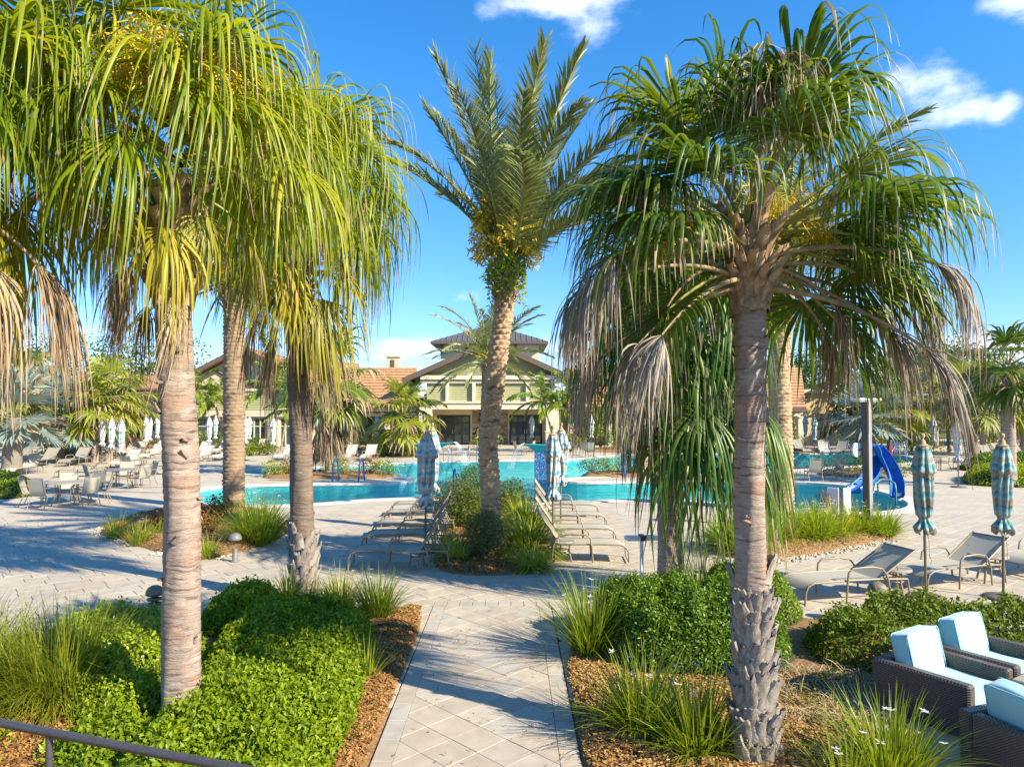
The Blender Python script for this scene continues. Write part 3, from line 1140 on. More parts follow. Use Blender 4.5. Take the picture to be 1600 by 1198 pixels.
def flowers(m1, pts, r_, s=.03, mat=0):
    for p in pts:
        for pet in range(6):
            a = pet * PI / 3 + r_.uniform(0, .4)
            d = np.array([math.cos(a), math.sin(a), r_.uniform(-.1, .5)])
            b = np.array([-math.sin(a), math.cos(a), 0])
            m1.add([p, p + d * s * .6 + b * s * .28, p + d * s * 1.15, p + d * s * .6 - b * s * .28], [(0, 1, 2, 3)], mat=mat)


def tuft(name, label, cat, x, y, r, h, mat, seed, n=220, W=.014, lean=1.1, grav=1.6, nflow=0, group=None, K=5, spread=.35, fs=.035):
    t_ = thing(name, label, cat, (x, y, 0.02), 0, group)
    r_ = np.random.default_rng(seed)
    m1 = MB()
    blades(m1, n, r * spread, h * 1.35, W, lean, grav, r_, K)
    put('blades', m1.mesh(name + '_blades', M[mat]), t_)
    if nflow:
        m2 = MB()
        pts = []
        for _ in range(nflow):
            a = r_.uniform(0, 6.28)
            q = r_.uniform(.1, .8) * r
            top = np.array([q * math.cos(a), q * math.sin(a), h * r_.uniform(.85, 1.25)])
            m2.tube([(top[0] * .3, top[1] * .3, 0), (top[0] * .7, top[1] * .7, top[2] * .6), top], [.004, .003, .002], 4, 0, False)
            pts.append(top)
        m3 = MB()
        flowers(m3, pts, r_, fs)
        put('flower_stem', m2.mesh(name + '_stems', M['petiole']), t_)
        put('flower', m3.mesh(name + '_flowers', M['petal']), t_)['kind'] = 'stuff'
    return t_


# ------------------------------------------------------------------ palms
def fan_mesh(name, el, mats, seed, pet=.85, seg=1.25, N=44, spread=118, grav=1.7, pdroop=.5, split=.42, K=9, wid=1.0, dead=False, far=False, cup=.18, hang=0.0):
    r_ = np.random.default_rng(seed)
    m1 = MB()
    d = np.array([math.cos(el), 0, math.sin(el)])
    p = np.zeros(3)
    pts = [p.copy()]
    steps = 4 if far else 8
    side_drift = r_.normal(0, .03)
    for k in range(steps):
        p = p + d * pet / steps
        pts.append(p.copy())
        d = nrm(d + np.array([0, side_drift, -pdroop]) / steps * (1 if d[2] > -.95 else 0))
    m1.tube(pts, np.linspace(.026, .011, steps + 1) * (1 if not far else 1.2), 4 if far else 6, 1, False)
    s = nrm(np.cross([0, 0, 1.0], d)) if abs(d[2]) < .98 else np.array([0, 1.0, 0])
    nn_ = np.cross(d, s)
    PHI = R(spread)
    phi = np.linspace(-PHI, PHI, N) + r_.normal(0, .008, N)
    dphi = 2 * PHI / (N - 1)
    D = np.cos(phi)[:, None] * d + np.sin(phi)[:, None] * s + nn_ * (cup * (1 - np.cos(phi * .8)))[:, None]
    if hang:
        hg = hang * float(np.interp(math.degrees(el), [0, 45, 85], [1.0, .7, .25]))
        D = D + np.array([0, 0, -1.0]) * hg * (.55 + .9 * r_.random((N, 1))) + r_.normal(0, .06, (N, 3))
    if dead:
        D = nrm(D * .45 + d * .6 + r_.normal(0, .16, (N, 3)))
    D = nrm(D)
    W0 = -np.sin(phi)[:, None] * d + np.cos(phi)[:, None] * s
    L = seg * (1 - .30 * (np.abs(phi) / PHI) ** 2) * r_.uniform(.74, 1.12, N)
    ts = np.clip(split + r_.normal(0, .07, N), .16, .85)
    if dead:
        ts = ts * .4
    pos = np.repeat(p[None], N, 0)
    rad = np.zeros(N)
    tw = r_.normal(0, .9 if not dead else 2.0, N)
    rows = []
    jit = r_.normal(0, .10 if not dead else .22, (N, 3)) * [1, 1, .3]
    gi = r_.uniform(.6, 1.5, N)
    for k in range(K + 1):
        t_ = k / K
        Wd = nrm(W0 - D * np.sum(D * W0, 1, keepdims=True))
        Nm = np.cross(D, Wd)
        a = (tw * np.clip(t_ - ts, 0, 1))[:, None]
        Wd2 = Wd * np.cos(a) + Nm * np.sin(a)
        Nm2 = -Wd * np.sin(a) + Nm * np.cos(a)
        hs = L * ts * math.tan(dphi / 2) * 1.05 * wid
        hw = np.where(t_ < ts, L * t_ * math.tan(dphi / 2) * 1.05 * (1 if not dead else wid), hs * (1 - np.clip((t_ - ts) / (1 - ts), 0, 1) ** 1.35)) + .0012
        hw = hw[:, None]
        if far:
            rows.append(np.stack([pos - Wd2 * hw, pos + Wd2 * hw], 1))
        else:
            fo = .45 if not dead else .8
            rows.append(np.stack([pos - Wd2 * hw, pos + Nm2 * hw * fo, pos + Wd2 * hw], 1))
        past = np.clip((t_ - ts * .85) / (1 - ts * .85), 0, 1)
        g = (grav * (.08 + 3.4 * np.sqrt(past) * gi))[:, None] / K
        if dead:
            g = g + grav * .9 / K
        D = nrm(D + np.array([0, 0, -1.0]) * g + jit / K * (1 + 2 * past[:, None]))
        pos = pos + D * L[:, None] / K
    V = np.stack(rows, 1)
    c_ = V.shape[2]
    base = np.arange(N)[:, None, None] * (c_ * (K + 1))
    ks = np.arange(K)[None, :, None] * c_
    cs = np.arange(c_ - 1)[None, None, :]
    b0 = base + ks + cs
    q = np.stack([b0, b0 + 1, b0 + 1 + c_, b0 + c_], -1)
    m1.add(V.reshape(-1, 3), q.reshape(-1, 4), mat=0)
    tipk = K - np.where(r_.random(N) < .45, r_.integers(1, 4, N), 0)
    mi = np.where(np.arange(K)[None, :, None] >= tipk[:, None, None], 2, 0) + np.zeros((1, 1, c_ - 1), int)
    m1.qm[-1] = mi.reshape(-1).astype(np.int32)
    return m1.mesh(name, list(mats) + [M['dead']], True)


def feather_mesh(name, el, mats, seed, L=3.0, n=70, ll=.5, w=.024, droop=.8, vee=.5, far=False, lgrav=.3):
    r_ = np.random.default_rng(seed)
    m1 = MB()
    K = 14
    d = np.array([math.cos(el), 0, math.sin(el)])
    p = np.zeros(3)
    pts, ds = [p.copy()], [d.copy()]
    sdft = r_.normal(0, .12)
    for k in range(K):
        p = p + d * L / K
        d = nrm(d + np.array([0, sdft, -droop * (.4 + 1.2 * k / K)]) / K)
        pts.append(p.copy())
        ds.append(d.copy())
    pts, ds = np.array(pts), np.array(ds)
    m1.tube(pts, np.linspace(.032, .005, K + 1) * (L / 3) ** .5, 5, 1, False)
    tt = np.repeat(np.linspace(.14, .995, n), 2)
    sg = np.tile([1.0, -1.0], n)
    tt = np.clip(tt + r_.normal(0, .004, 2 * n), 0, 1)
    f = tt * K
    i0 = np.minimum(f.astype(int), K - 1)
    fr = (f - i0)[:, None]
    base = pts[i0] * (1 - fr) + pts[i0 + 1] * fr
    T = nrm(ds[i0] * (1 - fr) + ds[i0 + 1] * fr)
    S = nrm(np.cross(np.array([0, 0, 1.0]), T)) * sg[:, None]
    U = np.cross(T, S) * sg[:, None]
    ang_ = np.interp(tt, [0, .3, 1], [1.15, .95, .35])[:, None] + r_.normal(0, .07, (2 * n, 1))
    D = nrm(T * np.cos(ang_) + S * np.sin(ang_) + U * (vee + r_.normal(0, .22, (2 * n, 1))) * np.sin(ang_))
    l = (ll * np.interp(tt, [0, .15, .45, .8, 1], [.35, .8, 1.0, .75, .45]) * r_.uniform(.85, 1.1, 2 * n))[:, None]
    Wd = nrm(np.cross(D, S + r_.normal(0, .3, (2 * n, 3))))
    Wd = nrm(Wd * .6 + T * .8)
    Wd = nrm(Wd - D * np.sum(D * Wd, 1, keepdims=True))
    rows = []
    KK = 2 if far else 3
    prof = {2: [.8, 1.0, .05], 3: [.7, 1.0, .75, .04]}[KK]
    pos = base
    for k in range(KK + 1):
        hw = w / 2 * prof[k]
        rows.append(np.stack([pos - Wd * hw, pos + Wd * hw], 1))
        D = nrm(D + np.array([0, 0, -1.0]) * lgrav / KK)
        pos = pos + D * l / KK
    V = np.stack(rows, 1)
    N_ = 2 * n
    b0 = np.arange(N_)[:, None] * (2 * (KK + 1)) + np.arange(KK)[None] * 2
    q = np.stack([b0, b0 + 1, b0 + 3, b0 + 2], -1).reshape(-1, 4)
    m1.add(V.reshape(-1, 3), q, mat=0)
    return m1.mesh(name, mats, True)


def bloom_mesh(name, seed, L=1.0, n=26, droop=2.0, el=.6, w=.007, sub=9):
    """a branching yellow flower or date cluster"""
    r_ = np.random.default_rng(seed)
    m1 = MB()
    d = np.array([math.cos(el), 0, math.sin(el)])
    p = np.zeros(3)
    pts = [p.copy()]
    for k in range(6):
        p = p + d * L * .5 / 6
        d = nrm(d + np.array([0, 0, -.6]) / 6)
        pts.append(p.copy())
    m1.tube(pts, np.linspace(.018, .008, 7), 5, 1, False)
    pts = np.array(pts)
    for k in range(n):
        t_ = r_.uniform(.35, 1)
        b = pts[min(6, int(t_ * 6))]
        dd = nrm(np.array([d[0], 0, d[2] * .3]) + r_.normal(0, .55, 3))
        q = b.copy()
        line = [q.copy()]
        for j in range(5):
            q = q + dd * L * r_.uniform(.09, .13)
            dd = nrm(dd + np.array([0, 0, -droop]) / 5)
            line.append(q.copy())
        line = np.array(line)
        m1.tube(line, w * .7, 3, 0, False)
        for j in range(sub):
            i = r_.integers(1, 6)
            s0 = line[i]
            e = s0 + nrm(r_.normal(0, 1, 3) + [0, 0, -.8]) * L * r_.uniform(.05, .13)
            sd2 = nrm(np.cross(e - s0, r_.normal(0, 1, 3))) * w
            m1.add([s0 - sd2, s0 + sd2, e + sd2 * 1.4, e - sd2 * 1.4], [(0, 1, 2, 3)])
    return m1.mesh(name, [M['bloom'], M['petiole']])


def trunk_mesh(name, pts, radii, mat, style='ring', seed=0, sides=28, dz=.022):
    """pts from the base up; style ring (scar rings) or date (knobbly leaf scars)"""
    r_ = np.random.default_rng(seed)
    pts = np.asarray(pts, float)
    L = np.concatenate([[0], np.cumsum(np.linalg.norm(np.diff(pts, axis=0), axis=1))])
    n__ = int(L[-1] / dz) + 2
    s = np.linspace(0, L[-1], n__)
    P3 = np.stack([np.interp(s, L, pts[:, i]) for i in range(3)], -1)
    r = np.interp(s, L, radii)
    th = np.arange(sides) / sides * 2 * PI
    TH, S = np.meshgrid(th, s)
    if style == 'ring':
        per = .052
        wob = .012 * np.sin(TH * 2 + S * 3) + .008 * np.sin(TH * 5 + S * 7)
        ph = (S + wob) / per
        k = np.floor(ph).astype(int) % 997
        tab = r_.uniform(.2, 1.0, 997)
        fr = ph - np.floor(ph)
        off = -.012 * tab[k] * np.exp(-((fr - .5) / .16) ** 2) + .006 * (tab[(k * 7) % 997] - .5)
        off += .007 * np.sin(TH * 3 + S * 2.1 + 1) + .004 * np.sin(TH * 7 - S * 5)
        off += r_.normal(0, .0016, TH.shape)
    else:
        per = .11 if style == 'date' else .13
        nn = 9
        u = TH / (2 * PI) * nn
        v = S / per
        row = np.floor(v)
        u2 = u + .5 * (row % 2) + .12 * row
        fu = np.abs(u2 - np.round(u2)) * 2
        fv = v - row
        knob = (1 - fu ** 2) * np.sin(np.clip(fv, 0, 1) * PI) ** .6
        tab = r_.uniform(.55, 1.2, 4001)
        key = ((row * 31 + np.round(u2) % nn) % 4001).astype(int)
        off = .036 * knob * tab[key] * (.6 + .8 * fv) - .008 + r_.normal(0, .003, TH.shape)
    RR = r[:, None] + off * (r[:, None] / .2) ** .5
    V = np.stack([P3[:, 0:1] + RR * np.cos(TH), P3[:, 1:2] + RR * np.sin(TH), np.repeat(P3[:, 2:3], sides, 1)], -1)
    m1 = MB()
    m1.grid(V, True)
    top = np.vstack([V[-1], P3[-1] + [0, 0, .05]])
    m1.add(top, tris=[(j, (j + 1) % sides, sides) for j in range(sides)])
    return m1.mesh(name, mat, True)


def boot_mesh(name, seed, L=.26, w=.15, out=.10, split=True):
    """an old leaf base: clasping at the bottom, narrowing up to a torn tip that stands off the trunk"""
    r_ = np.random.default_rng(seed)
    rows = []
    K = 7
    for k in range(K + 1):
        t_ = k / K
        hw = w / 2 * (1.0 - .55 * t_ ** .8) * (1 + .08 * r_.normal())
        y = out * t_ ** 1.7
        row = []
        for u in np.linspace(-1, 1, 7):
            th = .030 * (1 - u * u) ** .5 * (1 - .3 * t_)
            notch = -.10 * L * (1 - abs(u)) * (t_ < .2) if split else 0
            row.append((u * hw, y + th + .01 - .035 * u * u * (1 - t_), t_ * L + (r_.normal(0, .018) if k == K else 0) + notch))
        rows.append(row)
    V = np.array(rows)
    m1 = MB()
    m1.grid(V)
    Vb = V.copy()
    Vb[..., 1] = Vb[..., 1] - .022
    m1.grid(Vb[:, ::-1])
    m1.grid(np.stack([V[-1], Vb[-1]]))
    m1.grid(np.stack([V[:, 0], Vb[:, 0]], 0))
    m1.grid(np.stack([Vb[:, -1], V[:, -1]], 0))
    return m1.mesh(name, [M['boot'], M['boot_warm']], True)


FANS = {}


def fan_set(key, mat, els, nv=3, far=False, **kw):
    out = {}
    for e in els:
        out[e] = [fan_mesh(f'frond_{key}', R(e), [M[mat], M['petiole_dry'] if kw.get('dead') else M['petiole']], hash((key, e, i)) % 9999 if False else (abs(e) * 31 + i * 7 + len(key) * 101 + (500 if e < 0 else 0)), far=far, **kw) for i in range(nv)]
    FANS[key] = out


ELS = [82, 62, 44, 26, 8, -12, -32]
fan_set('yellow', 'fan_yellow', ELS, 3, seg=1.3, grav=4.5, K=12, wid=.66, N=56, split=.33, hang=.62)
fan_set('green', 'fan_green', ELS, 4, seg=1.2, grav=3.9, K=12, wid=.62, pet=.90, N=58, split=.50, hang=0, cup=.1, spread=112)
fan_set('dark', 'fan_dark', ELS, 3, seg=1.7, grav=4.0, K=11, wid=.7, split=.26, hang=.6)
fan_set('gold', 'fan_gold', [-12, -38, -60], 3, seg=1.3, grav=4.0, pdroop=1.1, split=.26, wid=.8, hang=.8)
fan_set('dead', 'dead', [-5, -40, -66], 2, seg=1.15, grav=2.4, pdroop=1.3, dead=True, wid=.75)
fan_set('deadgrey', 'deadgrey', [10, -15, -40], 3, seg=1.0, grav=2.0, pdroop=.7, dead=True, wid=1.0, pet=1.25)
fan_set('far', 'fan_far', [75, 40, 5, -30], 2, True, N=26, K=5, seg=1.1, grav=1.4, wid=1.1)
fan_set('farlime', 'fan_farlime', [75, 40, 5, -30], 2, True, N=26, K=5, seg=1.1, grav=.9, wid=1.1)
fan_set('fardead', 'dead', [-40, -66], 1, True, N=20, K=5, seg=1.2, grav=2.0, dead=True, wid=.9)
fan_set('silver', 'silver', [70, 38, 8, -22], 2, True, N=30, K=4, seg=1.1, grav=.35, wid=1.1, split=.6, pdroop=.3)


def fronds(parent, key, items, z, x=0, y=0, name='frond', rad=.10, scale=1.0, jz=.12, seed=1, label=None):
    """items: list of (elevation, azimuth in degrees)"""
    r_ = random.Random(seed)
    for (e, az) in items:
        ms_ = FANS[key][e]
        me = ms_[r_.randrange(len(ms_))]
        a = R(az + r_.uniform(-6, 6))
        zz = z + r_.uniform(-jz, jz) + (.16 if e > 50 else -.004 * (40 - e))
        k = scale * r_.uniform(.9, 1.08)
        o = put(name, me, parent, (x + rad * math.cos(a), y + rad * math.sin(a), zz), (R(r_.uniform(-12, 12)), R(r_.uniform(-6, 6)), a), k)
        if label:
            o['label'] = label


def spiral(plan, start=0):
    """plan: list of (elevation, count) -> azimuths spread by the golden angle"""
    out, a = [], start
    for e, c in plan:
        for _ in range(c):
            out.append((e, a % 360))
            a += 137.5
    return out


BOOT = [boot_mesh('leaf_base', i, L=.22 + .02 * i, w=.19, out=.032 + .008 * i, split=True) for i in range(4)]
BOOTW = [boot_mesh('leaf_base', 10 + i, L=.34, w=.17, out=.17) for i in range(3)]
for me in BOOTW:
    me.polygons.foreach_set('material_index', np.ones(len(me.polygons), np.int32))


def boots(parent, pts, radii, s0, s1, row, around, meshes, seed, sc_=1.0, name='leaf_base', tilt=.06, fade=0):
    pts = np.asarray(pts, float)
    L = np.concatenate([[0], np.cumsum(np.linalg.norm(np.diff(pts, axis=0), axis=1))])
    r_ = random.Random(seed)
    s = s0
    k = 0
    while s < s1:
        for j in range(around):
            if fade and s > s1 - fade and r_.random() < (s - (s1 - fade)) / fade * .8:
                continue
            a = 2 * PI * (j + .5 * (k % 2)) / around + r_.uniform(-.14, .14)
            q = [np.interp(s + r_.uniform(-.04, .04), L, pts[:, i]) for i in range(3)]
            rr_ = np.interp(s, L, radii) - .012
            put(name, r_.choice(meshes), parent, (q[0] + rr_ * math.cos(a), q[1] + rr_ * math.sin(a), q[2]), (r_.uniform(-tilt, tilt) - .03, r_.uniform(-.12, .12), a - PI / 2), sc_ * r_.uniform(.8, 1.2))
        s += row
        k += 1


def palm_base(name, label, cat, base_px, top_px, rpx, mat, style='ring', seed=1, group=None, mid=None, flare=1.15, extra=0, dz=.022, sides=28):
    """base_px on the ground; top_px at the top of the clean trunk; rpx trunk half width in pixels at mid height"""
    x, y = G(*base_px)
    t_ = thing(name, label, cat, (x, y, 0), 0, group)
    tx, ty, tz = P(top_px[0], top_px[1], y)
    pts = [(0, 0, -.05)]
    if mid:
        for mp_ in mid:
            mx_, _, mz_ = P(mp_[0], mp_[1], y)
            pts.append((mx_ - x, 0, mz_))
    pts.append((tx - x, 0, tz))
    if extra:
        pts.append((tx - x + .02, 0, tz + extra))
    r0 = rpx * y / F
    zs = [p[2] for p in pts]
    radii = [r0 * (flare if z < .25 else (1.0 + .10 * max(0, 1 - z / 1.2) if i < len(zs) - 1 else .94)) for i, z in enumerate(zs)]
    if flare > 1:
        pts.insert(1, (0, 0, .35))
        radii.insert(1, r0 * (1 + (flare - 1) * .4))
    put('trunk', trunk_mesh(name + '_trunk', pts, radii, M[mat], style, seed, sides, dz), t_)
    return t_, pts, radii, (tx - x, 0, tz)


# --- A: near left fan palm
tA, pA, rA, cA = palm_base('fan_palm', 'near left fan palm with smooth ringed trunk rising out of the bright hedge', 'palm tree',
                           (283, 1150), (270, 455), 26.5, 'trunk', seed=3, group='fan palms around the terrace', mid=[(285, 800)], flare=1.22, extra=1.1)
boots(tA, pA, rA, 4.05, 5.0, .15, 6, BOOTW, 5, 1.0)
fronds(tA, 'yellow', spiral([(82, 4), (62, 6), (44, 8), (26, 8), (8, 4)], 20), cA[2] + 1.42, cA[0], 0, seed=2, scale=1.10)
fronds(tA, 'gold', [(-12, 290), (-12, 335), (-12, 245), (-12, 20)], cA[2] + 1.15, cA[0], 0, seed=3, scale=.78, label='ageing golden frond')
fronds(tA, 'dead', [(-66, 215), (-40, 195), (-66, 320), (-66, 160), (-40, 255), (-40, 175)], cA[2] + .95, cA[0], 0, name='dead_frond', seed=4, scale=.75)
BL = [bloom_mesh('flower_cluster', s, L=.9, el=.9, droop=2.6, n=60, w=.003, sub=26) for s in (1, 2)]
for k, az in enumerate((300, 20, 245)):
    put('flower_cluster', BL[k % 2], tA, (cA[0] + .1, -.15, cA[2] + 1.5), (0, R(-30), R(az)), 1.5)

FLK = [boot_mesh('bark_flake', 50 + i, L=.09 + .03 * i, w=.07, out=.028, split=False) for i in range(3)]
for me in FLK:
    me.materials[0] = M['trunk']


def flakes(parent, pts, radii, s0, s1, n__, seed):
    pts = np.asarray(pts, float)
    r_ = random.Random(seed)
    for _ in range(n__):
        z = r_.uniform(s0, s1)
        a = R(r_.uniform(180, 360))
        q = [np.interp(z, pts[:, 2], pts[:, i]) for i in range(2)]
        rr_ = np.interp(z, pts[:, 2], radii) - .008
        put('bark_flake', r_.choice(FLK), parent, (q[0] + rr_ * math.cos(a), q[1] + rr_ * math.sin(a), z), (r_.uniform(-.1, .3), r_.uniform(-1.6, 1.6), a - PI / 2), r_.uniform(.5, 1.1))


flakes(tA, pA, rA, .4, 4.0, 13, 1)

# --- B: second left palm, dark trunk with torn boots at the foot
tB, pB, rB, cB = palm_base('fan_palm', 'fan palm with dark upper trunk and torn grey leaf bases behind the left hedge', 'palm tree',
                           (474, 940), (463, 470), 17, 'trunk_dark', seed=4, group='fan palms around the terrace', mid=[(470, 700)], flare=1.2, extra=1.6)
boots(tB, pB, rB, .0, 1.25, .15, 7, BOOT, 6, 1.0, fade=.3)
boots(tB, pB, rB, 4.5, 5.6, .16, 6, BOOTW, 7, 1.0)
fronds(tB, 'yellow', spiral([(82, 4), (62, 7), (44, 8), (26, 9), (8, 8), (-12, 4)], 75), cB[2] + 1.75, cB[0], 0, seed=5, scale=1.32)
fronds(tB, 'gold', [(-12, 285), (-12, 245), (-12, 330), (-38, 270), (-38, 310)], cB[2] + 1.2, cB[0], 0, seed=6, label='ageing golden frond', scale=1.2)
fronds(tB, 'dead', [(-66, 300), (-66, 240), (-66, 350), (-66, 200), (-40, 320), (-66, 20), (-40, 180)], cB[2] + .75, cB[0], 0, name='dead_frond', seed=7, scale=1.15)
for k, az in enumerate((280, 200)):
    put('flower_cluster', BL[k % 2], tB, (cB[0], -.1, cB[2] + 2.0), (0, R(-30), R(az)), 1.8)

# --- C: near right fan palm
tC, pC, rC, cC = palm_base('fan_palm', 'near right fan palm with shaggy grey leaf bases below and pale ringed trunk above', 'palm tree',
                           (1178, 1192), (1172, 452), 23.5, 'trunk', seed=6, group='fan palms around the terrace', mid=[(1172, 800)], flare=1.25, extra=.42)
boots(tC, pC, rC, .0, 1.68, .115, 8, BOOT, 8, 1.0, fade=.4, tilt=.16)
boots(tC, pC, rC, 3.95, 4.6, .11, 7, BOOTW, 9, 1.12, tilt=.2)
fronds(tC, 'green', [(82, 10), (82, 200), (62, 60), (62, 150), (62, 250), (62, 330), (44, 20), (44, 90), (44, 190), (44, 285), (44, 345), (44, 140),
                     (26, 355), (26, 50), (26, 110), (26, 215), (26, 165), (26, 320), (8, 10), (8, 75), (8, 150), (8, 190), (8, 338), (-12, 355), (-12, 200), (-12, 40), (-12, 120), (-32, 0), (-32, 170), (62, 195), (44, 215), (44, 165), (62, 285), (82, 100), (26, 195), (8, 210), (26, 20)],
       cC[2] + .50, cC[0], 0, seed=11, scale=.97)
fronds(tC, 'deadgrey', [(10, 352), (10, 336), (10, 8), (10, 20), (-15, 345), (10, 195), (10, 208), (10, 180), (-15, 200), (-15, 218), (10, 168), (-15, 180), (-15, 2)], cC[2] + .32, cC[0], 0, name='dead_frond', seed=12, rad=.16)
fronds(tC, 'dead', [(-5, 185), (-5, 340), (-5, 10)], cC[2] + .32, cC[0], 0, name='dead_frond', seed=13, rad=.16, scale=.85)
BG = [bloom_mesh('flower_cluster', s, L=1.35, el=.5, droop=2.8, n=52, w=.0028, sub=22) for s in (5, 6)]
for k, az in enumerate((15, 50, 150)):
    put('flower_cluster', BG[k % 2], tC, (cC[0], .1, cC[2] + .55), (0, R(-15), R(az)), .85)
flakes(tC, pC, rC, 1.7, 4.0, 9, 2)
# a dead upright head of dry flower stalks in front
m1 = MB()
r_ = np.random.default_rng(3)
m1.tube([(0, 0, 0), (-.02, -.22, .5), (-.03, -.55, 1.05)], [.022, .018, .014], 6, 1, False)
for k in range(420):
    s0 = np.array([-.03, -.58, 1.07]) + r_.normal(0, .08, 3)
    d = nrm(r_.normal(0, 1, 3) + [0, -.5, .4])
    q = s0
    prev = s0
    wv = nrm(r_.normal(0, 1, 3)) * .010
    L_ = r_.uniform(.15, .80)
    rows = []
    for j in range(6):
        rows.append([q - wv * (1 - j / 6.5), q + wv * (1 - j / 6.5)])
        q = q + d * L_ / 5
        d = nrm(d + np.array([0, 0, -1.0]) * .75 + r_.normal(0, .12, 3))
    m1.grid(np.array(rows))
put('dry_flower_head', m1.mesh('dry_flower_head', [M['dead'], M['petiole_dry']]), tC, (cC[0], -.05, cC[2] + .45))

# --- D: palm behind on the right, curtain of hanging fronds
tD, pD, rD, cD = palm_base('fan_palm', 'fan palm with ringed trunk standing behind the dark right hedge, green fronds hanging very low', 'palm tree',
                           (1047, 926), (1050, 560), 19, 'trunk', seed=8, group='fan palms around the terrace', flare=1.15, extra=.6)
fronds(tD, 'dark', spiral([(82, 4), (62, 6), (44, 7), (26, 7), (8, 8), (-12, 6), (-32, 4)], 10), cD[2] + .7, cD[0], 0, seed=21, scale=1.12)
fronds(tD, 'dark', [(-32, 262), (-32, 290), (-32, 318), (-32, 345), (-12, 275), (-12, 310), (-12, 350)], cD[2] - .15, cD[0], 0, seed=22, scale=1.35)
fronds(tD, 'deadgrey', [(-40, 215), (-15, 285)], cD[2] + .6, cD[0], 0, name='dead_frond', seed=23, scale=1.1)
fronds(tD, 'dead', [(-66, 235), (-40, 200)], cD[2] + .6, cD[0], 0, name='dead_frond', seed=24, scale=1.3)

# --- N: palm just outside the left edge whose fronds hang into the picture
tN, pN, rN, cN = palm_base('fan_palm', 'fan palm mostly outside the left edge, long yellow-green fronds hanging into the upper left corner', 'palm tree',
                           (-135, 1240), (-130, 250), 30, 'trunk', seed=12, group='fan palms around the terrace', flare=1.2, extra=.7)
fronds(tN, 'yellow', spiral([(82, 3), (62, 5), (44, 7), (26, 8), (8, 7), (-12, 3)], 0), cN[2] + .45, cN[0], 0, seed=31, scale=1.05)
fronds(tN, 'dead', [(-5, 5), (-5, 348), (-5, 20), (-40, 5), (-66, 300), (-5, 335)], cN[2] - .15, cN[0], 0, name='dead_frond', seed=32, scale=1.12)
fronds(tN, 'gold', [(-38, 350), (-38, 15), (-60, 335)], cN[2] + .7, cN[0], 0, seed=33, scale=1.0, label='ageing golden frond')

# ---------- date palms
FE = {}
for e in (86, 68, 50, 32, 14, -8, -28):
    FE[e] = [feather_mesh('date_frond', R(e), [M['date_leaf'], M['petiole']], e + 60 + i * 3, L=3.1, n=96, ll=.56, w=.030, droop=.5 if e > 60 else .9) for i in range(2)]
FF = {}
for e in (80, 50, 20, -15):
    FF[e] = [feather_mesh('date_frond', R(e), [M['date_leaf'], M['petiole']], e + 90 + i, L=3.1, n=44, ll=.5, w=.04, droop=.9, far=True) for i in range(2)]


def feathers(parent, SET, items, z, x=0, scale=1.0, seed=1, name='frond', rad=.1):
    r_ = random.Random(seed)
    for (e, az) in items:
        a = R(az + r_.uniform(-5, 5))
        put(name, r_.choice(SET[e]), parent, (x + rad * math.cos(a), rad * math.sin(a), z + r_.uniform(-.1, .1) + (.1 if e > 40 else -.1)),
            (R(r_.uniform(-14, 14)), 0, a), scale * r_.uniform(.88, 1.08))


BD = [bloom_mesh('date_cluster', s, L=.85, el=1.0, droop=1.8, n=46, w=.008, sub=16) for s in (11, 12)]
STUB = [boot_mesh('cut_stub', 30 + i, L=.22, w=.13, out=.15) for i in range(2)]
for me in STUB:
    me.polygons.foreach_set('material_index', np.ones(len(me.polygons), np.int32))

tE, pE, rE, cE = palm_base('date_palm', 'tall date palm with knobbly curving trunk in the centre island behind the path', 'palm tree',
                           (766, 872), (791, 455), 14.5, 'trunk_date', 'date', seed=9, group='date palms by the pool', mid=[(768, 800), (762, 690), (778, 560)], flare=1.05, extra=.6, sides=54, dz=.016)
boots(tE, pE, rE, 5.3, 6.15, .10, 9, STUB, 12, .9, name='cut_stub')
zE = cE[2] + .72
feathers(tE, FE, [(86, 70), (68, 175), (68, 20), (68, 300), (86, 260), (50, 355), (50, 165), (50, 240), (68, 100), (50, 10), (50, 40), (68, 190), (50, 300), (32, 320), (50, 130), (68, 340), (68, 210), (86, 160), (50, 20), (50, 200), (32, 350), (32, 280), (50, 330), (68, 250), (50, 270)],
         zE, cE[0] + .05, 1.2, seed=4)
for k, az in enumerate((340, 10, 200, 170, 300, 320)):
    put('date_cluster', BD[k % 2], tE, (cE[0], 0, zE - .1 + .25 * (k % 3)), (0, R(-14), R(az)), 1.3)
r_ = np.random.default_rng(4)          # small fern growing in the cut leaf bases
m1 = MB()
a = r_.uniform(0, 2 * PI, 900)
zz = r_.normal(0, .30, 900)
q = np.stack([.36 * np.cos(a), .36 * np.sin(a), zz], -1) + [cE[0], 0, cE[2] + .35]
leaves(m1, q, np.stack([np.cos(a), np.sin(a), .3 + 0 * a], -1), .11, .05, r_)
put('fern_growth', m1.mesh('fern_growth', M['hedge_lime']), tE)


def date_palm(label, base, top, rpx, plan, seed, scale=1.2, mat='trunk_date_dark', mid=None, far=True, clusters=3, extra=.6, flare=1.1):
    t_, p_, r2, c_ = palm_base('date_palm', label, 'palm tree', base, top, rpx, mat, 'date', seed=seed, group='date palms by the pool', mid=mid, extra=extra, sides=36, dz=.03, flare=flare)
    L_ = c_[2]
    boots(t_, p_, r2, L_ - .3, L_ + extra, .16, 8, STUB, seed, 1.1, name='cut_stub')
    feathers(t_, FF if far else FE, plan, c_[2] + extra + .1, c_[0], scale, seed)
    for k in range(clusters):
        put('date_cluster', BD[k % 2], t_, (c_[0], 0, c_[2] + extra), (0, 0, R(seed * 50 + k * 90)), 1.3)
    return t_


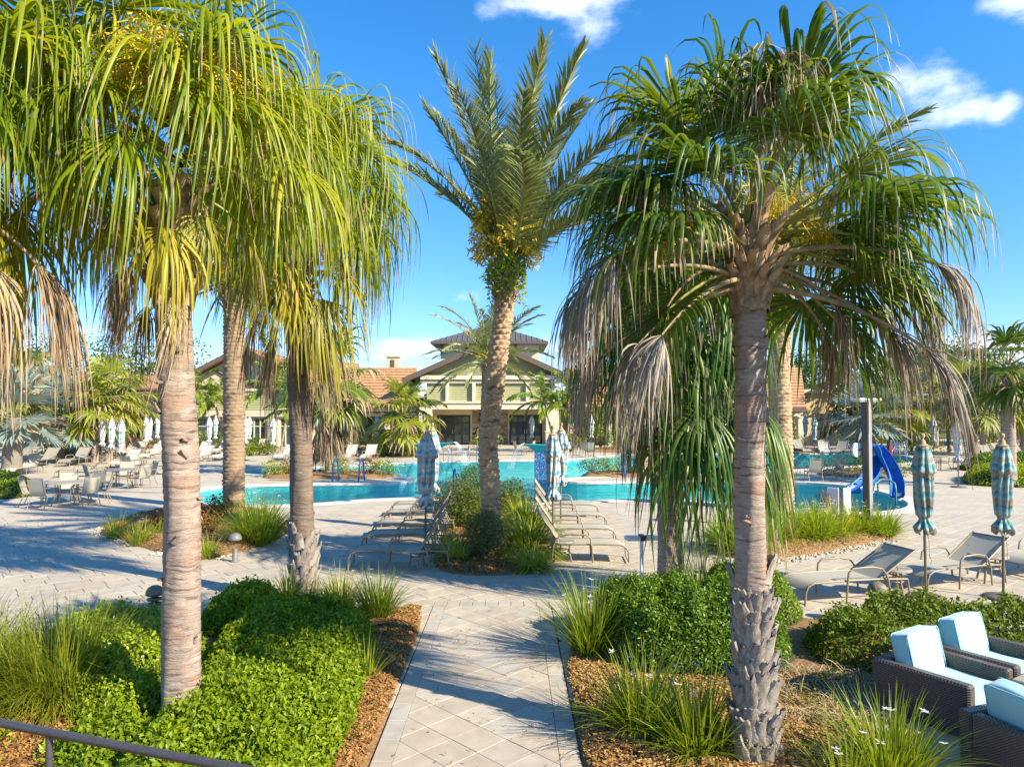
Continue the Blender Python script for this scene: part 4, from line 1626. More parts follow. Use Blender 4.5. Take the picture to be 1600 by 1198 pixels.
dplan = spiral([(80, 4), (50, 8), (20, 8), (-15, 7)], 30)
date_palm('date palm with shaggy brown trunk at the water edge between the two left fan palms', (365, 797), (366, 470), 15, dplan, 5, 1.2)
date_palm('date palm with knobbly pale trunk beside the right planting bed with white irises', (1223, 797), (1228, 400), 15.5, dplan, 6, 1.55, 'trunk_date', mid=[(1222, 700), (1217, 560)])
date_palm('small date palm with grey-green crown right behind the central palm trunk', (764, 712), (762, 575), 8.5, dplan, 7, 1.45, 'trunk_date_dark', mid=[(760, 640)])
date_palm('slender date palm on the far side of the pool seen through the hanging green curtain', (1003, 742), (1005, 560), 8.5, dplan, 8, 1.2, 'trunk_date')


# ---------- far fan palms
def far_fan(label, base, top, rpx, key='far', scale=1.0, seed=1, n=(3, 7, 8, 6), dead=0, mat='trunk', name='fan_palm', group='fan palms farther off', mid=None):
    t_, p_, r2, c_ = palm_base(name, label, 'palm tree', base, top, rpx, mat, 'ring', seed=seed, group=group, sides=14, dz=.08, flare=1.1, mid=mid)
    es = list(FANS[key].keys())
    fronds(t_, key, spiral(list(zip(es, n)), seed * 40), c_[2] + .1, c_[0], 0, seed=seed, scale=scale)
    if dead:
        fronds(t_, 'fardead', spiral([(-66, dead), (-40, dead // 2)], seed), c_[2] - .15, c_[0], 0, name='dead_frond', seed=seed + 1, scale=scale * 1.15)
    return t_


far_fan('fan palm with brown skirt of dead fronds in the left planter between the pools', (515, 741), (511, 600), 7.5, 'far', 1.55, 1, dead=12)
far_fan('lime-green fan palm with short smooth trunk right in front of the tiled roof', (631, 713), (631, 652), 4.5, 'farlime', 1.55, 2, (4, 8, 8, 7))
far_fan('yellow-green fan palm, leftmost trunk of the clump of three by the left dining tables', (148, 722), (150, 640), 5, 'farlime', 1.35, 3)
far_fan('yellow-green fan palm, middle and highest of the clump of three by the left dining tables', (170, 720), (172, 618), 5.5, 'farlime', 1.45, 4)
far_fan('yellow-green fan palm, rightmost of the clump of three by the left dining tables', (191, 712), (190, 635), 4.5, 'farlime', 1.45, 5)
far_fan('tall full-crowned fan palm with thick pale trunk at the right edge of the terrace', (1577, 760), (1574, 575), 10, 'far', 1.15, 6, (4, 8, 9, 9))
far_fan('fan palm with rough brown trunk widening at the white foot, right of the far umbrellas', (1520, 722), (1519, 622), 7, 'far', 1.35, 7, (4, 8, 8, 8), mat='trunk_dark')
far_fan('thin fan palm directly behind the rough brown trunk on the right', (1536, 712), (1537, 610), 4, 'far', 1.5, 8)
far_fan('fan palm cut by the right edge of the picture', (1598, 712), (1597, 640), 4, 'farlime', 1.6, 9)
far_fan('slim leaning fan palm in front of the dark trees, left of the far right umbrellas', (1484, 706), (1478, 628), 3.2, 'farlime', 1.4, 10)
far_fan('slim straight fan palm nearest the grassy slope on the right', (1463, 700), (1461, 612), 3.2, 'far', 1.6, 11)
far_fan('small fan palm beside the warm yellow wall', (1392, 710), (1412, 640), 2.8, 'farlime', 1.3, 12)
far_fan('fan palm with green crown at the far left behind the silver palm', (28, 708), (24, 600), 6, 'far', 1.7, 13)
far_fan('silver blue palm with massive grey trunk at the left edge', (18, 742), (24, 652), 13.5, 'silver', 1.35, 14, (5, 6, 6, 5), mat='trunk_grey', name='silver_palm', group='silver palms')
far_fan('silver palm with pale crown behind the dead hanging fronds on the left', (92, 722), (96, 655), 7, 'silver', 1.6, 15, (5, 7, 7, 5), mat='trunk_grey', name='silver_palm', group='silver palms')
far_fan('silver palm with stout dark trunk behind the light pole', (1347, 722), (1353, 650), 12, 'silver', 1.4, 16, (4, 6, 6, 6), mat='trunk_grey', name='silver_palm', group='silver palms')
far_fan('green-silver fan palm right of the light pole crown', (1390, 706), (1396, 618), 4, 'silver', 1.6, 17, (4, 6, 6, 5), mat='trunk_grey', name='silver_palm', group='silver palms')

# small feather palms by the clubhouse
FQ = {}
for e in (70, 35, 0):
    FQ[e] = [feather_mesh('feather_frond', R(e), [M['queen_leaf'], M['petiole']], e + 7 + i, L=1.9, n=30, ll=.5, w=.07, droop=1.6, far=True, lgrav=1.0) for i in range(2)]


def feather_palm(label, base, top, rpx, seed, scale=1.0):
    t_, p_, r2, c_ = palm_base('feather_palm', label, 'palm tree', base, top, rpx, 'trunk', 'ring', seed=seed, group='small feather palms by the clubhouse', sides=10, dz=.12, flare=1.1)
    feathers(t_, FQ, spiral([(70, 3), (35, 5), (0, 5)], seed * 33), c_[2] + .1, c_[0], scale, seed)


feather_palm('small feather palm with thin leaning trunk before the left clubhouse window', (354, 702), (335, 628), 1.6, 21, 1.35)
feather_palm('leftmost small feather palm, crown touching the near left trunk', (300, 702), (308, 612), 1.6, 22, 1.2)
feather_palm('small feather palm with pale upright trunk right of the stone pillar', (432, 706), (430, 608), 2.0, 23, 1.4)
feather_palm('small feather palm with trunk leaning right beside the dark fan palm trunk', (440, 703), (449, 640), 1.6, 24, 1.1)
feather_palm('small feather palm in front of the right porch pillar', (868, 706), (850, 628), 1.6, 25, 1.5)
feather_palm('small feather palm right of the porch pillar, second of the pair', (884, 706), (893, 625), 1.6, 26, 1.4)
feather_palm('small feather palm left of the porch with two thin trunks near it', (652, 706), (640, 640), 1.8, 27, 1.3)

# ------------------------------------------------------------------ planting beds
def bed(name, label, poly, seed, n_chip=0, h=.05, pebbles=0, peb_side=None, mat='mulch', chip='chip'):
    poly = smooth_poly(poly, 1)
    pa_ = np.array(poly)
    x0, y0 = pa_.min(0)
    x1, y1 = pa_.max(0)
    r_ = np.random.default_rng(seed)
    # heightfield over the polygon with its own rim
    nx, ny = max(8, int((x1 - x0) / .10)), max(8, int((y1 - y0) / .10))
    nx, ny = min(nx, 110), min(ny, 110)
    gx, gy = np.meshgrid(np.linspace(x0 - .05, x1 + .05, nx), np.linspace(y0 - .05, y1 + .05, ny))

    def hz(X, Y):
        ins = inside(poly, X, Y)
        d = edge_dist(poly, X, Y)
        return np.where(ins, .006 + h * (1 - np.exp(-d / .12)) * (1 + .35 * vnoise(X, Y, 1.6, seed)), -.03 - .2 * np.minimum(d, .2))
    z = hz(gx, gy)
    keep = (z > 0)
    keep = keep[:-1, :-1] | keep[1:, :-1] | keep[:-1, 1:] | keep[1:, 1:]
    idx = np.arange(nx * ny).reshape(ny, nx)
    q = np.stack([idx[:-1, :-1], idx[:-1, 1:], idx[1:, 1:], idx[1:, :-1]], -1)[keep]
    m1 = MB()
    m1.add(np.stack([gx, gy, z], -1).reshape(-1, 3), q)
    b_ = tag(put(name, m1.mesh(name, M[mat], True)), kind='structure')
    if n_chip:
        A = poly_area(poly)
        k_ = int(n_chip * A)
        X, Y = r_.uniform(x0, x1, k_ * 2), r_.uniform(y0, y1, k_ * 2)
        k = inside(poly, X, Y) & (edge_dist(poly, X, Y) > .02)
        X, Y = X[k], Y[k]
        n__ = len(X)
        a = r_.uniform(0, 2 * PI, n__)
        el = r_.normal(0, .35, n__)
        L_ = r_.uniform(.02, .075, n__)[:, None]
        w_ = r_.uniform(.003, .010, n__)[:, None]
        T = np.stack([np.cos(a) * np.cos(el), np.sin(a) * np.cos(el), np.sin(el)], -1)
        B = np.stack([-np.sin(a), np.cos(a), r_.normal(0, .5, n__)], -1)
        c = np.stack([X, Y, hz(X, Y) + .008 + r_.uniform(0, .015, n__)], -1)
        V = np.stack([c - T * L_ / 2 - B * w_, c - T * L_ / 2 + B * w_, c + T * L_ / 2 + B * w_, c + T * L_ / 2 - B * w_], 1)
        m1 = MB()
        m1.add(V.reshape(-1, 3), np.arange(n__ * 4).reshape(n__, 4))
        o = put(name + '_chips', m1.mesh(name + '_chips', M[chip]), b_)
        tag(o, kind='stuff')
    if pebbles:
        m1 = MB()
        ico = np.array([(1, 0, 0), (-1, 0, 0), (0, 1, 0), (0, -1, 0), (0, 0, 1), (0, 0, -1), (.65, .65, .5), (-.65, .65, .5), (-.65, -.65, .5), (.65, -.65, .5)])
        tr = [(4, 6, 7), (4, 7, 8), (4, 8, 9), (4, 9, 6), (0, 2, 6), (2, 1, 7), (1, 3, 8), (3, 0, 9), (2, 7, 6), (1, 8, 7), (3, 9, 8), (0, 6, 9)]
        cnt_ = 0
        while cnt_ < pebbles:
            i = r_.integers(0, len(pa_))
            a_, b2 = pa_[i], pa_[(i + 1) % len(pa_)]
            if peb_side and not peb_side((a_ + b2) / 2):
                continue
            seglen = np.linalg.norm(b2 - a_)
            for _ in range(max(1, int(seglen * 60))):
                u = r_.random()
                pnt = a_ + (b2 - a_) * u
                nv = np.array([(b2 - a_)[1], -(b2 - a_)[0]]) / (seglen + 1e-6)
                pnt = pnt + nv * r_.normal(0, .12)
                s_ = r_.uniform(.018, .048)
                ra = Euler((0, 0, r_.uniform(0, 6.3))).to_matrix()
                V = ico * [s_, s_ * r_.uniform(.6, .9), s_ * .55] * (1 + r_.normal(0, .08, ico.shape))
                V = V @ np.array(ra).T + [pnt[0], pnt[1], .012]
                m1.add(V, tris=tr)
                cnt_ += 1
                if cnt_ >= pebbles:
                    break
        tag(put(name + '_pebbles', m1.mesh(name + '_pebbles', M['pebble'], True), b_), kind='stuff')
    return b_


bed('mulch_bed', '', [(PX0 - .02, -5.5), (PX0 - .02, 10.95), (-2.3, 10.95), (-3.6, 10.6), (-5.0, 9.9), (-8.5, 9.3), (-14, 8.6), (-14, -5.5)], 1, 0, .05)
bed('mulch_bed', '', [(PX1 + .02, -5.5), (12.5, -5.5), (12.5, 9.1), (9.5, 9.6), (5.5, 9.7), (4.4, 10.4), (2.7, 10.7), (1.3, 10.5), (PX1 + .02, 10.0)], 2, 0, .05)
bedL = bed('mulch_strip', '', [(PX0 - .03, 4.6), (PX0 - .03, 10.9), (-1.75, 10.95), (-2.15, 9), (-2.1, 4.6)], 3, 2600, .075)
bed('mulch_strip', '', [(-3.0, 4.3), (-3.0, 7.2), (-3.7, 7.9), (-6.5, 7.2), (-6.8, 4.3)], 4, 1300, .075)
bed('mulch_strip', '', [(PX1 + .03, 4.6), (PX1 + .03, 9.6), (1.3, 8.6), (2.2, 8.3), (3.3, 8.3), (3.5, 7.2), (3.3, 4.6)], 5, 2400, .075)

isl_c = [G(*p) for p in [(672, 880), (690, 893), (730, 899), (790, 899), (846, 893), (852, 870), (838, 815), (815, 782), (780, 772), (735, 774), (708, 800), (690, 850)]]
bed('planted_island', '', isl_c, 6, 900, .10, 260, None)
isl_l = [G(*p) for p in [(140, 832), (200, 848), (262, 868), (320, 877), (380, 862), (448, 838), (452, 818), (420, 800), (360, 793), (290, 794), (215, 803)]]
bed('planted_island', '', isl_l, 7, 380, .12, 900, lambda p: p[0] < -5.8)
isl_r = [G(*p) for p in [(1100, 846), (1112, 868), (1160, 876), (1230, 874), (1320, 858), (1408, 838), (1412, 822), (1350, 806), (1240, 802), (1140, 812)]]
bed('planted_island', '', isl_r, 8, 300, .12, 1100, lambda p: p[1] < 16.6)
pl1 = [G(*p) for p in [(405, 746), (430, 749), (560, 748), (615, 747), (618, 741), (560, 736), (480, 736), (420, 739)]]
bed('far_planter', '', pl1, 9, 0, .12)
pl2 = [G(*p) for p in [(905, 744), (940, 746), (1000, 745), (1080, 743), (1090, 738), (1020, 736), (920, 738)]]
bed('far_planter', '', pl2, 10, 0, .12)
pl3 = [G(*p) for p in [(1270, 742), (1330, 746), (1400, 748), (1420, 738), (1380, 732), (1290, 734)]]
bed('far_planter', '', pl3, 11, 0, .12)
# beds along the building and the far deck edge
bed('foundation_bed', '', [(-24, 50.5), (-17.8, 50.5), (-17.8, 56), (-24, 56)], 12, 0, .08)
bed('foundation_bed', '', [(-14.6, 44.5), (-6.3, 44.2), (-6.3, 56), (-14.6, 56)], 13, 0, .08)
bed('foundation_bed', '', [(5.2, 47.5), (24, 47.5), (24, 56), (5.2, 56)], 14, 0, .08)

# hedges on the left
hedge('hedge', 'big bright green clipped shrub mass right of the near left trunk', 'hedge',
      [(-1.48, 4.4), (-1.50, 7.2), (-1.72, 8.6), (-1.85, 9.7), (-2.6, 10.15), (-3.5, 10.2), (-3.75, 9.2), (-3.5, 8.2), (-3.3, 7.4), (-3.25, 6.2), (-2.95, 5.0), (-2.8, 4.2)], .43, .058, .032, 3000, 'hedge', 101, edge=.13, bumpy=.24, upr=.8)
hedge('hedge', 'darker leafy shrub mass at the foot of the second left palm', 'hedge',
      [(-3.4, 9.3), (-3.2, 10.7), (-3.9, 10.9), (-4.4, 10.2), (-4.2, 9.3)], .50, .056, .032, 2800, 'hedge', 102, edge=.15, bumpy=.25, upr=.8)
hedge('hedge', 'sunlit yellow-green shrub mass left of the near left trunk', 'hedge',
      [(-3.15, 6.5), (-3.45, 8.2), (-3.9, 9.2), (-5.4, 9.5), (-6.0, 8.9), (-4.9, 7.6), (-3.9, 6.4)], .50, .050, .028, 3400, 'hedge_lime', 103, bumpy=.34, upr=1.2)
hedge('hedge', 'small deep green shrub mass at the left foot of the near left trunk', 'hedge',
      [(-2.9, 5.2), (-3.05, 6.3), (-3.6, 7.0), (-4.1, 6.5), (-3.6, 5.2)], .40, .052, .030, 3200, 'hedge', 104, bumpy=.34, upr=1.2)
# right
hedge('hedge', 'dense dark green block hedge right of the path, between path and near right palm', 'hedge',
      [(1.02, 9.9), (1.05, 8.7), (1.35, 8.05), (2.0, 7.85), (2.7, 7.9), (3.3, 8.3), (3.5, 9.2), (2.7, 10.1), (1.9, 10.3)], .74, .050, .028, 3300, 'hedge_dark', 105, edge=.12, bumpy=.13, upr=.6)
hedge('hedge', 'dark hedge block behind the near right palm trunk, beside the ringed trunk', 'hedge',
      [(2.85, 10.2), (2.9, 11.4), (3.6, 11.6), (4.3, 10.8), (4.1, 9.9), (3.4, 9.7)], .70, .045, .026, 2600, 'hedge_dark', 106, edge=.18)
hedge('hedge', 'loose olive shrub row behind the blue-cushioned wicker armchairs', 'hedge',
      [(3.6, 8.2), (3.7, 9.4), (5.0, 9.75), (7.2, 9.8), (9.4, 9.5), (9.2, 8.7), (6.6, 8.75), (5.2, 8.6), (4.5, 8.0)], .58, .060, .030, 1900, 'hedge_loose', 107, edge=.25, bumpy=.34, core=False, upr=1.5)

# ornamental grasses and irises
tuft('ornamental_grass', 'large fountain of fine arching grass at the left edge', 'grass', -4.75, 7.5, .8, .74, 'grass_pale', 1, 3600, .010, 1.35, 1.5, 0, K=6, spread=.5)
tuft('ornamental_grass', 'second fountain grass cut by the left picture edge', 'grass', -5.7, 7.4, .8, .76, 'grass_pale', 2, 2600, .010, 1.3, 1.5, 0, K=6, spread=.5)
g1 = 'irises along the path'
tuft('iris_clump', 'iris clump with a few white flowers at the left top of the path', 'iris', -1.95, 10.35, .5, .55, 'grass', 3, 420, .013, .95, 1.2, 8, g1)
tuft('iris_clump', 'low iris clump left of the path behind the first iris clump', 'iris', -2.6, 10.75, .5, .5, 'grass', 4, 330, .013, .95, 1.2, 7, g1)
tuft('iris_clump', 'iris clump at the foot of the torn grey trunk', 'iris', -3.45, 11.0, .35, .5, 'grass', 5, 180, .012, .9, 1.2, 1, g1)
tuft('iris_clump', 'small iris clump on the orange mulch left of the path', 'iris', -1.62, 7.95, .2, .42, 'grass', 6, 60, .012, .8, 1.0, 0, g1)
tuft('iris_clump', 'tiny iris sprig in the lower left mulch strip', 'iris', -1.55, 6.5, .15, .30, 'hedge_lime', 7, 40, .012, .8, 1.0, 0, g1)
tuft('iris_clump', 'dark upright iris clump leaning over the right path edge', 'iris', .98, 8.75, .45, .78, 'grass', 8, 330, .017, .85, .9, 5, g1)
tuft('iris_clump', 'iris clump with white flowers on the mulch left of the near right palm', 'iris', 1.22, 6.65, .5, .62, 'grass', 9, 420, .014, .95, 1.1, 5, g1)
tuft('iris_clump', 'fuller iris clump right beside the near right palm foot', 'iris', 1.62, 6.25, .45, .56, 'grass', 10, 380, .014, .95, 1.1, 4, g1)
tuft('iris_clump', 'bright yellow-green iris clump with white blooms before the wicker armchairs', 'iris', 3.02, 5.75, .55, .54, 'grass', 11, 620, .014, 1.0, 1.1, 6, g1)
tuft('iris_clump', 'iris clump at the bottom edge right of the near right palm', 'iris', 2.55, 5.45, .3, .42, 'grass', 12, 130, .012, .9, 1.1, 2, g1)
tuft('iris_clump', 'white-flowered iris sprigs behind the dark hedge by the ringed trunk', 'iris', 3.1, 11.6, .4, .75, 'grass', 13, 150, .012, .8, 1.0, 9, g1)

# small weeds and dry stalks
r_ = np.random.default_rng(9)
for k, (x, y, s) in enumerate([(-3.9, 6.2, .22), (-4.3, 5.6, .3), (-3.7, 5.2, .28), (-4.7, 6.4, .26), (-4.9, 5.3, .3), (-3.3, 4.9, .3), (-5.3, 6.3, .3)]):
    shrub('broadleaf_weed', ['young broadleaf weed on bare mulch behind the railing, below the grass', 'broadleaf weed patch directly above the handrail', 'broadleaf weed patch below the handrail, right of its post',
                             'weed with long lime leaves at the foot of the fountain grass', 'weed patch below the handrail at the left edge', 'weed patch at the bottom edge beside the near left trunk', 'lime weed left of the railing post'][k],
          'weed', x, y, s, s * .9, 'hedge_lime', 200 + k, .085, .032, 170, 'weeds on the left mulch', lobes=4)
m1 = MB()
for k in range(1500):
    x, y = r_.uniform(2.35, 3.9), r_.uniform(6.7, 8.1)
    a = r_.uniform(0, 6.28)
    e = r_.normal(.1, .3)
    L_ = r_.uniform(.06, .32)
    p0 = np.array([x, y, .06 + abs(r_.normal(0, .04))])
    T = np.array([math.cos(a) * math.cos(e), math.sin(a) * math.cos(e), abs(math.sin(e))])
    B = np.array([-math.sin(a), math.cos(a), r_.normal(0, .4)]) * .0035
    mid = p0 + T * L_ * .5 + [0, 0, .02]
    m1.add([p0 - B, p0 + B, mid + B, mid - B, p0 + T * L_ - [0, 0, .02]], [(0, 1, 2, 3)], [(3, 2, 4)])
tag(put('dry_ground_cover', m1.mesh('dry_ground_cover', M['straw'])), kind='stuff')
for k, (x, y, s) in enumerate([(2.9, 7.3, .32), (3.3, 7.7, .3), (3.0, 6.75, .24), (2.65, 6.4, .2), (3.6, 7.9, .25)]):
    shrub('trailing_weed', ['sparse trailing weed on straw between palm and wicker chair', 'trailing weed in the shade at the back of the wicker armchair', 'small weed beside the lower right palm trunk',
                            'tiny weed sprig right at the palm foot', 'thin weed at the hedge foot behind the armchair'][k],
          'weed', x, y, s, s * .55, 'hedge_loose', 230 + k, .045, .018, 260, 'weeds on the right straw', lobes=5)

# centre island shrubs
cx, cy = G(765, 850)
S_ = 'shrubs in the centre island'
shrub('island_shrub', 'dark green bushy shrub left of the central date palm trunk', 'shrub', *G(722, 828), .85, 1.2, 'hedge_loose', 301, .085, .024, 5200, S_, 'bush_brown', 8)
shrub('island_shrub', 'brown-tinged wiry shrub wrapped round the foot of the central date palm', 'shrub', *G(762, 876), .62, .95, 'bush_brown', 302, .055, .018, 6500, S_, None, 8)
shrub('island_shrub', 'dark shrub crest at the back of the centre island, behind the left bush', 'shrub', *G(738, 798), .85, 1.35, 'hedge_dark', 303, .07, .03, 4000, S_, 'bush_brown', 7)
shrub('island_shrub', 'dark green shrub right behind the central trunk', 'shrub', *G(803, 822), .7, 1.2, 'hedge_loose', 304, .075, .026, 3600, S_, None, 7)
for k, (px, py, h, n_, lab) in enumerate([(822, 842, .95, 900, 'tall variegated grass right of the central trunk, rear clump'), (824, 870, .85, 900, 'variegated grass right of the central trunk, middle clump'),
                                          (832, 890, .5, 240, 'low variegated grass at the right front corner of the centre island'), (712, 878, .5, 200, 'spiky pale grass at the left front of the centre island'),
                                          (700, 860, .5, 160, 'small spiky grass at the left rim of the centre island')]):
    tuft('variegated_grass', lab, 'grass', *G(px, py), .6, h * .82, 'grass_var', 40 + k, int(n_ * 1.4), .026, 1.3, 1.9, 0, 'variegated grasses in the centre island')

# left island plants
tuft('iris_clump', 'iris with tiny white flowers at the left tip of the left island', 'iris', *G(182, 842), .5, .5, 'grass', 50, 160, .014, .9, 1.1, 4, 'irises in the left island')
tuft('iris_clump', 'second iris from the left tip of the left island', 'iris', *G(215, 852), .5, .5, 'grass', 51, 170, .014, .9, 1.1, 3, 'irises in the left island')
tuft('iris_clump', 'large white-flowered iris clump right of the brown date palm', 'iris', *G(402, 850), .95, .95, 'grass', 52, 800, .018, 1.0, 1.1, 14, 'irises in the left island', fs=.05)
tuft('iris_clump', 'low iris in front of the globe light on the left island', 'iris', *G(326, 872), .4, .4, 'grass', 53, 170, .014, 1.0, 1.1, 0, 'irises in the left island')
tuft('iris_clump', 'iris behind the near left trunk on the left island', 'iris', *G(248, 838), .4, .4, 'grass', 54, 120, .014, .9, 1.1, 0, 'irises in the left island')
for k, (px, py, h, lab) in enumerate([(318, 822, .62, 'orange-red croton right beside the near left trunk'), (340, 815, .7, 'tall dark red croton at the foot of the brown date palm'), (252, 834, .5, 'small croton seen left of the near left trunk'), (326, 838, .5, 'low orange croton in the middle of the left island')]):
    shrub('croton', lab, 'shrub', *G(px, py), .38, h, 'croton', 310 + k, .12, .05, 340, 'crotons in the left island', lobes=6)
# right island plants
for k, (px, py, h, n_, fl, lab) in enumerate([(1135, 858, .8, 420, 6, 'iris at the left end of the right planting bed'), (1165, 868, .7, 300, 8, 'iris with white flowers in front, left in the right planting bed'),
                                              (1200, 850, .85, 420, 8, 'iris in front of the pale date palm foot'), (1238, 846, .8, 420, 8, 'iris just right of the pale date palm foot'),
                                              (1275, 846, .8, 420, 10, 'iris in the middle right of the right planting bed'), (1310, 840, .75, 420, 12, 'iris with many white flowers below the white panels'),
                                              (1345, 836, .7, 360, 6, 'iris left of the light pole foot'), (1380, 838, .65, 300, 4, 'iris right of the light pole foot')]):
    tuft('iris_clump', lab, 'iris', *G(px, py), .6, h * .92, 'grass_bright', 60 + k, n_, .026, 1.1, 1.3, fl, 'irises in the right planting bed', fs=.045)
shrub('croton', 'dark red croton standing above the irises in the right planting bed', 'shrub', *G(1288, 826), .25, .95, 'croton', 330, .12, .04, 160, None, lobes=4)

# far planters
for k, (px, py, w_, h, mt, lab) in enumerate([(428, 745, .9, .75, 'hedge_lime', 'lime grass mound at the left end of the left planter'), (455, 744, .8, .9, 'croton', 'reddish croton in the left planter'),
                                              (540, 744, .8, .7, 'hedge_lime', 'low green mound by the blue rails'), (578, 743, .8, .9, 'croton', 'dark red croton near the right end of the left planter'), (602, 745, .8, .8, 'hedge_lime', 'bright grass mound at the right end of the left planter'),
                                              (925, 743, .95, .8, 'bush_brown', 'brown-green mound at the left end of the right planter'), (950, 742, 1.0, .8, 'hedge_lime', 'lime mound in the right planter'), (985, 742, .9, .8, 'hedge_loose', 'green mound beside the blue post'),
                                              (1300, 742, 1.2, .8, 'hedge_loose', 'low green shrub behind the sling chairs'), (1345, 742, 1.3, .9, 'hedge_dark', 'dark shrub at the foot of the stout silver palm'), (1400, 744, 1.1, .7, 'hedge_loose', 'olive shrub right of the blue slide')]):
    shrub('planter_shrub', lab, 'shrub', *G(px, py), w_, h, mt, 340 + k, .13, .045, 420, 'shrubs in the far planters', lobes=7)
# clipped hedges on the far right terrace and left
hedge('hedge', 'front clipped hedge on the right beside the freestanding umbrella base', 'hedge', [G(1505, 757), G(1545, 760), G(1600, 762), G(1640, 762), G(1640, 744), G(1560, 744), G(1505, 744)], .62, .11, .06, 330, 'hedge', 120, edge=.3)
hedge('hedge', 'back clipped hedge on the right, behind the front one', 'hedge', [G(1500, 736), G(1600, 738), G(1660, 738), G(1660, 729), G(1500, 729)], .75, .13, .07, 200, 'hedge_dark', 121, edge=.35)
hedge('hedge', 'dark low hedge at the left edge beside the dining table', 'hedge', [G(-60, 778), G(0, 781), G(52, 776), G(58, 762), G(30, 756), G(-60, 757)], .62, .10, .055, 420, 'hedge_loose', 122, edge=.3)
for k, (px, py, w_, h, mt) in enumerate([(100, 716, 1.6, 1.0, 'hedge_loose'), (135, 708, 1.6, 1.2, 'hedge_dark'), (210, 707, 1.6, 1.0, 'croton'), (262, 704, 1.6, 1.1, 'hedge_loose'), (322, 703, 1.5, 1.5, 'hedge_lime'), (396, 703, 1.4, 1.0, 'hedge_dark'),
                                         (418, 711, .9, .9, 'hedge_loose'), (389, 712, .9, .8, 'hedge'), (560, 704, 1.8, 1.3, 'hedge_lime'), (590, 702, 1.8, 1.4, 'hedge_loose'), (608, 712, 1.2, .9, 'hedge_loose'), (645, 713, 1.2, .9, 'hedge'),
                                         (757, 709, 1.3, 1.5, 'hedge_lime'), (892, 706, 1.2, 1.3, 'hedge'), (905, 698, 1.5, 1.6, 'croton'), (938, 700, 2.0, 3.2, 'hedge_lime'), (965, 703, 1.6, 1.5, 'hedge'), (1010, 701, 1.8, 1.6, 'hedge_loose'), (1195, 706, 1.4, 1.3, 'hedge_lime'),
                                         (1236, 705, 1.2, 1.2, 'hedge_lime'), (1340, 704, 1.5, 1.3, 'hedge_dark'), (1370, 701, 1.6, 1.4, 'hedge_loose'), (1425, 706, 1.6, 1.6, 'hedge_dark'), (1440, 712, 1.3, 1.0, 'hedge_loose'), (1555, 706, 2.0, 1.0, 'hedge_lime')]):
    shrub('garden_shrub', {0: 'low shrub behind the left loungers', 1: 'dark shrub left of the palm clump', 2: 'reddish shrub right of the palm clump', 3: 'shrub left of the near left trunk in the distance', 4: 'bright rounded shrub before the left clubhouse window', 5: 'dark shrub under the middle clubhouse window',
                           6: 'small shrub right of the walkway', 7: 'small shrub left of the walkway', 8: 'lime shrub in the shade of the loggia, left', 9: 'olive shrub before the loggia', 10: 'low shrub left of the short lime palm', 11: 'low shrub right of the short lime palm',
                           12: 'rounded green shrub at the pool edge before the stone pier', 13: 'bright low shrub right of the porch', 14: 'reddish shrub right of the porch pillar', 15: 'tall airy yellow-green shrub before the right loggia', 16: 'green shrub right of the airy shrub', 17: 'olive shrub by the right loggia columns',
                           18: 'lime shrub left of the pale date palm trunk', 19: 'small lime shrub right of the pale date palm trunk', 20: 'dark shrub behind the far right loungers', 21: 'shrub behind the light pole', 22: 'large dark shrub right of the slide', 23: 'round shrub left of the far right table', 24: 'lime shrub before the grassy slope'}[k],
          'shrub', *G(px, py), w_, h, mt, 370 + k, .20, .08, 420 if k != 15 else 700, 'garden shrubs by the far deck', lobes=7)


# fallen leaves and bark crumbs on the paving
m1 = MB()
r_ = np.random.default_rng(15)
n__ = 520
X = np.concatenate([r_.uniform(PX0, PX1, 170), r_.uniform(-6, 7, 350)])
Y = np.concatenate([r_.uniform(5.4, 11, 170), r_.uniform(11.2, 15, 350)])
leaves(m1, np.stack([X, Y, np.full(n__, .006)], -1), np.tile([0, 0, 3.0], (n__, 1)), .045, .016, r_)
tag(put('leaf_litter', m1.mesh('leaf_litter', M['chip'])), kind='stuff')

# ------------------------------------------------------------------ background trees
def tree(label, x, y, r, h, mat, seed, trunk_h=2.0, n=2600, L=.5):
    t_ = thing('tree', label, 'tree', (x, y, 0), 0, 'trees behind the resort')
    r_ = np.random.default_rng(seed)
    m1, m2 = MB(), MB()
    m2.tube([(0, 0, 0), (.1, 0, h * .35), (0, .1, h * .7)], [.3, .2, .08], 7)
    for k in range(11):
        a = r_.uniform(0, 6.28)
        q = r_.uniform(.1, .75) * r
        rad = r * r_.uniform(.28, .5)
        c = np.array([q * math.cos(a), q * math.sin(a), trunk_h + (h - trunk_h) * r_.uniform(.15, .85)])
        m2.tube([(0, 0, h * .3), c * .6 + [0, 0, h * .1], c], [.12, .07, .03], 5)
        blob_leaves(m1, c, (rad, rad, rad * .75), n // 11, L, L * .5, r_, 0, .5)
    put('crown', m1.mesh('tree_crown', M[mat]), t_)
    put('trunk', m2.mesh('tree_trunk', M['twig']), t_)


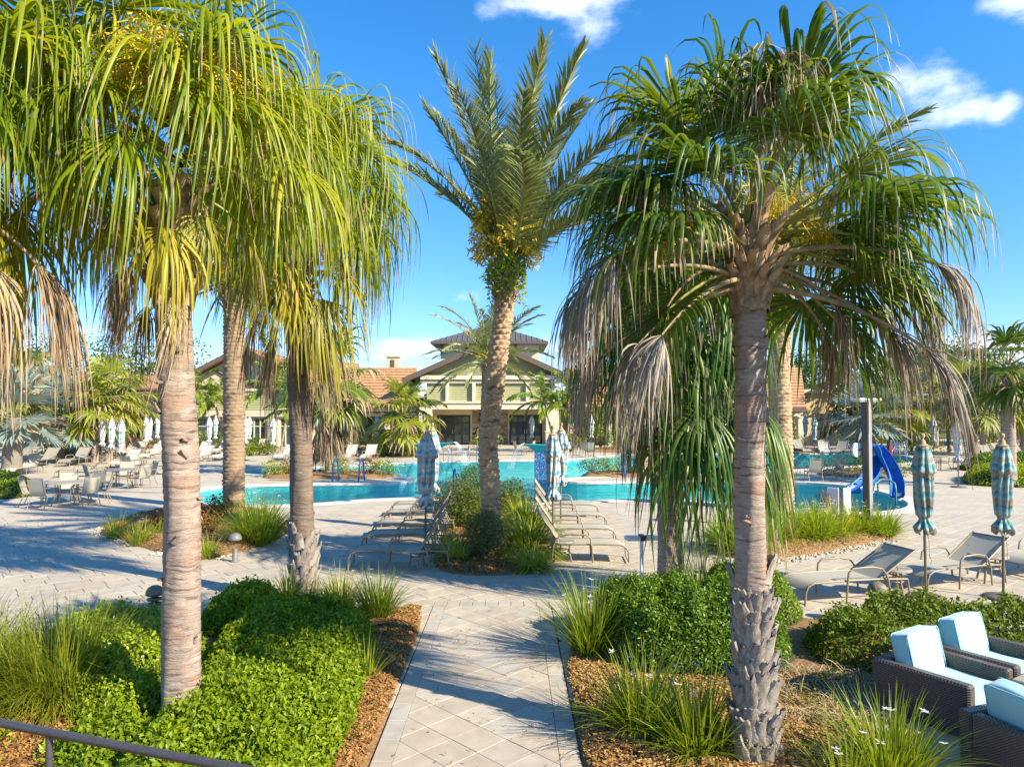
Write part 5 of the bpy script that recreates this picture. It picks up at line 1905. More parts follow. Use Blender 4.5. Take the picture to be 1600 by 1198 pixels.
tr = [(-52, 74, 6, 8.5), (-45, 66, 5.5, 7.5), (-39, 72, 6, 9), (-33, 66, 5, 7.6), (-29.5, 62, 3.6, 6.4), (-60, 82, 8, 11), (-36, 56, 3.2, 5.4), (-42, 52, 3.6, 6), (-31, 54, 2.8, 4.6), (-48, 58, 4, 6.5),
      (26, 66, 4.5, 7), (31, 72, 5, 8.5), (37, 66, 5, 7.6), (41, 72, 5.5, 9.2), (47, 80, 6, 10.5), (34, 60, 3.5, 5.5), (39.5, 58, 3.4, 5.2), (44, 62, 3.6, 6.5), (54, 92, 7, 10.5), (63, 110, 8, 9.5), (74, 120, 9, 9), (60, 74, 4, 6), (70, 80, 5, 7), (29, 58, 3, 5)]
side = {True: 'left', False: 'right'}
cntT = {'left': 0, 'right': 0}
ordw = ['first', 'second', 'third', 'fourth', 'fifth', 'sixth', 'seventh', 'eighth', 'ninth', 'tenth', 'eleventh', 'twelfth', 'thirteenth', 'fourteenth', 'fifteenth', 'sixteenth', 'seventeenth', 'eighteenth', 'nineteenth', 'twentieth']
tr = [(x, y, r * 1.08, h * (1.22 if x < 0 or x / y < .55 else 1.12)) for x, y, r, h in tr] + [(57, 86, 5, 9.5), (50, 70, 3.6, 6.4), (66, 92, 6, 9), (-55, 68, 5, 9)]
order = sorted(tr, key=lambda q: q[0] / q[1])
for i, (x, y, r, h) in enumerate(tr):
    sname = 'left' if x < 0 else 'right'
    grp = [q for q in order if (q[0] < 0) == (x < 0)]
    k = grp.index((x, y, r, h))
    tree(f'leafy tree behind the palms, {ordw[k]} from the {"left edge" if x < 0 else "clubhouse, counted rightwards"}', x, y, r, h, 'tree_leaf' if i % 3 else 'tree_leaf2', 500 + i, 1.0, 2600, .42 if y < 85 else .6)

# grassy slope far right
nx, ny = 40, 26
gx, gy = np.meshgrid(np.linspace(45, 240, nx), np.linspace(95, 260, ny))
z = 9.0 * np.exp(-((gx - 120) / 62) ** 2) * (1 / (1 + np.exp(-(gy - 122) / 7.0))) * (1 + .08 * vnoise(gx, gy, .02, 3)) - .05 - 2.5 * (gy > 250) - 1.0 * (gy < 98)
m1 = MB()
m1.grid(np.stack([gx, gy, z], -1))
tag(put('grassy_hill', m1.mesh('grassy_hill', M['lawn'], True)), kind='structure')

# a band of distant woodland beyond everything
m1 = MB()
r_ = np.random.default_rng(77)
for a in np.arange(-75, 76, .9):
    d = r_.uniform(190, 260)
    x, y = d * math.sin(R(a)), d * math.cos(R(a))
    hh = r_.uniform(6, 10)
    if 18 < a < 47:
        y, x, hh = y + 60, x + 60, hh * 1.2
    blob_leaves(m1, (x, y, hh * .45), (6, 5, hh * .55), 150, 1.8, 1.1, r_, 0, .6)
tag(put('distant_woodland', m1.mesh('distant_woodland', M['tree_leaf'])), kind='stuff')


# ------------------------------------------------------------------ clubhouse
YB = 58.0
mpp = YB / F


def bx_px(px):
    return (px - 800) * mpp


def bz_px(py):
    return P(800, py, YB)[2]


club = thing('clubhouse', 'cream and olive clubhouse with clay tile roofs, two gables and a bronze-roofed tower', 'building', (0, YB, 0))


def cpart(name, mat, boxes, parent=club, kind=None, prisms=()):
    """boxes in clubhouse coordinates: x0,x1, y0,y1, z0,z1 with y relative to the front plane"""
    m1 = MB()
    for (x0, x1, y0, y1, z0, z1) in boxes:
        m1.box(((x0 + x1) / 2, (y0 + y1) / 2, (z0 + z1) / 2), (x1 - x0, y1 - y0, z1 - z0), .01)
    for V, Q, T in prisms:
        m1.add(V, Q, T)
    o = put(name, m1.mesh(name, M[mat]), parent)
    if kind:
        o['kind'] = kind
    return o


def slab(p0, p1, p2, p3, th=.14):
    """thick quadrilateral sheet"""
    P4 = np.array([p0, p1, p2, p3], float)
    nv = np.cross(P4[1] - P4[0], P4[3] - P4[0])
    nv = nv / np.linalg.norm(nv)
    if nv[2] < 0:
        nv = -nv
    V = np.vstack([P4, P4 - nv * th])
    return (V, [(0, 1, 2, 3), (7, 6, 5, 4), (0, 4, 5, 1), (1, 5, 6, 2), (2, 6, 7, 3), (3, 7, 4, 0)], None)


def tiled(a, b, c, d, rows, mat='rooftile', name='roof', parent=club):
    """roof slope a-b (eave) to d-c (ridge), laid as stepped courses of clay tile"""
    a, b, c, d = [np.array(v, float) for v in (a, b, c, d)]
    nv = np.cross(b - a, d - a)
    nv /= np.linalg.norm(nv)
    if nv[2] < 0:
        nv = -nv
    m1 = MB()
    w_ = np.linalg.norm(b - a)
    for k in range(rows):
        t0, t1 = k / rows, (k + 1.12) / rows
        l0, r0_ = a + (d - a) * t0, b + (c - b) * t0
        l1, r1_ = a + (d - a) * min(t1, 1), b + (c - b) * min(t1, 1)
        nseg = max(2, int(w_ / 1.2))
        for j in range(nseg):
            u0, u1 = j / nseg, (j + 1) / nseg
            p0, p1 = l0 + (r0_ - l0) * u0, l0 + (r0_ - l0) * u1
            q0, q1 = l1 + (r1_ - l1) * u0, l1 + (r1_ - l1) * u1
            up = nv * .09
            m1.add([p0 + up, p1 + up, q1 + nv * .01, q0 + nv * .01, p0, p1], [(0, 1, 2, 3), (4, 5, 1, 0)])
    m1.add(np.vstack([[a, b, c, d], np.array([a, b, c, d]) - nv * .12]), [(3, 2, 1, 0), (4, 5, 6, 7), (0, 1, 5, 4), (1, 2, 6, 5), (2, 3, 7, 6), (3, 0, 4, 7)])
    return put(name, m1.mesh(name, M[mat]), parent)


zf = bz_px
# porch block, x 655..882
xa, xb = bx_px(668), bx_px(866)
z_lin0, z_lin1 = zf(639.5), zf(628)
z_b1, z_b2 = zf(599), zf(587)
cpart('porch_beam', 'white_trim', [(xa - .6, xb + .6, -.9, -.2, z_lin0, z_lin1), (xa - .6, xb + .6, -1.0, -.9, z_lin1 - .12, z_lin1 + .04)])
cpart('porch_ceiling', 'cream', [(xa - .3, xb + .3, -.2, 2.2, z_lin0 + .25, z_lin0 + .4)])
# lap siding boards between the beams
sid = []
z = z_lin1 + .05
while z < z_b1 - .05:
    z2 = min(z + .19, z_b1)
    sid.append(([(xa, -.50, z), (xb, -.50, z), (xb, -.47, z2), (xa, -.47, z2), (xa, -.47, z), (xb, -.47, z)], [(0, 1, 2, 3), (4, 5, 1, 0)], None))
    z += .19
w_ = cpart('siding_wall', 'siding', [(xa, xb, -.46, 0, z_lin1, z_b2)], prisms=sid)
for px in (700, 741, 783, 824):
    cpart('balcony_post', 'white_trim', [(bx_px(px) - .14, bx_px(px) + .14, -.75, -.55, z_lin1 + .01, z_b1)])
cpart('upper_band', 'white_trim', [(xa - .5, xb + .5, -.85, -.1, z_b1 + .28, z_b2), (xa - .5, xb + .5, -.7, -.45, z_b1, z_b1 + .2)])
# columns with plinth and cap
for px in (667, 862):
    x = bx_px(px)
    o = cpart('porch_column', 'white_trim', [(x - .52, x + .52, -1.05, 0.0, 1.25, z_lin0), (x - .6, x + .6, -1.13, .08, 1.12, 1.25)])
    cpart('plinth', 'cream', [(x - .56, x + .56, -1.09, .04, 0, 1.12)], o)
# recessed porch back wall, y=2.2
yb = 2.2
sc2 = (YB + yb) / YB


def bx2(px):
    return (px - 800) * mpp * sc2


def bz2(py):
    return P(800, py, YB + yb)[2]


back = cpart('porch_wall', 'cream', [(bx2(664), bx2(683), yb, yb + .3, 0, z_lin0 + .4), (bx2(735), bx2(738), yb, yb + .3, 0, z_lin0 + .4), (bx2(793), bx2(796), yb, yb + .3, 0, z_lin0 + .4), (bx2(847), bx2(866), yb, yb + .3, 0, z_lin0 + .4),
                                     (bx2(683), bx2(735), yb, yb + .3, bz2(648), z_lin0 + .4), (bx2(796), bx2(847), yb, yb + .3, bz2(648), z_lin0 + .4)])
# ledge-stone pier: individual stones in courses
m1 = MB()
rq = random.Random(4)
z = 0.0
while z < z_lin0 + .1:
    hz_ = rq.choice((.10, .14, .18))
    x = bx2(738)
    while x < bx2(793) - .02:
        w_ = min(rq.uniform(.25, .7), bx2(793) - x)
        if not (bx2(743) < x + w_ / 2 < bx2(761) and .6 < z < 1.35):
            m1.box((x + w_ / 2, yb + .05 - rq.uniform(0, .06), z + hz_ / 2), (w_ - .015, .3, hz_ - .012), .01)
        x += w_
    z += hz_
put('stone_pier', m1.mesh('stone_pier', M['stone']), club)
cpart('niche_frame', 'white_trim', [(bx2(746), bx2(759), yb - .2, yb - .14, 1.28, 1.36), (bx2(746), bx2(759), yb - .2, yb - .14, .68, .76), (bx2(746), bx2(746) + .1, yb - .2, yb - .14, .76, 1.28), (bx2(759) - .1, bx2(759), yb - .2, yb - .14, .76, 1.28)])
cpart('niche', 'darkroom', [(bx2(747), bx2(758), yb - .1, yb - .02, .76, 1.28)])
cpart('wall_screen', 'bronze', [(bx2(749), bx2(763), yb - .3, yb - .2, bz2(662), bz2(645))])


def door_set(x0, x1, z1, y, leaves_, parent, name='glass_doors', transom=True, fr='bronze'):
    f_ = .09
    zt = z1 - .62 if transom else z1
    bxs = [(x0, x0 + f_, y, y + .12, 0, z1), (x1 - f_, x1, y, y + .12, 0, z1), (x0 + f_, x1 - f_, y, y + .12, z1 - f_, z1)]
    if transom:
        bxs.append((x0 + f_, x1 - f_, y, y + .12, zt - f_ / 2, zt + f_ / 2))
    for k in range(1, leaves_):
        x = x0 + (x1 - x0) * k / leaves_
        bxs.append((x - .07, x + .07, y + .002, y + .118, 0, zt - f_ / 2))
        if transom:
            bxs.append((x - .03, x + .03, y + .002, y + .118, zt + f_ / 2, z1 - f_))
    bxs.append((x0 + f_, x1 - f_, y + .004, y + .116, 0, .12))
    o = cpart(name, fr, bxs, parent)
    cpart('pane', 'glass', [(x0 + f_, x1 - f_, y + .05, y + .07, .12, z1 - f_)], o)
    for k in range(leaves_):
        if 0 < k < 3:
            x = x0 + (x1 - x0) * (k + (.85 if k == 1 else .15)) / leaves_
            cpart('handle', 'steel', [(x - .02, x + .02, y - .06, y - .03, .9, 1.25)], o)
    return o


door_set(bx2(684), bx2(734), bz2(649), yb + .05, 4, club)
door_set(bx2(797), bx2(846), bz2(649), yb + .05, 4, club)
cpart('interior', 'darkroom', [(bx2(660), bx2(870), yb + 1.6, yb + 1.7, 0, 4)])
# gable of the porch with shingled face and dark rakes
xc = (xa + xb) / 2
pk = zf(533)
ez = z_b2 + .05
gx0, gx1 = bx_px(640), bx_px(892)
cpart('gable_face', 'olive', [], prisms=[([(gx0 + .6, -.1, ez), (gx1 - .6, -.1, ez), (xc, -.1, pk - .35), (gx0 + .6, .2, ez), (gx1 - .6, .2, ez), (xc, .2, pk - .35)], [(0, 3, 4, 1), (1, 4, 5, 2), (2, 5, 3, 0)], [(0, 1, 2), (5, 4, 3)])])
for sx_, gx_ in ((-1, gx0), (1, gx1)):
    cpart('gable_roof', 'dark_roof', [], prisms=[slab((gx_ + sx_ * .5, -1.1, ez - .35), (gx_ + sx_ * .5, 9, ez - .35), (xc, 9, pk), (xc, -1.1, pk), .2)])
    cpart('rake_board', 'brown_timber', [], prisms=[([(gx_ + sx_ * .5, -1.14, ez - .75), (gx_ + sx_ * .5, -1.14, ez - .30), (xc + sx_ * .02, -1.14, pk + .05), (xc + sx_ * .02, -1.14, pk - .4), (gx_ + sx_ * .5, -1.02, ez - .75), (gx_ + sx_ * .5, -1.02, ez - .30), (xc + sx_ * .02, -1.02, pk + .05), (xc + sx_ * .02, -1.02, pk - .4)],
                                            [(0, 1, 2, 3), (7, 6, 5, 4), (0, 3, 7, 4), (1, 5, 6, 2), (0, 4, 5, 1)], None)])
# cupola tower
tx0, tx1 = bx_px(688), bx_px(842)
Yt = 6.0
kf = (YB + Yt) / YB
tz0, tz1, tz2 = P(800, 560, YB + Yt)[2], P(800, 533, YB + Yt)[2], P(800, 500, YB + Yt)[2]
tw_ = cpart('tower', 'cream', [(tx0 * kf, tx1 * kf, Yt, Yt + 7, 4, tz1)])
xm = (tx0 + tx1) / 2 * kf
for k in range(4):
    x = tx0 * kf + (tx1 - tx0) * kf * k / 4
    cpart('clerestory_window', 'white_trim', [(x + .35, x + (tx1 - tx0) * kf / 4 - .25, Yt - .06, Yt - .01, tz1 - 1.0, tz1 - .15)], tw_)
    cpart('timber', 'brown_timber', [(x + .0, x + .22, Yt - .1, Yt - .015, tz1 - 1.1, tz1)], tw_)
ex0, ex1 = bx_px(674) * kf, bx_px(856) * kf
ap = (xm, Yt + 3.5, tz2)
E4 = [(ex0, Yt - 1.0, tz1 - .1), (ex1, Yt - 1.0, tz1 - .1), (ex1, Yt + 8, tz1 - .1), (ex0, Yt + 8, tz1 - .1)]
rf = cpart('tower_roof', 'dark_roof', [], prisms=[(E4 + [ap] + [(x, y, z_ - .22) for x, y, z_ in E4], [(0, 5, 6, 1), (1, 6, 7, 2), (2, 7, 8, 3), (3, 8, 5, 0), (5, 8, 7, 6)], [(0, 1, 4), (1, 2, 4), (2, 3, 4), (3, 0, 4)])], parent=tw_)
m1 = MB()
for k in range(1, 22):
    u = k / 22
    x = ex0 + (ex1 - ex0) * u
    t_ = min(u, 1 - u) * 2
    e0 = np.array([x, Yt - 1.0, tz1 - .08])
    top = np.array([x, Yt - 1.0 + (ap[1] - Yt + 1.0) * t_, tz1 - .08 + (ap[2] - tz1 + .1) * t_])
    m1.tube([e0, top], .05, 4)
put('roof_seam', m1.mesh('roof_seam', M['dark_roof']), tw_)
# main roofs of the wings
Yr = 5.5
zr_ = P(800, 574, YB + Yr)[2]
ze_ = P(800, 637, YB - 1.2)[2]
xl, xr_ = bx_px(478), bx_px(648)
tiled((xl, -1.2, ze_), (xr_, -1.2, ze_), (bx_px(652) * 1.1, Yr, zr_), (xl * 1.1, Yr, zr_), 14)
tiled((bx_px(884), -1.2, ze_), (bx_px(1250), -1.2, ze_), (bx_px(1250) * 1.1, Yr, zr_), (bx_px(884) * 1.1, Yr, zr_), 14)
# shaded soffit with brackets, beam and loggia
for (p0, p1) in ((478, 652), (882, 1250)):
    x0, x1 = bx_px(p0), bx_px(p1)
    cpart('gutter', 'brown_timber', [(x0, x1, -1.3, -1.16, ze_ - .32, ze_ - .02)])
    cpart('loggia_beam', 'white_trim', [(x0, x1, -.5, -.1, zf(650), zf(645))])
    cpart('frieze', 'darkroom', [(x0, x1, -.2, -.05, zf(645) + .01, ze_ - .1)])
    n_w = int((x1 - x0) / 1.0)
    for k in range(n_w):
        cpart('bracket', 'white_trim', [(x0 + .4 + k * 1.0, x0 + .55 + k * 1.0, -1.1, -.21, ze_ - .55, ze_ - .35)])
    x = x0 + .6
    while x < x1:
        cpart('loggia_column', 'white_trim', [(x - .2, x + .2, -.55, -.1, 0, zf(650))])
        x += 3.1
    wl_ = cpart('loggia_wall', 'cream', [(x0, x1, 4.0, 4.2, 0, 4)])
    x = x0 + .5
    while x < x1 - 2.4:
        cpart('loggia_opening', 'glass', [(x, x + 2.3, 3.9, 3.99, .1, 2.5)], wl_)
        x += 3.1
    cpart('loggia_ceiling', 'brown_timber', [(x0, x1, -.05, 4.0, zf(645), zf(645) + .1)])
# chimney
Yc = 7.5
kc = (YB + Yc) / YB
o = cpart('chimney', 'cream', [(bx_px(604) * kc, bx_px(622) * kc, Yc, Yc + 1, 4, P(0, 558, YB + Yc)[2]), (bx_px(602) * kc, bx_px(624) * kc, Yc - .1, Yc + 1.1, P(0, 558, YB + Yc)[2], P(0, 555, YB + Yc)[2])])
cpart('louvre', 'brown_timber', [(bx_px(610) * kc, bx_px(616) * kc, Yc - .05, Yc - .01, P(0, 574, YB + Yc)[2], P(0, 562, YB + Yc)[2])], o)

# left gable wing, front plane at Y 56
YW = -2.0
kw = (YB + YW) / YB


def wx(px):
    return bx_px(px) * kw


def wz(py):
    return P(800, py, YB + YW)[2]


x0, x1 = wx(292), wx(478)
lw_wall = cpart('wing_wall', 'siding', [(x0, x1, YW + .0, YW + .3, wz(641), wz(606))])
sid = []
z = wz(640)
while z < wz(607):
    sid.append(([(x0, YW - .035, z), (x1, YW - .035, z), (x1, YW - .005, z + .19), (x0, YW - .005, z + .19), (x0, YW - .005, z), (x1, YW - .005, z)], [(0, 1, 2, 3), (4, 5, 1, 0)], None))
    z += .19
cpart('siding_board_field', 'siding', [], prisms=sid)['kind'] = 'stuff'
cpart('string_course', 'white_trim', [(x0 - .1, x1 + .1, YW - .2, YW + .3, wz(651), wz(641)), (wx(376), wx(440), YW - .12, YW - .04, wz(611), wz(607))])
pk2, px_pk = wz(543), wx(384)
gl, gr = wx(296), wx(472)
gf = cpart('gable_face', 'cream', [], prisms=[([(gl, YW, wz(606)), (gr, YW, wz(606)), (gr, YW, wz(594)), (px_pk, YW, pk2 - .3), (gl, YW, wz(594)),
                                                (gl, YW + .3, wz(606)), (gr, YW + .3, wz(606)), (gr, YW + .3, wz(594)), (px_pk, YW + .3, pk2 - .3), (gl, YW + .3, wz(594))],
                                               [(0, 5, 6, 1), (1, 6, 7, 2), (2, 7, 8, 3), (3, 8, 9, 4), (4, 9, 5, 0)], [(0, 1, 2), (0, 2, 3), (0, 3, 4)])])
cpart('gable_timber', 'brown_timber', [(px_pk - .15, px_pk + .15, YW - .08, YW - .01, wz(604), pk2 - .5)], gf)
cpart('gable_sill', 'brown_timber', [(gl, gr, YW - .12, YW - .01, wz(607), wz(603))], gf)
for sx_ in (-1, 1):
    m1 = MB()
    a = np.array([px_pk + sx_ * .1, YW - .06, wz(603)])
    b = np.array([px_pk + sx_ * 2.6, YW - .06, wz(576)])
    c = np.array([px_pk + sx_ * 2.9, YW - .06, wz(603)])
    d = np.array([px_pk + sx_ * 4.2, YW - .06, wz(588)])
    for p, q in ((a, b),):
        m1.tube([p, q], .12, 4)
    put('brace', m1.mesh('brace', M['brown_timber']), gf)
    ee = px_pk + sx_ * 5.6
    ze2 = wz(600)
    tiled((ee, YW - 1.2, ze2), (ee, YW + 9, ze2), (px_pk, YW + 9, pk2), (px_pk, YW - 1.2, pk2), 12, name='gable_roof')
    cpart('rake_board', 'brown_timber', [], prisms=[([(ee, YW - 1.26, ze2 - .35), (ee, YW - 1.26, ze2 + .05), (px_pk, YW - 1.26, pk2 + .05), (px_pk, YW - 1.26, pk2 - .35), (ee, YW - 1.21, ze2 - .35), (ee, YW - 1.21, ze2 + .05), (px_pk, YW - 1.21, pk2 + .05), (px_pk, YW - 1.21, pk2 - .35)],
                                            [(0, 1, 2, 3), (7, 6, 5, 4), (0, 3, 7, 4), (1, 5, 6, 2)], None)])
# second, taller roof slope behind the gable on the right
tiled((wx(440), YW + 2, wz(600)), (wx(560), YW + 2, wz(600)), (wx(520), YW + 9, wz(556)), (wx(400), YW + 9, wz(548)), 9, name='roof')
# lower wall with windows and stone piers
for (p0, p1) in ((292, 307), (346, 350), (373, 378), (416, 420), (434, 437), (474, 478)):
    cpart('wing_pier', 'cream', [(wx(p0), wx(p1), YW + .0, YW + .3, 0, wz(651))])
for (p0, p1) in ((350, 373), (420, 434)):
    m1 = MB()
    z = 0
    while z < wz(651):
        hz_ = rq.choice((.12, .16, .2))
        x = wx(p0)
        while x < wx(p1) - .02:
            w_ = min(rq.uniform(.25, .6), wx(p1) - x)
            m1.box((x + w_ / 2, YW - .1 - rq.uniform(0, .05), z + hz_ / 2), (w_ - .015, .3, min(hz_, wz(651) - z) - .012), .01)
            x += w_
        z += hz_
    put('stone_pier', m1.mesh('stone_pier', M['stone']), club)
for (p0, p1, n_l) in ((307, 346, 2), (378, 416, 4), (437, 474, 4)):
    xx0, xx1, z1 = wx(p0), wx(p1), wz(652)
    o = cpart('window', 'white_trim', [(xx0, xx0 + .1, YW + .05, YW + .2, .1, z1), (xx1 - .1, xx1, YW + .05, YW + .2, .1, z1), (xx0 + .1, xx1 - .1, YW + .05, YW + .2, z1 - .1, z1), (xx0 + .1, xx1 - .1, YW + .06, YW + .19, z1 - .75, z1 - .67)])
    cpart('pane', 'glass', [(xx0 + .1, xx1 - .1, YW + .12, YW + .14, .1, z1 - .1)], o)
    for k in range(1, n_l):
        x = xx0 + (xx1 - xx0) * k / n_l
        cpart('mullion', 'white_trim', [(x - .05, x + .05, YW + .062, YW + .188, .1, z1 - .1)], o)
    for k in range(1, n_l * 3):
        x = xx0 + (xx1 - xx0) * k / (n_l * 3)
        cpart('glazing_bar', 'bronze', [(x - .015, x + .015, YW + .1, YW + .119, z1 - .67, z1 - .1)], o)
cpart('interior', 'darkroom', [(wx(290), wx(480), YW + 2.0, YW + 2.1, 0, 3)])
# far left tiled wing
tiled((wx(150), YW - 1, wz(607)), (wx(296), YW - 1, wz(607)), (wx(290) * 1.08, YW + 6, wz(578)), (wx(190) * 1.05, YW + 6, wz(578)), 9)
cpart('wing_wall', 'cream', [(wx(160), wx(292), YW + .4, YW + .7, 0, wz(607))])
cpart('gutter', 'brown_timber', [(wx(148), wx(296), YW - 1.1, YW - .95, wz(610), wz(607) - .02)])
for (p0, p1) in ((196, 216), (222, 244), (250, 272)):
    cpart('window', 'glass', [(wx(p0), wx(p1), YW + .3, YW + .39, .2, wz(650))])

# warm yellow outbuilding right
ob = thing('outbuilding', 'low warm yellow building with flat cream band on the right behind the palms', 'building', (0, 62, 0))
k6 = 62 / F
m1 = MB()
m1.box(((1320 - 800) * k6, 2, 2.2), (16, 4, 4.4), .02)
put('wall', m1.mesh('wall', M['yellow_wall']), ob)
m1 = MB()
m1.box(((1320 - 800) * k6, 2, 4.55), (16.6, 4.8, .3), .02)
put('cornice', m1.mesh('cornice', M['white_trim']), ob)
for k in range(4):
    m1 = MB()
    m1.box(((1320 - 800) * k6 - 6 + k * 4, -.04, 1.5), (1.6, .08, 2.2), .01)
    put('window', m1.mesh('window', M['glass']), ob)


# ------------------------------------------------------------------ umbrellas
def canopy_mesh(name, mat, seed, tiers=2, n=64, kz=46, h=2.6, open_=0.0, low=1.02):
    """furled canopy of eight panels; skirt hems, a tie and a flared bunch under the tie"""
    r_ = np.random.default_rng(seed)
    z0, z1 = low, h - .13
    prof_z = np.array([0, .03, .10, .24, .30, .32, .335, .36, .60, .80, .84, .88, .93, .97, 1.0])
    prof_r = np.array([.105, .125, .15, .185, .205, .20, .165, .16, .155, .135, .085, .10, .165, .19, .13])
    prof_r = prof_r + open_ * np.array([0, .01, .03, .07, .09, .09, .04, .04, .03, .02, 0, 0, 0, 0, 0])
    prof_r = prof_r * .76
    if tiers == 3:
        prof_r = prof_r * np.array([1, 1, 1, 1, 1.0, 1, 1, 1.12, 1.1, 1.15, 1.0, 1.0, 1.0, 1.0, 1.0])
    if True:
        u = np.linspace(0, 1, kz)
    rr_ = np.interp(u, prof_z, prof_r)
    th = np.arange(n) / n * 2 * PI
    TH, U = np.meshgrid(th, u)
    RR = np.repeat(rr_[:, None], n, 1)
    ph = r_.uniform(0, 6)
    amp = np.interp(u, [0, .1, .3, .6, .84, .92, 1], [.05, .18, .34, .36, .25, .4, .45])[:, None]
    tw = .55 * np.sin(U * 3 + ph) * .5
    fold = np.abs(np.sin(4 * (TH + tw))) ** .8
    fold2 = .35 * np.sin(11 * TH + 5 * U + ph) + .3 * np.sin(17 * TH - 9 * U)
    RR = RR * (1 - amp + amp * 1.7 * fold + amp * .35 * fold2)
    hem = .03 * np.sin(8 * TH + ph) * np.exp(-((U - .32) / .02) ** 2)
    Z = z1 + (z0 - z1) * U + hem + .05 * np.sin(5 * TH + ph) * (U > .97)
    V = np.stack([RR * np.cos(TH), RR * np.sin(TH), Z], -1)
    m1 = MB()
    m1.grid(V, True)
    return m1.mesh(name, M[mat], True)


def umbrella_proto(label, mat, seed, base='disc', **kw):
    t_ = thing('closed_umbrella', label, 'umbrella', (0, 0, 0), 0, 'closed striped umbrellas')
    h = kw.get('h', 2.6)
    m1 = MB()
    m1.tube([(0, 0, .03), (0, 0, h - .1)], .021, 10)
    put('pole', m1.mesh('umbrella_pole', M['pole']), t_)
    put('canopy', canopy_mesh('umbrella_canopy', mat, seed, **kw), t_)
    m1 = MB()
    m1.lathe([(0.001, h + .075), (.03, h + .065), (.042, h + .03), (.03, h - .005), (.018, h - .02), (.03, h - .04), (.045, h - .06), (.05, h - .10), (.10, h - .13)], 14)
    put('finial', m1.mesh('umbrella_finial', M['skin_fruit'], True), t_)
    m1 = MB()
    m1.lathe([(.001, .10), (.035, .10), (.04, .055), (.12, .05), (.27, .035), (.29, .02), (.29, 0), (.001, 0)], 28)
    put('base', m1.mesh('umbrella_base', M['cast'], True), t_)
    m1 = MB()
    m1.tube([(.02, .0, h - 1.5), (.05, -.03, h - 1.62), (.045, -.04, h - 1.9), (.09, -.03, h - 1.98), (.07, -.02, h - 2.03)], .004, 4)
    put('cord', m1.mesh('umbrella_cord', M['pole']), t_)
    return t_


near = [('striped teal and beige closed umbrella, left of the two nearest on the right', 1447, 934, 0), ('striped teal and beige closed umbrella, right of the two nearest on the right', 1568, 934, 1)]
protos = []
for i, (lab, px, py, k) in enumerate(near):
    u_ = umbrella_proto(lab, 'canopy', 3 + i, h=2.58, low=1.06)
    u_.location = (*G(px, py), 0)
    u_.rotation_euler = (R(.6), R(-.5 + i), R(30 * i))
    protos.append(u_)
mid_ = [('blue-striped closed umbrella with a bulging skirt, behind the left row of loungers', 664, 862, 'canopy_blue', .9, 1.0), ('slimmer blue-striped umbrella standing right behind the bulging one on the left', 677, 830, 'canopy_blue', .35, 1.0),
        ('blue-striped umbrella with white bunched skirt by the right row of loungers', 864, 862, 'canopy_blue', .2, .97), ('wider blue-striped umbrella right behind the bunched one on the right', 876, 826, 'canopy_blue', .8, 1.0)]
for i, (lab, px, py, mt, op, hs) in enumerate(mid_):
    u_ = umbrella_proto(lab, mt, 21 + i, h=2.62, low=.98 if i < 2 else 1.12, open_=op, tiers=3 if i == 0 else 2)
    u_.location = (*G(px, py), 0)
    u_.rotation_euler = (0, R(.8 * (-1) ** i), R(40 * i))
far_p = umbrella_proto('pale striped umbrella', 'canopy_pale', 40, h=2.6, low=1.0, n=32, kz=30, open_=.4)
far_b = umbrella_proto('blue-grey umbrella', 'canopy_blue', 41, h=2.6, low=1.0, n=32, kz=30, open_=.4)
remember(far_p)
remember(far_b)
UM = [(50, 724, 'b', 'shaded bluish umbrella right of the silver palm trunk at the left edge'), (66, 716, 'b', 'dim umbrella behind the hanging dead fronds on the left'), (159, 724, 'p', 'pale umbrella leftmost of the group at the left dining tables'),
      (173, 730, 'p', 'widest pale umbrella over the left dining tables'), (188, 742, 'b', 'dark teal umbrella over the middle left dining table'), (181, 716, 'p', 'pale umbrella half hidden behind the dark teal one'),
      (227, 716, 'p', 'left one of the close pair of pale umbrellas left of the near left trunk'), (233, 712, 'p', 'right one of the close pair of pale umbrellas left of the near left trunk'), (245, 706, 'p', 'slim pale umbrella beside the near left trunk'),
      (326, 717, 'p', 'pale umbrella before the left clubhouse window'), (336, 709, 'b', 'blue-grey umbrella behind it in the bright shrub'), (383, 719, 'p', 'pale umbrella right of the brown date palm trunk'), (389, 710, 'b', 'blue-grey umbrella just behind the one right of the brown trunk'),
      (426, 722, 'p', 'pale umbrella before the stone pier right of the walkway'), (496, 719, 'p', 'pale umbrella between the dark trunk and the skirted palm'), (589, 706, 'p', 'left one of two white umbrellas before the loggia'), (597, 705, 'p', 'right one of two white umbrellas before the loggia'),
      (831, 705, 'p', 'white umbrella before the right glass doors'), (924, 706, 'p', 'white umbrella before the right loggia'), (982, 704, 'b', 'blue-grey umbrella before the right loggia by the slender palm'),
      (1259, 703, 'b', 'dark blue umbrella above the far right loungers'), (1273, 713, 'b', 'blue umbrella between two far right loungers'), (1325, 705, 'b', 'blue umbrella left of the stout silver palm'), (1364, 703, 'b', 'blue-grey umbrella right of the light pole'),
      (1459, 716, 'b', 'grey-teal umbrella in the shade right of the near umbrella top'), (1498, 761, 'p', 'pale teal freestanding umbrella on a round base by the clipped hedge'), (1536, 712, 'b', 'blue umbrella beside the twin trunks on the right')]
for i, (px, py, k, lab) in enumerate(UM):
    c = clone(far_p if k == 'p' else far_b, lab, G(px, py), i * 1.3)
    if px == 1498:
        c.children[0].name
bpy.data.objects.remove(bpy.data.objects[far_p.name]) if False else None


def drop(proto):
    for c in list(KIDS(proto)):
        drop(c)
    bpy.data.objects.remove(proto)


drop(far_p)
drop(far_b)


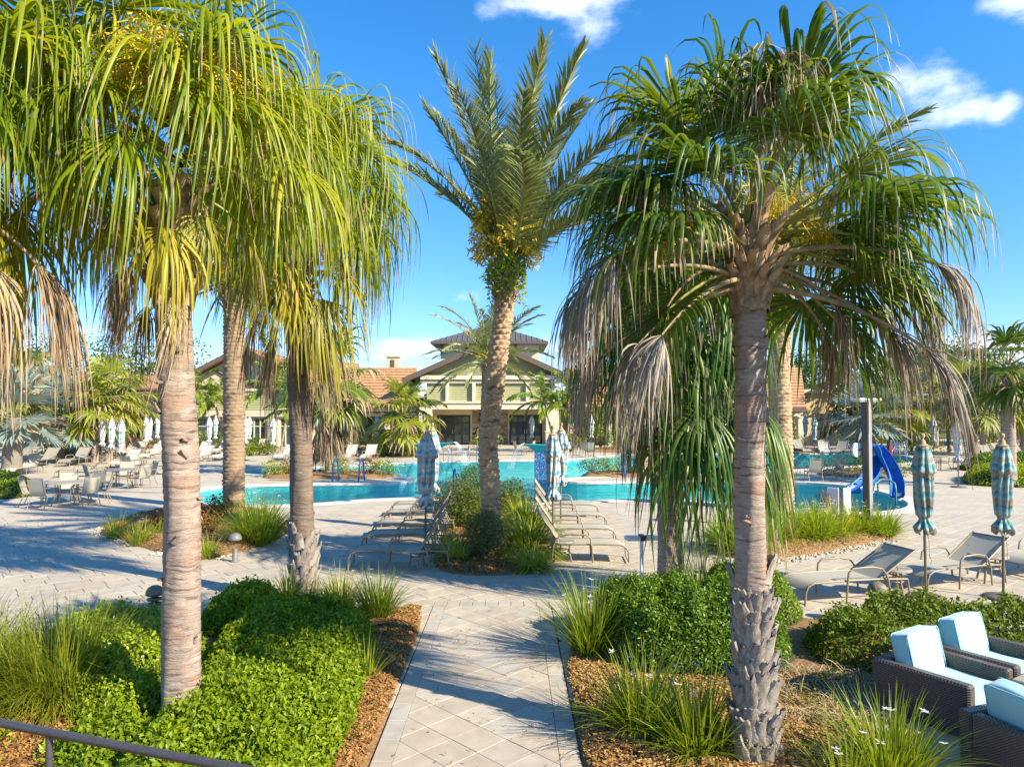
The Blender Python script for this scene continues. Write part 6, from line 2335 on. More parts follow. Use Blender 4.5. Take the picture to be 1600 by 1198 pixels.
# ------------------------------------------------------------------ loungers, chairs and tables
def sling(mb_, prof, w, mat=0, th=.008):
    """prof: list of (x,z) along the length; a thin taut sheet of width w with slightly sagging middle"""
    prof = np.array(prof, float)
    ys = np.linspace(-w / 2, w / 2, 7)
    V = np.zeros((len(prof), 7, 3))
    for i, (x, z) in enumerate(prof):
        V[i, :, 0] = x
        V[i, :, 1] = ys
        V[i, :, 2] = z - .012 * (1 - (2 * ys / w) ** 2)
    mb_.grid(V, mat=mat)
    V2 = V.copy()
    V2[..., 2] -= th
    mb_.grid(V2[:, ::-1], mat=mat)
    mb_.grid(np.stack([V[0], V2[0]]), mat=mat)
    mb_.grid(np.stack([V2[-1], V[-1]]), mat=mat)


def lounger(label, back_deg=38, slingm='sling', arms=True, group='sun loungers'):
    """foot at -x, back at +x; hinge at x=.35"""
    t_ = thing('sun_lounger', label, 'sun lounger', (0, 0, 0), 0, group)
    w = .62
    hx, hz = .32, .36
    b = R(back_deg)
    bx, bz = hx + .80 * math.cos(b), hz + .80 * math.sin(b)
    foot = [(-1.0, .27), (-.92, .335), (-.80, .365), (-.45, .37), (0, .36), (hx, hz)]
    m1 = MB()
    for s in (-1, 1):
        y = s * (w / 2 + .012)
        m1.tube([(-1.03, y, .02), (-1.02, y, .22), (-.97, y, .315), (-.86, y, .36), (-.45, y, .37), (hx, y, hz), (.85, y, .33)], .016, 8)
    m1.tube([(-1.0, -w / 2, .25), (-1.0, w / 2, .25)], .013, 6)
    m1.tube([(hx, -w / 2, hz - .03), (hx, w / 2, hz - .03)], .014, 6)
    m1.tube([(.85, -w / 2, .33), (.85, w / 2, .33)], .014, 6)
    put('frame', m1.mesh('lounger_frame', M['frame'], True), t_)
    m1 = MB()
    sling(m1, foot, w)
    put('seat_sling', m1.mesh('lounger_seat', M[slingm], True), t_)
    m1 = MB()
    bp = [(hx + .80 * math.cos(b) * k / 6, hz + .80 * math.sin(b) * k / 6 - .02 * math.sin(PI * k / 6)) for k in range(7)]
    sling(m1, bp, w)
    bsl = put('back_sling', m1.mesh('lounger_back', M[slingm], True), t_)
    m1 = MB()
    for s in (-1, 1):
        y = s * (w / 2 + .012)
        m1.tube([(hx, y, hz), (bx, y, bz), (bx + .03 * math.cos(b), y * .97, bz + .03 * math.sin(b))], .016, 8)
    m1.tube([(bx, -w / 2, bz), (bx, w / 2, bz)], .015, 6)
    m1.tube([(bx * .6 + hx * .4, -w / 2 + .1, (bz * .6 + hz * .4) - .02), (min(bx, .82), -w / 2 + .1, .34)], .010, 5)
    m1.tube([(bx * .6 + hx * .4, w / 2 - .1, (bz * .6 + hz * .4) - .02), (min(bx, .82), w / 2 - .1, .34)], .010, 5)
    put('back_frame', m1.mesh('lounger_back_frame', M['frame'], True), t_)
    m1 = MB()
    m1.tube([(bx, -w / 2 + .02, bz + .01), (bx - .02, 0, bz - .07), (bx, w / 2 - .02, bz + .01)], .006, 5)
    put('strap', m1.mesh('lounger_strap', M['white_metal'], True), bsl)
    for s in (-1, 1):
        y = s * (w / 2 + .03)
        m1 = MB()
        m1.tube([(.84, y, .33), (.88, y, .02)], .015, 7)
        put('leg', m1.mesh('lounger_leg', M['frame'], True), t_)
        if arms:
            m1 = MB()
            m1.tube([(-.32, y + s * .02, .02), (-.30, y + s * .02, .30), (-.27, y + s * .02, .50), (-.18, y + s * .02, .56), (.15, y + s * .02, .565), (.34, y + s * .02, .53), (.42, y + s * .02, .44), (.46, y + s * .02, .33), (.50, y + s * .02, .02)], .016, 8)
            put('armrest', m1.mesh('lounger_arm', M['frame'], True), t_)
    m1 = MB()
    m1.tube([(-1.02, -w / 2, .04), (-1.02, w / 2, .04)], .012, 6)
    put('foot_bar', m1.mesh('lounger_footbar', M['frame'], True), t_)
    return t_


L38 = lounger('proto', 31)
L55 = lounger('proto', 56)
LW = lounger('proto', 42, 'sling_white')
LG = lounger('proto', 46, 'sling_grey')
for q in (L38, L55, LW, LG):
    remember(q)
# left row: back at the right (+x)
gL = 'loungers left of the centre island'
for k, (px, py, lab) in enumerate([(632, 884, 'front beige lounger of the left row beside the centre island'), (643, 857, 'second beige lounger from the front in the left row'), (652, 838, 'third beige lounger from the front in the left row'),
                                   (660, 820, 'fourth beige lounger from the front in the left row'), (668, 805, 'rearmost beige lounger of the left row, nearest the pool')]):
    x, y = G(px, py)
    clone(L55, lab, (x, y, 0), R(3), gL)
gR = 'loungers right of the centre island'
for k, (px, py, lab) in enumerate([(900, 874, 'front beige lounger of the right row, its back toward the centre island'), (890, 847, 'second beige lounger from the front in the right row'),
                                   (884, 824, 'third beige lounger from the front in the right row'), (878, 806, 'rearmost lounger of the right row, nearest the pool')]):
    x, y = G(px, py)
    clone(L55, lab, (x, y, 0), R(180 - 3), gR)
gB = 'loungers with armrests behind the olive shrub row'
for k, (px, py, a, lab) in enumerate([(1325, 934, 14, 'leftmost armrest lounger behind the olive shrubs, lit sling back'), (1488, 912, 22, 'middle armrest lounger between the two near umbrellas'),
                                      (1640, 893, 22, 'armrest lounger cut by the right picture edge')]):
    x, y = G(px, py)
    clone(L38, lab, (x, y, 0), R(a), gB)
gF = 'white loungers on the far deck'
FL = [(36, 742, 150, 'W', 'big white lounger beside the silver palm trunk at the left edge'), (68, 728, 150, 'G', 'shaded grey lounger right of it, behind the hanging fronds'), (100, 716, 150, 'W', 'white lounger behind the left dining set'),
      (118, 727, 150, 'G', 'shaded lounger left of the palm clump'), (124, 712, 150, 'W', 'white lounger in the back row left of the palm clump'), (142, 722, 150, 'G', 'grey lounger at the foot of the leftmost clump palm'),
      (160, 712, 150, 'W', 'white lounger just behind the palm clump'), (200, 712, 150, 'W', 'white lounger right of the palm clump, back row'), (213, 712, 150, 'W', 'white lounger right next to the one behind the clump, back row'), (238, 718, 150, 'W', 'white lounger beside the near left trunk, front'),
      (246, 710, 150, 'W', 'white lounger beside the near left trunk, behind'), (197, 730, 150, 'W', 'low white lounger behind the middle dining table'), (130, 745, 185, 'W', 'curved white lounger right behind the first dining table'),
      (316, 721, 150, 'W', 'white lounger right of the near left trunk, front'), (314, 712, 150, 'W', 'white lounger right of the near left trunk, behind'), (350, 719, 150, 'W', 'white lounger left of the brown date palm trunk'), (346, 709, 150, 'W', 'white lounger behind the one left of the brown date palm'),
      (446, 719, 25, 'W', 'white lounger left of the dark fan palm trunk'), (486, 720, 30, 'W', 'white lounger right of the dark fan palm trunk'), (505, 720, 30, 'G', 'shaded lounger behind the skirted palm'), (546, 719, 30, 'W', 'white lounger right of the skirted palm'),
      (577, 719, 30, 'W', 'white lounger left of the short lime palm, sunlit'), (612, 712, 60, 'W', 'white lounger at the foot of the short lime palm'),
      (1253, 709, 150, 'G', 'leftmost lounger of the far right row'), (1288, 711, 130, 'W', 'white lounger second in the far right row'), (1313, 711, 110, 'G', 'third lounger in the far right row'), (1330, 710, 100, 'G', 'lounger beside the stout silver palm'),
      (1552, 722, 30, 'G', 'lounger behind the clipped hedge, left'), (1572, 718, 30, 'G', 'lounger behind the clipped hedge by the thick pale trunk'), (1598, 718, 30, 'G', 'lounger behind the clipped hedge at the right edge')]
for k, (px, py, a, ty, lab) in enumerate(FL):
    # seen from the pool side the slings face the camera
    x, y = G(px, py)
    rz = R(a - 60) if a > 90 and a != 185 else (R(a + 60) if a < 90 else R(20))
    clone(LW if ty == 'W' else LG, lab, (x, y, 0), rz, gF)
for q in (L38, L55, LW, LG):
    drop(q)


def dining_chair(label, slingm='sling'):
    t_ = thing('dining_chair', label, 'chair', (0, 0, 0), 0, 'sling dining chairs')
    w = .50
    m1 = MB()
    sling(m1, [(.26, .40), (.22, .435), (0, .42), (-.20, .40), (-.255, .44), (-.30, .60), (-.36, .80), (-.385, .92)], w)
    put('sling', m1.mesh('chair_sling', M[slingm], True), t_)
    m1 = MB()
    for s in (-1, 1):
        y = s * (w / 2 + .01)
        m1.tube([(.26, y, .40), (.22, y, .435), (0, y, .42), (-.20, y, .40), (-.255, y, .44), (-.30, y, .60), (-.36, y, .80), (-.39, y, .935)], .014, 6)
    m1.tube([(-.39, -w / 2, .935), (-.395, 0, .95), (-.39, w / 2, .935)], .014, 6)
    m1.tube([(.2, -w / 2, .42), (.2, w / 2, .42)], .01, 5)
    put('frame', m1.mesh('chair_frame', M['frame'], True), t_)
    for s in (-1, 1):
        y = s * (w / 2 + .03)
        m1 = MB()
        m1.tube([(.24, y, .0), (.25, y, .38), (.26, y, .60), (.20, y, .65), (-.05, y, .655), (-.32, y, .64)], .014, 6)
        put('armrest', m1.mesh('chair_arm', M['frame'], True), t_)
        m1 = MB()
        m1.tube([(-.20, y, .40), (-.27, y, .22), (-.36, y, .0)], .014, 6)
        put('leg', m1.mesh('chair_leg', M['frame'], True), t_)
    return t_


def round_table(label, r=.60, h=.72, legs=4, cat='table', name='round_table'):
    t_ = thing(name, label, cat, (0, 0, 0), 0, 'round patio tables')
    m1 = MB()
    m1.lathe([(.001, h), (r - .02, h), (r, h - .012), (r, h - .035), (r - .03, h - .04), (.001, h - .04)], 36)
    put('tabletop', m1.mesh('round_tabletop', M['tabletop']), t_)
    for k in range(legs):
        a = PI / 4 + 2 * PI * k / legs
        m1 = MB()
        c, s = math.cos(a), math.sin(a)
        m1.tube([(r * .78 * c, r * .78 * s, .0), (r * .55 * c, r * .55 * s, h * .5), (r * .62 * c, r * .62 * s, h - .04)], .018, 6)
        put('leg', m1.mesh('table_leg', M['frame'], True), t_)
    m1 = MB()
    m1.lathe([(r * .56, h * .5), (r * .58, h * .5 + .01), (r * .56, h * .5 + .02), (r * .54, h * .5 + .01), (r * .56, h * .5)], 24)
    put('stretcher_ring', m1.mesh('table_ring', M['frame']), t_)
    return t_


CH = dining_chair('proto')
CG = dining_chair('proto', 'sling_grey')
RT = round_table('proto')
ST = round_table('proto', .27, .42, 3, 'side table', 'side_table')
for q in (CH, CG, RT, ST):
    remember(q)


def dining_set(px, py, names, tlab, angs, grey=()):
    x, y = G(px, py)
    clone(RT, tlab, (x, y, 0), .3)
    for k, (a, lab) in enumerate(zip(angs, names)):
        d = .88
        clone(CG if k in grey else CH, lab, (x + d * math.cos(R(a)), y + d * math.sin(R(a)), 0), R(a + 180))


dining_set(104, 788, ['chair at the first left table seen from behind, nearest', 'chair seen from the side at the far left of the first left table', 'chair right of the first left table, angled back', 'chair at the back of the first left table, sunlit',
                      'second chair at the back of the first left table, in shade', 'chair behind the right side of the first left table'],
           'round table of the nearest dining set on the left', [262, 200, 335, 120, 75, 25], (1, 4))
dining_set(190, 762, ['chair left of the middle left table', 'chair right of the middle left table in side view', 'chair behind the middle left table', 'chair behind right of the middle left table'],
           'round table under the dark teal umbrella', [225, 340, 110, 50], (0,))
dining_set(232, 741, ['chair left of the back left table', 'chair right of the back left table beside the near left trunk', 'chair before the back left table'],
           'round table beside the near left trunk', [150, 350, 250], ())
dining_set(1470, 735, ['white chair right of the far right table', 'chair left of the far right table', 'chair behind the far right table'],
           'round table in the shade left of the clipped hedges', [345, 200, 90], ())
for k, (px, py, a, g_, lab) in enumerate([(1248, 745, 10, 1, 'sling chair half hidden by the pale date palm trunk, facing right'), (1271, 752, 85, 1, 'slatted-back sling chair seen from behind, beside the shallow pool'), (1303, 750, 190, 0, 'empty-framed chair facing left by the shallow pool'),
                                          (1322, 750, 0, 0, 'chair facing right by the shallow pool, near the light pole'), (812, 711, 20, 0, 'beige chair left of the white umbrella before the doors'), (826, 711, 160, 0, 'beige chair right of the white umbrella before the doors'),
                                          (922, 714, 90, 0, 'white chair in the sun before the airy shrub'), (984, 714, 100, 0, 'white chair by the slender palm on the far deck'), (915, 711, 60, 0, 'white chair just behind the one by the airy shrub'), (388, 707, 40, 0, 'white chair on the clubhouse walkway, left'), (404, 706, 150, 0, 'chair on the clubhouse walkway, right')]):
    clone(CG if g_ else CH, lab, (*G(px, py), 0), R(a))
for k, (px, py, s_, lab) in enumerate([(1396, 928, 1.05, 'small round side table between the left and middle armrest loungers'), (1545, 908, 1.15, 'small round side table right of the middle armrest lounger'),
                                       (652, 888, .9, 'low round side table at the head of the front left lounger'), (878, 876, 1.0, 'low round side table at the head of the front right lounger'), (868, 836, .9, 'low round side table between the rear loungers of the right row')]):
    clone(ST, lab, (*G(px, py), 0), k, 'small round side tables', s_)
for q in (CH, CG, RT, ST):
    drop(q)


# ------------------------------------------------------------------ wicker armchairs
def pillow_mesh(name, sx_, sy_, sz_, puff=.03, seed=0, n=14):
    """rounded box cushion with a slightly swollen face"""
    m1 = MB()
    r_ = np.random.default_rng(seed)
    a = np.linspace(-1, 1, n)

    def face(ax, sg):
        U, W = np.meshgrid(a, a)
        c = np.zeros((n, n, 3))
        o = [i for i in range(3) if i != ax]
        c[..., ax] = sg
        c[..., o[0]] = U
        c[..., o[1]] = W
        return c if sg * (1 if ax != 1 else -1) > 0 else c[:, ::-1]
    hs = np.array([sx_, sy_, sz_]) / 2
    rad = min(sx_, sy_, sz_) * .2
    for ax in range(3):
        for sg in (-1, 1):
            c = face(ax, sg) * hs
            core = np.clip(c, -(hs - rad), hs - rad)
            d = c - core
            d = nrm(d) * rad
            p = core + d
            q = c / hs
            pf = puff * (1 - np.abs(q[..., 0]) ** 4) * (1 - np.abs(q[..., 1]) ** 4) + puff * (1 - np.abs(q[..., 2]) ** 4) * .0
            pw = np.prod(np.stack([1 - np.abs(np.delete(q, ax, -1))[..., i] ** 3 for i in range(2)], -1), -1)
            p[..., ax] += sg * puff * pw
            p += .006 * np.stack([np.sin(c[..., 1] * 17 + c[..., 2] * 11 + seed), np.sin(c[..., 0] * 13 + seed), np.sin(c[..., 0] * 15 + c[..., 1] * 9 + seed)], -1) * 1.0
            m1.grid(p)
    me = m1.mesh(name, M['cushion'], True)
    return me


def wicker_chair(label, loc, rz, w=.86, d=.91, h=.555, seed=0):
    """origin at the rear left corner (seen from the sitter: rear right); local x across, local y toward the front"""
    t_ = thing('wicker_armchair', label, 'armchair', loc, rz, 'wicker armchairs with blue cushions')
    aw = .115
    for x in (0, w - aw):
        m1 = MB()
        m1.box((x + aw / 2, d / 2, h / 2 + .02), (aw, d, h - .04), .018)
        a_ = put('arm', m1.mesh('wicker_arm', M['wicker']), t_)
    m1 = MB()
    m1.box((w / 2, aw / 2, h / 2 + .02), (w - 2 * aw - .004, aw, h - .04), .016)
    put('back', m1.mesh('wicker_back', M['wicker']), t_)
    m1 = MB()
    m1.box((w / 2, d / 2 + aw / 2 - .01, .17), (w - 2 * aw - .004, d - aw - .03, .22), .014)
    put('seat_base', m1.mesh('wicker_base', M['wicker']), t_)
    put('seat_cushion', pillow_mesh('seat_cushion', w - 2 * aw - .01, d - aw - .02, .15, .010, seed), t_, (w / 2, d / 2 + aw / 2 + .01, .355))
    put('back_cushion', pillow_mesh('back_cushion', w - 2 * aw - .05, .19, .43, .014, seed + 1), t_, (w / 2, aw + .13, .60), (R(12), 0, 0))
    bc_ = t_.children[-1] if False else [c for c in bpy.data.objects if c.parent == t_ and c.name.startswith('back_cushion')][0]
    cw, chh = w - 2 * aw - .05, .43
    for yy in (-.083, .083):
        loop = []
        for (sx2, sz2) in ((1, 1), (-1, 1), (-1, -1), (1, -1)):
            for q_ in range(5):
                a_2 = {(1, 1): 0, (-1, 1): PI / 2, (-1, -1): PI, (1, -1): 1.5 * PI}[(sx2, sz2)] + q_ / 4 * PI / 2
                loop.append((sx2 * (cw / 2 - .035) + .032 * math.cos(a_2), yy, sz2 * (chh / 2 - .035) + .032 * math.sin(a_2)))
        loop.append(loop[0])
        m1 = MB()
        m1.tube(loop, .0065, 6, 0, False)
        put('piping', m1.mesh('cushion_piping', M['cushion'], True), bc_)
    for x in (.04, w - .04):
        for y in (.04, d - .04):
            m1 = MB()
            m1.box((x, y, .02), (.04, .04, .04), .003)
            put('foot', m1.mesh('chair_foot', M['bronze']), t_)
    return t_


# chair directions: local y (front) maps to world
rzA = math.atan2(-.846, .538) - PI / 2
wa = .86
wicker_chair('front left wicker armchair with a pale aqua back cushion, its long side facing the mulch', (3.61 + .846 * wa, 7.17 + .538 * wa, 0), rzA, seed=1)
wicker_chair('rear wicker armchair beside the olive shrubs, its cushion in full sun', (3.61 + .846 * (wa + .91), 7.17 + .538 * (wa + .91), 0), rzA, seed=2)
wicker_chair('nearest wicker armchair cut by the lower right corner, seen from behind', (3.72, 5.97, 0), math.atan2(.34, .94) - PI / 2, w=.9, seed=3)
wt = thing('wicker_table', 'low square wicker table between the armchairs at the right edge', 'table', (4.72, 6.72, 0), rzA)
m1 = MB()
m1.box((-.36, .36, .26), (.72, .72, .44), .014)
put('table_body', m1.mesh('wicker_table_body', M['wicker']), wt)
m1 = MB()
m1.box((-.36, .36, .495), (.75, .75, .028), .01)
put('tabletop', m1.mesh('wicker_tabletop', M['tabletop']), wt)
mb = MB()
mb.add([(3.35, 5.0, .052), (9, 5.0, .052), (9, 8.2, .052), (4.6, 8.2, .052), (3.3, 7.2, .052)], None, [(0, 1, 2), (0, 2, 3), (0, 3, 4)])
pad = tag(put('seating_pad', mb.mesh('seating_pad', M['joint'])), kind='structure')
m1 = MB()
for i in range(14):
    for j in range(9):
        x0, y0 = 3.3 + i * .42 + (.2 if j % 2 else 0), 5.0 + j * .36
        pp = [(x0, y0), (x0 + .42, y0), (x0 + .42, y0 + .36), (x0, y0 + .36)]
        for cc in ((0, 1, 8.2), (.61, -.79, 99), (-.545, .71, 3.315)):
            pp = clip_poly(pp, *cc)
            if len(pp) < 3:
                break
        if len(pp) < 3 or poly_area(pp) < .004:
            continue
        c = np.mean(pp, axis=0)
        m1 = MB()
        paver_piece(m1, [(x - c[0], y - c[1]) for x, y in pp], .0)
        put('paver', m1.mesh('paver', M['paver']), pad, (c[0], c[1], .074))

# ------------------------------------------------------------------ handrail at the lower left
hr = thing('handrail', 'dark metal handrail on a post crossing the lower left corner', 'railing', (-2.69, 3.7, 0))
p0, p1 = np.array([-2.69, 3.70, 1.435]), np.array([-1.07, 3.17, 1.435])
dv = p1 - p0
org = np.array([-2.69, 3.7, 0])
m1 = MB()
m1.tube([p0 - dv * .8 - org, p0 - org, p1 - org, p1 + dv * .25 - org], .021, 12)
put('rail', m1.mesh('rail_tube', M['rail'], True), hr)
for u in (.235, -.6, 1.15):
    q = p0 + dv * u - org
    m1 = MB()
    m1.tube([(q[0], q[1], 0), (q[0], q[1], 1.42)], .017, 10)
    m1.tube([(q[0], q[1], 0), (q[0], q[1], .012)], .05, 14)
    put('post', m1.mesh('rail_post', M['rail'], True), hr)

# ------------------------------------------------------------------ lights and posts in the beds
def mushroom(label, px, py, s, mat, z0=0.0, ribs=True):
    x, y = G(px, py)
    t_ = thing('bollard_light', label, 'path light', (x, y, z0), 0, None, s)
    m1 = MB()
    m1.lathe([(.001, .0), (.10, 0), (.10, .02), (.055, .03), (.05, .28)], 20)
    put('stem', m1.mesh('light_stem', M[mat], True), t_)
    if ribs:
        for k in range(2):
            m1 = MB()
            z = .30 + k * .075
            m1.lathe([(.05, z - .02), (.11, z), (.118, z + .012), (.11, z + .024), (.055, z + .035)], 24)
            put('louvre_ring', m1.mesh('louvre_ring', M[mat], True), t_)
    m1 = MB()
    m1.lathe([(.055, .44), (.125, .45), (.135, .475), (.125, .52), (.095, .565), (.05, .59), (.001, .60)], 24)
    put('cap', m1.mesh('light_cap', M[mat], True), t_)


mushroom('tan dome-capped path light behind the lime shrubs left of the near trunk', 241, 975, .92, 'bollard')
mushroom('grey dome path light in the left island under the iris', 367, 877, .95, 'bollard_grey', .0, False)
mushroom('brown ribbed path light standing in the olive shrubs', 1372, 975, 1.0, 'bollard')
mushroom('tiny dark path light on the mulch of the centre island', 757, 882, .42, 'bollard_grey', .08, False)

x, y = G(1003, 912)
t_ = thing('lantern_post', 'slim pale post with two flat white wings beside the ringed trunk', 'path light', (x, y, 0), R(8))
m1 = MB()
m1.box((0, 0, .40), (.055, .055, .80), .005)
put('post', m1.mesh('lantern_post', M['white_metal']), t_)
for s in (-1, 1):
    m1 = MB()
    m1.box((s * .165, 0, .795), (.25, .20, .07), .01)
    put('wing', m1.mesh('lantern_wing', M['white_metal']), t_)
m1 = MB()
m1.add([(-.045, -.11, .76), (.03, -.11, .76), (.05, -.11, .85), (-.03, -.11, .85), (-.045, .1, .76), (.03, .1, .76), (.05, .1, .85), (-.03, .1, .85)], [(0, 1, 2, 3), (7, 6, 5, 4), (0, 4, 5, 1), (1, 5, 6, 2), (2, 6, 7, 3), (3, 7, 4, 0)])
put('hub', m1.mesh('lantern_hub', M['post']), t_)

# tall rectangular light pole
x, y = G(1357, 836)
t_ = thing('light_pole', 'tall dark rectangular pole with flat white lamp heads by the slide', 'lamp post', (x, y, 0), R(30))
zt = P(1357, 622, y)[2]
m1 = MB()
m1.box((0, 0, zt / 2 + .1), (.17, .16, zt - .2), .008)
put('post', m1.mesh('pole_post', M['post']), t_)
m1 = MB()
m1.box((0, -.087, zt / 2 + .15), (.13, .012, zt - .3), .003)  # thin strip colours the front face as if sunlit
put('painted_lit_face', m1.mesh('pole_lit_paint', M['pole_lit_paint']), t_)
m1 = MB()
m1.box((0, 0, .24), (.32, .30, .44), .02)
put('base_box', m1.mesh('pole_base', M['post']), t_)
for s in (-1, 1):
    m1 = MB()
    m1.box((s * .26, 0, zt - .03), (.34, .28, .06), .02)
    m1.box((s * .26, 0, zt - .075), (.26, .20, .03), .01)
    hd = put('lamp_head', m1.mesh('lamp_head', M['white_metal']), t_)
m1 = MB()
m1.tube([(-.19, .12, 2.05), (-.19, .17, 2.05)], .17, 28)
put('round_disc', m1.mesh('round_disc', M['white_metal']), t_)
m1 = MB()
m1.tube([(-.19, .12, 2.05), (.0, .05, 2.05)], .02, 6)
put('disc_bracket', m1.mesh('disc_bracket', M['post']), t_)

# white two-leaf panel by the shallow pool
x, y = G(1314, 815)
t_ = thing('folded_panel_sign', 'pair of blank white panels on a dark post between irises and slide', 'sign', (x, y, 0), R(-6))
zt = P(1314, 762, y)[2]
for s, c in ((-1, 'white_metal'), (1, 'white_metal')):
    m1 = MB()
    m1.box((0, 0, 0), (.30, .03, .72), .008)
    put('panel', m1.mesh('sign_panel', M[c]), t_, (s * .18, .05 - .0 * s, zt - .36), (0, 0, R(35 * s)))
m1 = MB()
m1.box((0, 0, zt / 2 - .04), (.08, .08, zt - .1), .006)
put('post', m1.mesh('sign_post', M['post']), t_)


# ------------------------------------------------------------------ pool fittings
def arc_rail(name, label, px, py, mat, w=.5, h=.9, rz=0.0, r=.028, L=.7, group='pool ladder rails'):
    x, y = G(px, py)
    t_ = thing(name, label, 'handrail', (x, y, 0), rz, group)
    for s in (-1, 1):
        m1 = MB()
        a = np.linspace(0, PI, 12)
        pts = [(s * w / 2, -.1, .0), (s * w / 2, 0, h * .6)] + [(s * w / 2, L / 2 - L / 2 * math.cos(q), h * .65 + h * .35 * math.sin(q)) for q in a[1:-1]] + [(s * w / 2, L, h * .4), (s * w / 2, L + .12, -.35)]
        m1.tube(pts, r, 8)
        put('rail', m1.mesh('arc_rail', M[mat], True), t_)
    return t_


arc_rail('pool_rail', 'pair of bright blue looped rails at the near pool edge behind the left umbrellas', 693, 779, 'blue_rail', .85, .95, R(12), .032)
arc_rail('pool_rail', 'pair of blue looped rails on the left deck tongue', 548, 751, 'blue_rail', 1.15, .9, R(170), .035, .5)
arc_rail('pool_rail', 'thin steel ladder rails before the left glass doors, right pair', 545 + 193, 722, 'steel', .5, .95, R(190), .022)
arc_rail('pool_rail', 'thin steel ladder rails before the left glass doors, left pair', 699, 722, 'steel', .5, .95, R(170), .022)
arc_rail('pool_rail', 'steel ladder rails at the far right end of the upper pool', 1395, 714, 'steel', .5, .9, R(200), .025)
x, y = G(975, 745)
t_ = thing('blue_post', 'upright dark blue post at the right end of the low planting strip', 'post', (x, y, 0))
m1 = MB()
m1.box((0, 0, .55), (.22, .14, 1.1), .03)
put('post', m1.mesh('blue_post', M['blue_rail']), t_)
m1 = MB()
m1.tube([(-.05, -.1, 1.0), (-.05, -.45, .9), (-.05, -.55, .0), (-.05, -.6, -.2)], .03, 7)
put('arm', m1.mesh('blue_post_arm', M['blue_rail'], True), t_)

# water bowls
for (px, py, lab, sgn, rr_) in ((846, 748, 'blue mosaic column topped by a teal bowl spilling water, in the channel', -1, 1.0), (668, 741, 'teal tilted water bowl on a mosaic column behind the left umbrellas', 1, 1.0)):
    x, y = G(px, py, -.1)
    t_ = thing('water_feature', lab, 'fountain', (x, y, -1.0), 0, 'fountain bowls at the channel')
    zt = P(px, 706 if sgn < 0 else 703, y)[2] + 1.0
    m1 = MB()
    m1.box((0, 0, zt / 2), (.62, .62, zt), .02)
    put('column', m1.mesh('mosaic_column', M['mosaic']), t_)
    m1 = MB()
    for k in range(2):
        pass
    top = [(-.5, -.5, zt + .25), (.95 * (-sgn) * -1 if False else .9 * sgn, -.55, zt + .75), (.9 * sgn, .55, zt + .75), (-.5, .5, zt + .25)]
    if sgn < 0:
        top = [(-.75, -.5, zt + .36), (1.0, -.5, zt + .30), (1.0, .5, zt + .30), (-.75, .5, zt + .36)]
        bot = [(-.25, -.28, zt), (.28, -.28, zt), (.28, .28, zt), (-.25, .28, zt)]
    else:
        top = [(-.6, -.5, zt + .28), (1.25, -.5, zt + .36), (1.25, .5, zt + .36), (-.6, .5, zt + .28)]
        bot = [(-.28, -.28, zt), (.28, -.28, zt), (.28, .28, zt), (-.28, .28, zt)]
    m1.add(top + bot, [(0, 1, 2, 3), (4, 5, 1, 0), (5, 6, 2, 1), (6, 7, 3, 2), (7, 4, 0, 3)])
    put('bowl', m1.mesh('teal_bowl', M['teal_sail']), t_)
    m1 = MB()
    r_ = np.random.default_rng(5)
    for k in range(20):
        sx0 = (1.25 if sgn > 0 else -.75)
        yy = r_.uniform(-.45, .45)
        vx = r_.uniform(.3, 1.1) * (1 if sgn > 0 else -1)
        pts = []
        for j in range(7):
            tt = j * .10
            pts.append((sx0 + vx * tt * 1.5, yy + r_.normal(0, .02), zt + .38 + .2 * tt - 4.9 * tt * tt * 1.0))
        pts = [p_ for p_ in pts if p_[2] > .9]
        if len(pts) > 2:
            m1.tube(pts, .006, 3, 0, False)
    put('falling_water', m1.mesh('falling_water', M['spray']), t_)

# the blue slide
ys = G(1380, 778)[1]
t_ = thing('water_slide', 'curved bright blue plastic water slide with teal rails at the shallow pool', 'slide', (*G(1368, 776), 0))
ox, oy = t_.location.x, t_.location.y


def SP(px, py, dy=0.0):
    p_ = P(px, py, ys + dy)
    return np.array([p_[0] - ox, p_[1] - oy, p_[2]])


def trough(pts, w, depth, name, mat='slide', up=True):
    """u-shaped chute swept along a path"""
    pts = np.array(pts)
    k = 26
    tt = np.linspace(0, len(pts) - 1, k)
    # smooth
    sm = np.stack([np.interp(tt, np.arange(len(pts)), pts[:, i]) for i in range(3)], -1)
    for _ in range(4):
        sm[1:-1] = (sm[:-2] + 2 * sm[1:-1] + sm[2:]) / 4
    T = nrm(np.gradient(sm, axis=0))
    S = nrm(np.cross(T, np.array([0, 0, 1.0])) + 1e-4)
    U = np.cross(S, T)
    prof = [(-1, 1), (-.98, .45), (-.75, .08), (0, 0), (.75, .08), (.98, .45), (1, 1), (1.08, 1.0), (1.06, .4), (.82, -.06), (0, -.14), (-.82, -.06), (-1.06, .4), (-1.08, 1.0)]
    V = np.stack([sm + S * (a_ * w / 2) + U * (b_ * depth) for a_, b_ in prof], 1)
    m1 = MB()
    m1.grid(V, True)
    return m1.mesh(name, M[mat], True)


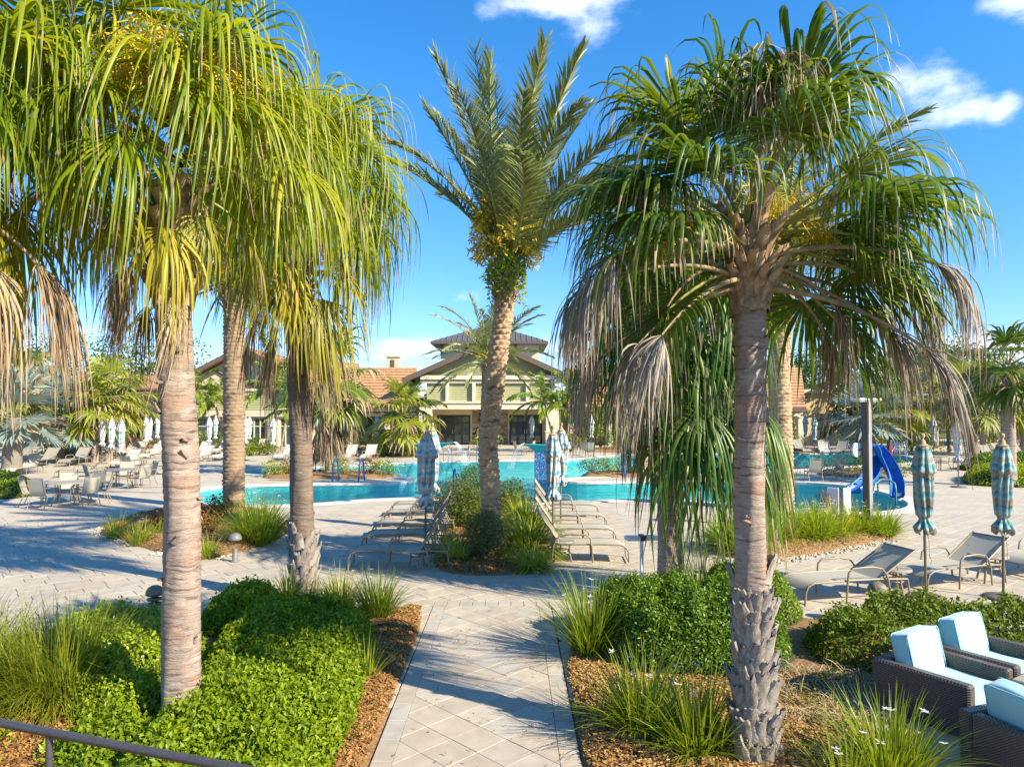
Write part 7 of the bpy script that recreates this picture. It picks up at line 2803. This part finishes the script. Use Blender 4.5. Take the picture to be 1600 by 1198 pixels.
put('chute', trough([SP(1366, 700, .9), SP(1376, 712, .75), SP(1385, 727, .5), SP(1393, 742, .25), SP(1399, 757, .0), SP(1402, 768, -.25), SP(1402, 777, -.5)], .42, .24, 'slide_chute'), t_)
put('chute_lower', trough([SP(1360, 712, 1.1), SP(1366, 725, .8), SP(1364, 742, .4), SP(1357, 755, 0), SP(1346, 764, -.3), SP(1335, 769, -.45)], .50, .22, 'slide_chute_lower'), t_)
m1 = MB()
a, b = SP(1362, 697, .9), SP(1362, 697, 1.5)
m1.box(tuple(a + np.array([0, .35, .02])), (.45, .6, .10), .03)
put('platform', m1.mesh('slide_platform', M['slide']), t_)
for k, (u, v) in enumerate(((1358, 1358), (1369, 1372))):
    m1 = MB()
    m1.tube([SP(u, 690, 1.3), SP(u, 700, 1.3), (SP(v, 760, 1.3)[0], SP(v, 760, 1.3)[1], 0)], .03, 7)
    put('ladder_rail', m1.mesh('slide_ladder_rail', M['teal_rail'], True), t_)
for k in range(5):
    m1 = MB()
    z = .35 + k * .28
    m1.tube([(SP(1358, 0, 1.3)[0], SP(0, 0, 1.3)[1], z), (SP(1371, 0, 1.3)[0], SP(0, 0, 1.3)[1], z)], .02, 6)
    put('rung', m1.mesh('slide_rung', M['teal_rail']), t_)
for pts in ([SP(1323, 766, -.8), SP(1331, 756, -.6), SP(1342, 747, -.3), SP(1358, 746, -.2)], [SP(1364, 771, -.8), SP(1367, 756, -.6), SP(1376, 749, -.5), SP(1390, 750, -.5), SP(1398, 755, -.6), SP(1400, 766, -.7), (SP(1400, 790, -.7)[0], SP(1400, 790, -.7)[1], -.3)]):
    m1 = MB()
    m1.tube(pts, .032, 8)
    put('handrail', m1.mesh('slide_handrail', M['teal_rail'], True), t_)
m1 = MB()
a = SP(1403, 775, -.35)
m1.tube([(a[0], a[1], -.02), (a[0], a[1], .22)], .13, 16)
put('foot', m1.mesh('slide_foot', M['white_metal'], True), t_)
m1 = MB()
m1.tube([(SP(1384, 0, .4)[0], SP(0, 0, .4)[1], 0), (SP(1384, 0, .4)[0], SP(0, 0, .4)[1], SP(1384, 728, .4)[2])], .045, 8)
put('support', m1.mesh('slide_support', M['teal_rail'], True), t_)

# white stand and red float on the far right deck
x, y = G(1405, 711)
t_ = thing('white_gate', 'small white picket gate on the far deck right of the slide', 'gate', (x, y, 0))
for s in (-1, 1):
    m1 = MB()
    m1.box((s * .5, 0, .5), (.1, .1, 1.0), .01)
    put('gate_post', m1.mesh('gate_post', M['white_metal']), t_)
for z in (.3, .75):
    m1 = MB()
    m1.box((0, .0, z), (.9, .05, .08), .01)
    put('gate_rail', m1.mesh('gate_rail', M['white_metal']), t_)
for k in range(5):
    m1 = MB()
    m1.box((-.32 + k * .16, -.04, .5), (.06, .025, .8), .006)
    put('picket', m1.mesh('picket', M['white_metal']), t_)
x, y = G(1392, 712)
t_ = thing('rescue_board', 'red rescue float leaning beside the white gate', 'float', (x, y, 0))
m1 = MB()
m1.box((0, 0, .4), (.16, .1, .8), .04, Euler((R(8), R(-10), 0)))
put('float', m1.mesh('rescue_float', M['red']), t_)

# dark fence on the right boundary and two cars behind it
fx0, fx1, fy = 29.0, 62.0, 57.5
t_ = thing('boundary_fence', 'dark thin picket fence along the right boundary behind the shrubs', 'fence', (fx0, fy, 0))
m1 = MB()
for z in (.25, 1.35):
    m1.box(((fx1 - fx0) / 2, 0, z), (fx1 - fx0, .05, .05), .004)
put('rail', m1.mesh('fence_rail', M['post']), t_)
me = MB().box((0, 0, .72), (.07, .07, 1.44), .004).mesh('fence_post', M['post'])
for k in range(14):
    put('fence_post', me, t_, (k * 2.5, 0, 0))
me = MB().box((0, 0, .8), (.025, .025, 1.1), .002).mesh('picket', M['post'])
for k in range(190):
    if k % 14:
        put('picket', me, t_, (k * .1785, 0, 0))


def car(label, x, y, rz, mat):
    t_ = thing('parked_car', label, 'car', (x, y, 0), rz, 'cars parked beyond the fence')
    side_ = [(-2.2, .35), (-2.2, .85), (-1.6, .98), (-.9, 1.02), (-.4, 1.45), (1.1, 1.48), (1.75, 1.0), (2.2, .92), (2.25, .35)]
    m1 = MB()
    n__ = len(side_)
    V = [(a, -.85, b) for a, b in side_] + [(a, .85, b) for a, b in side_]
    Q = [(i, (i + 1) % n__, n__ + (i + 1) % n__, n__ + i) for i in range(n__)]
    T = tessellate_polygon([[Vector((a, b, 0)) for a, b in side_]])
    m1.add(V, Q, list(T) + [tuple(n__ + i for i in q[::-1]) for q in T])
    put('body', m1.mesh('car_body', M[mat]), t_)
    m1 = MB()
    for s in (-1, 1):
        m1.box((.38, s * .852, 1.22), (1.7, .01, .36), .004)
    put('window', m1.mesh('car_window', M['glass']), t_)
    for a in (-1.4, 1.4):
        for s in (-.8, .8):
            m1 = MB()
            m1.tube([(a, s - .1, .33), (a, s + .1, .33)], .33, 18)
            put('wheel', m1.mesh('car_wheel', M['tyre']), t_)


k9 = 90 / F
car('blue car parked under the grassy slope, right of the far umbrellas', (1545 - 800) * k9, 90, .1, 'car_blue')
car('white car parked right of the blue one under the slope', (1568 - 800) * k9 + 2.6, 90.5, .1, 'car_white')
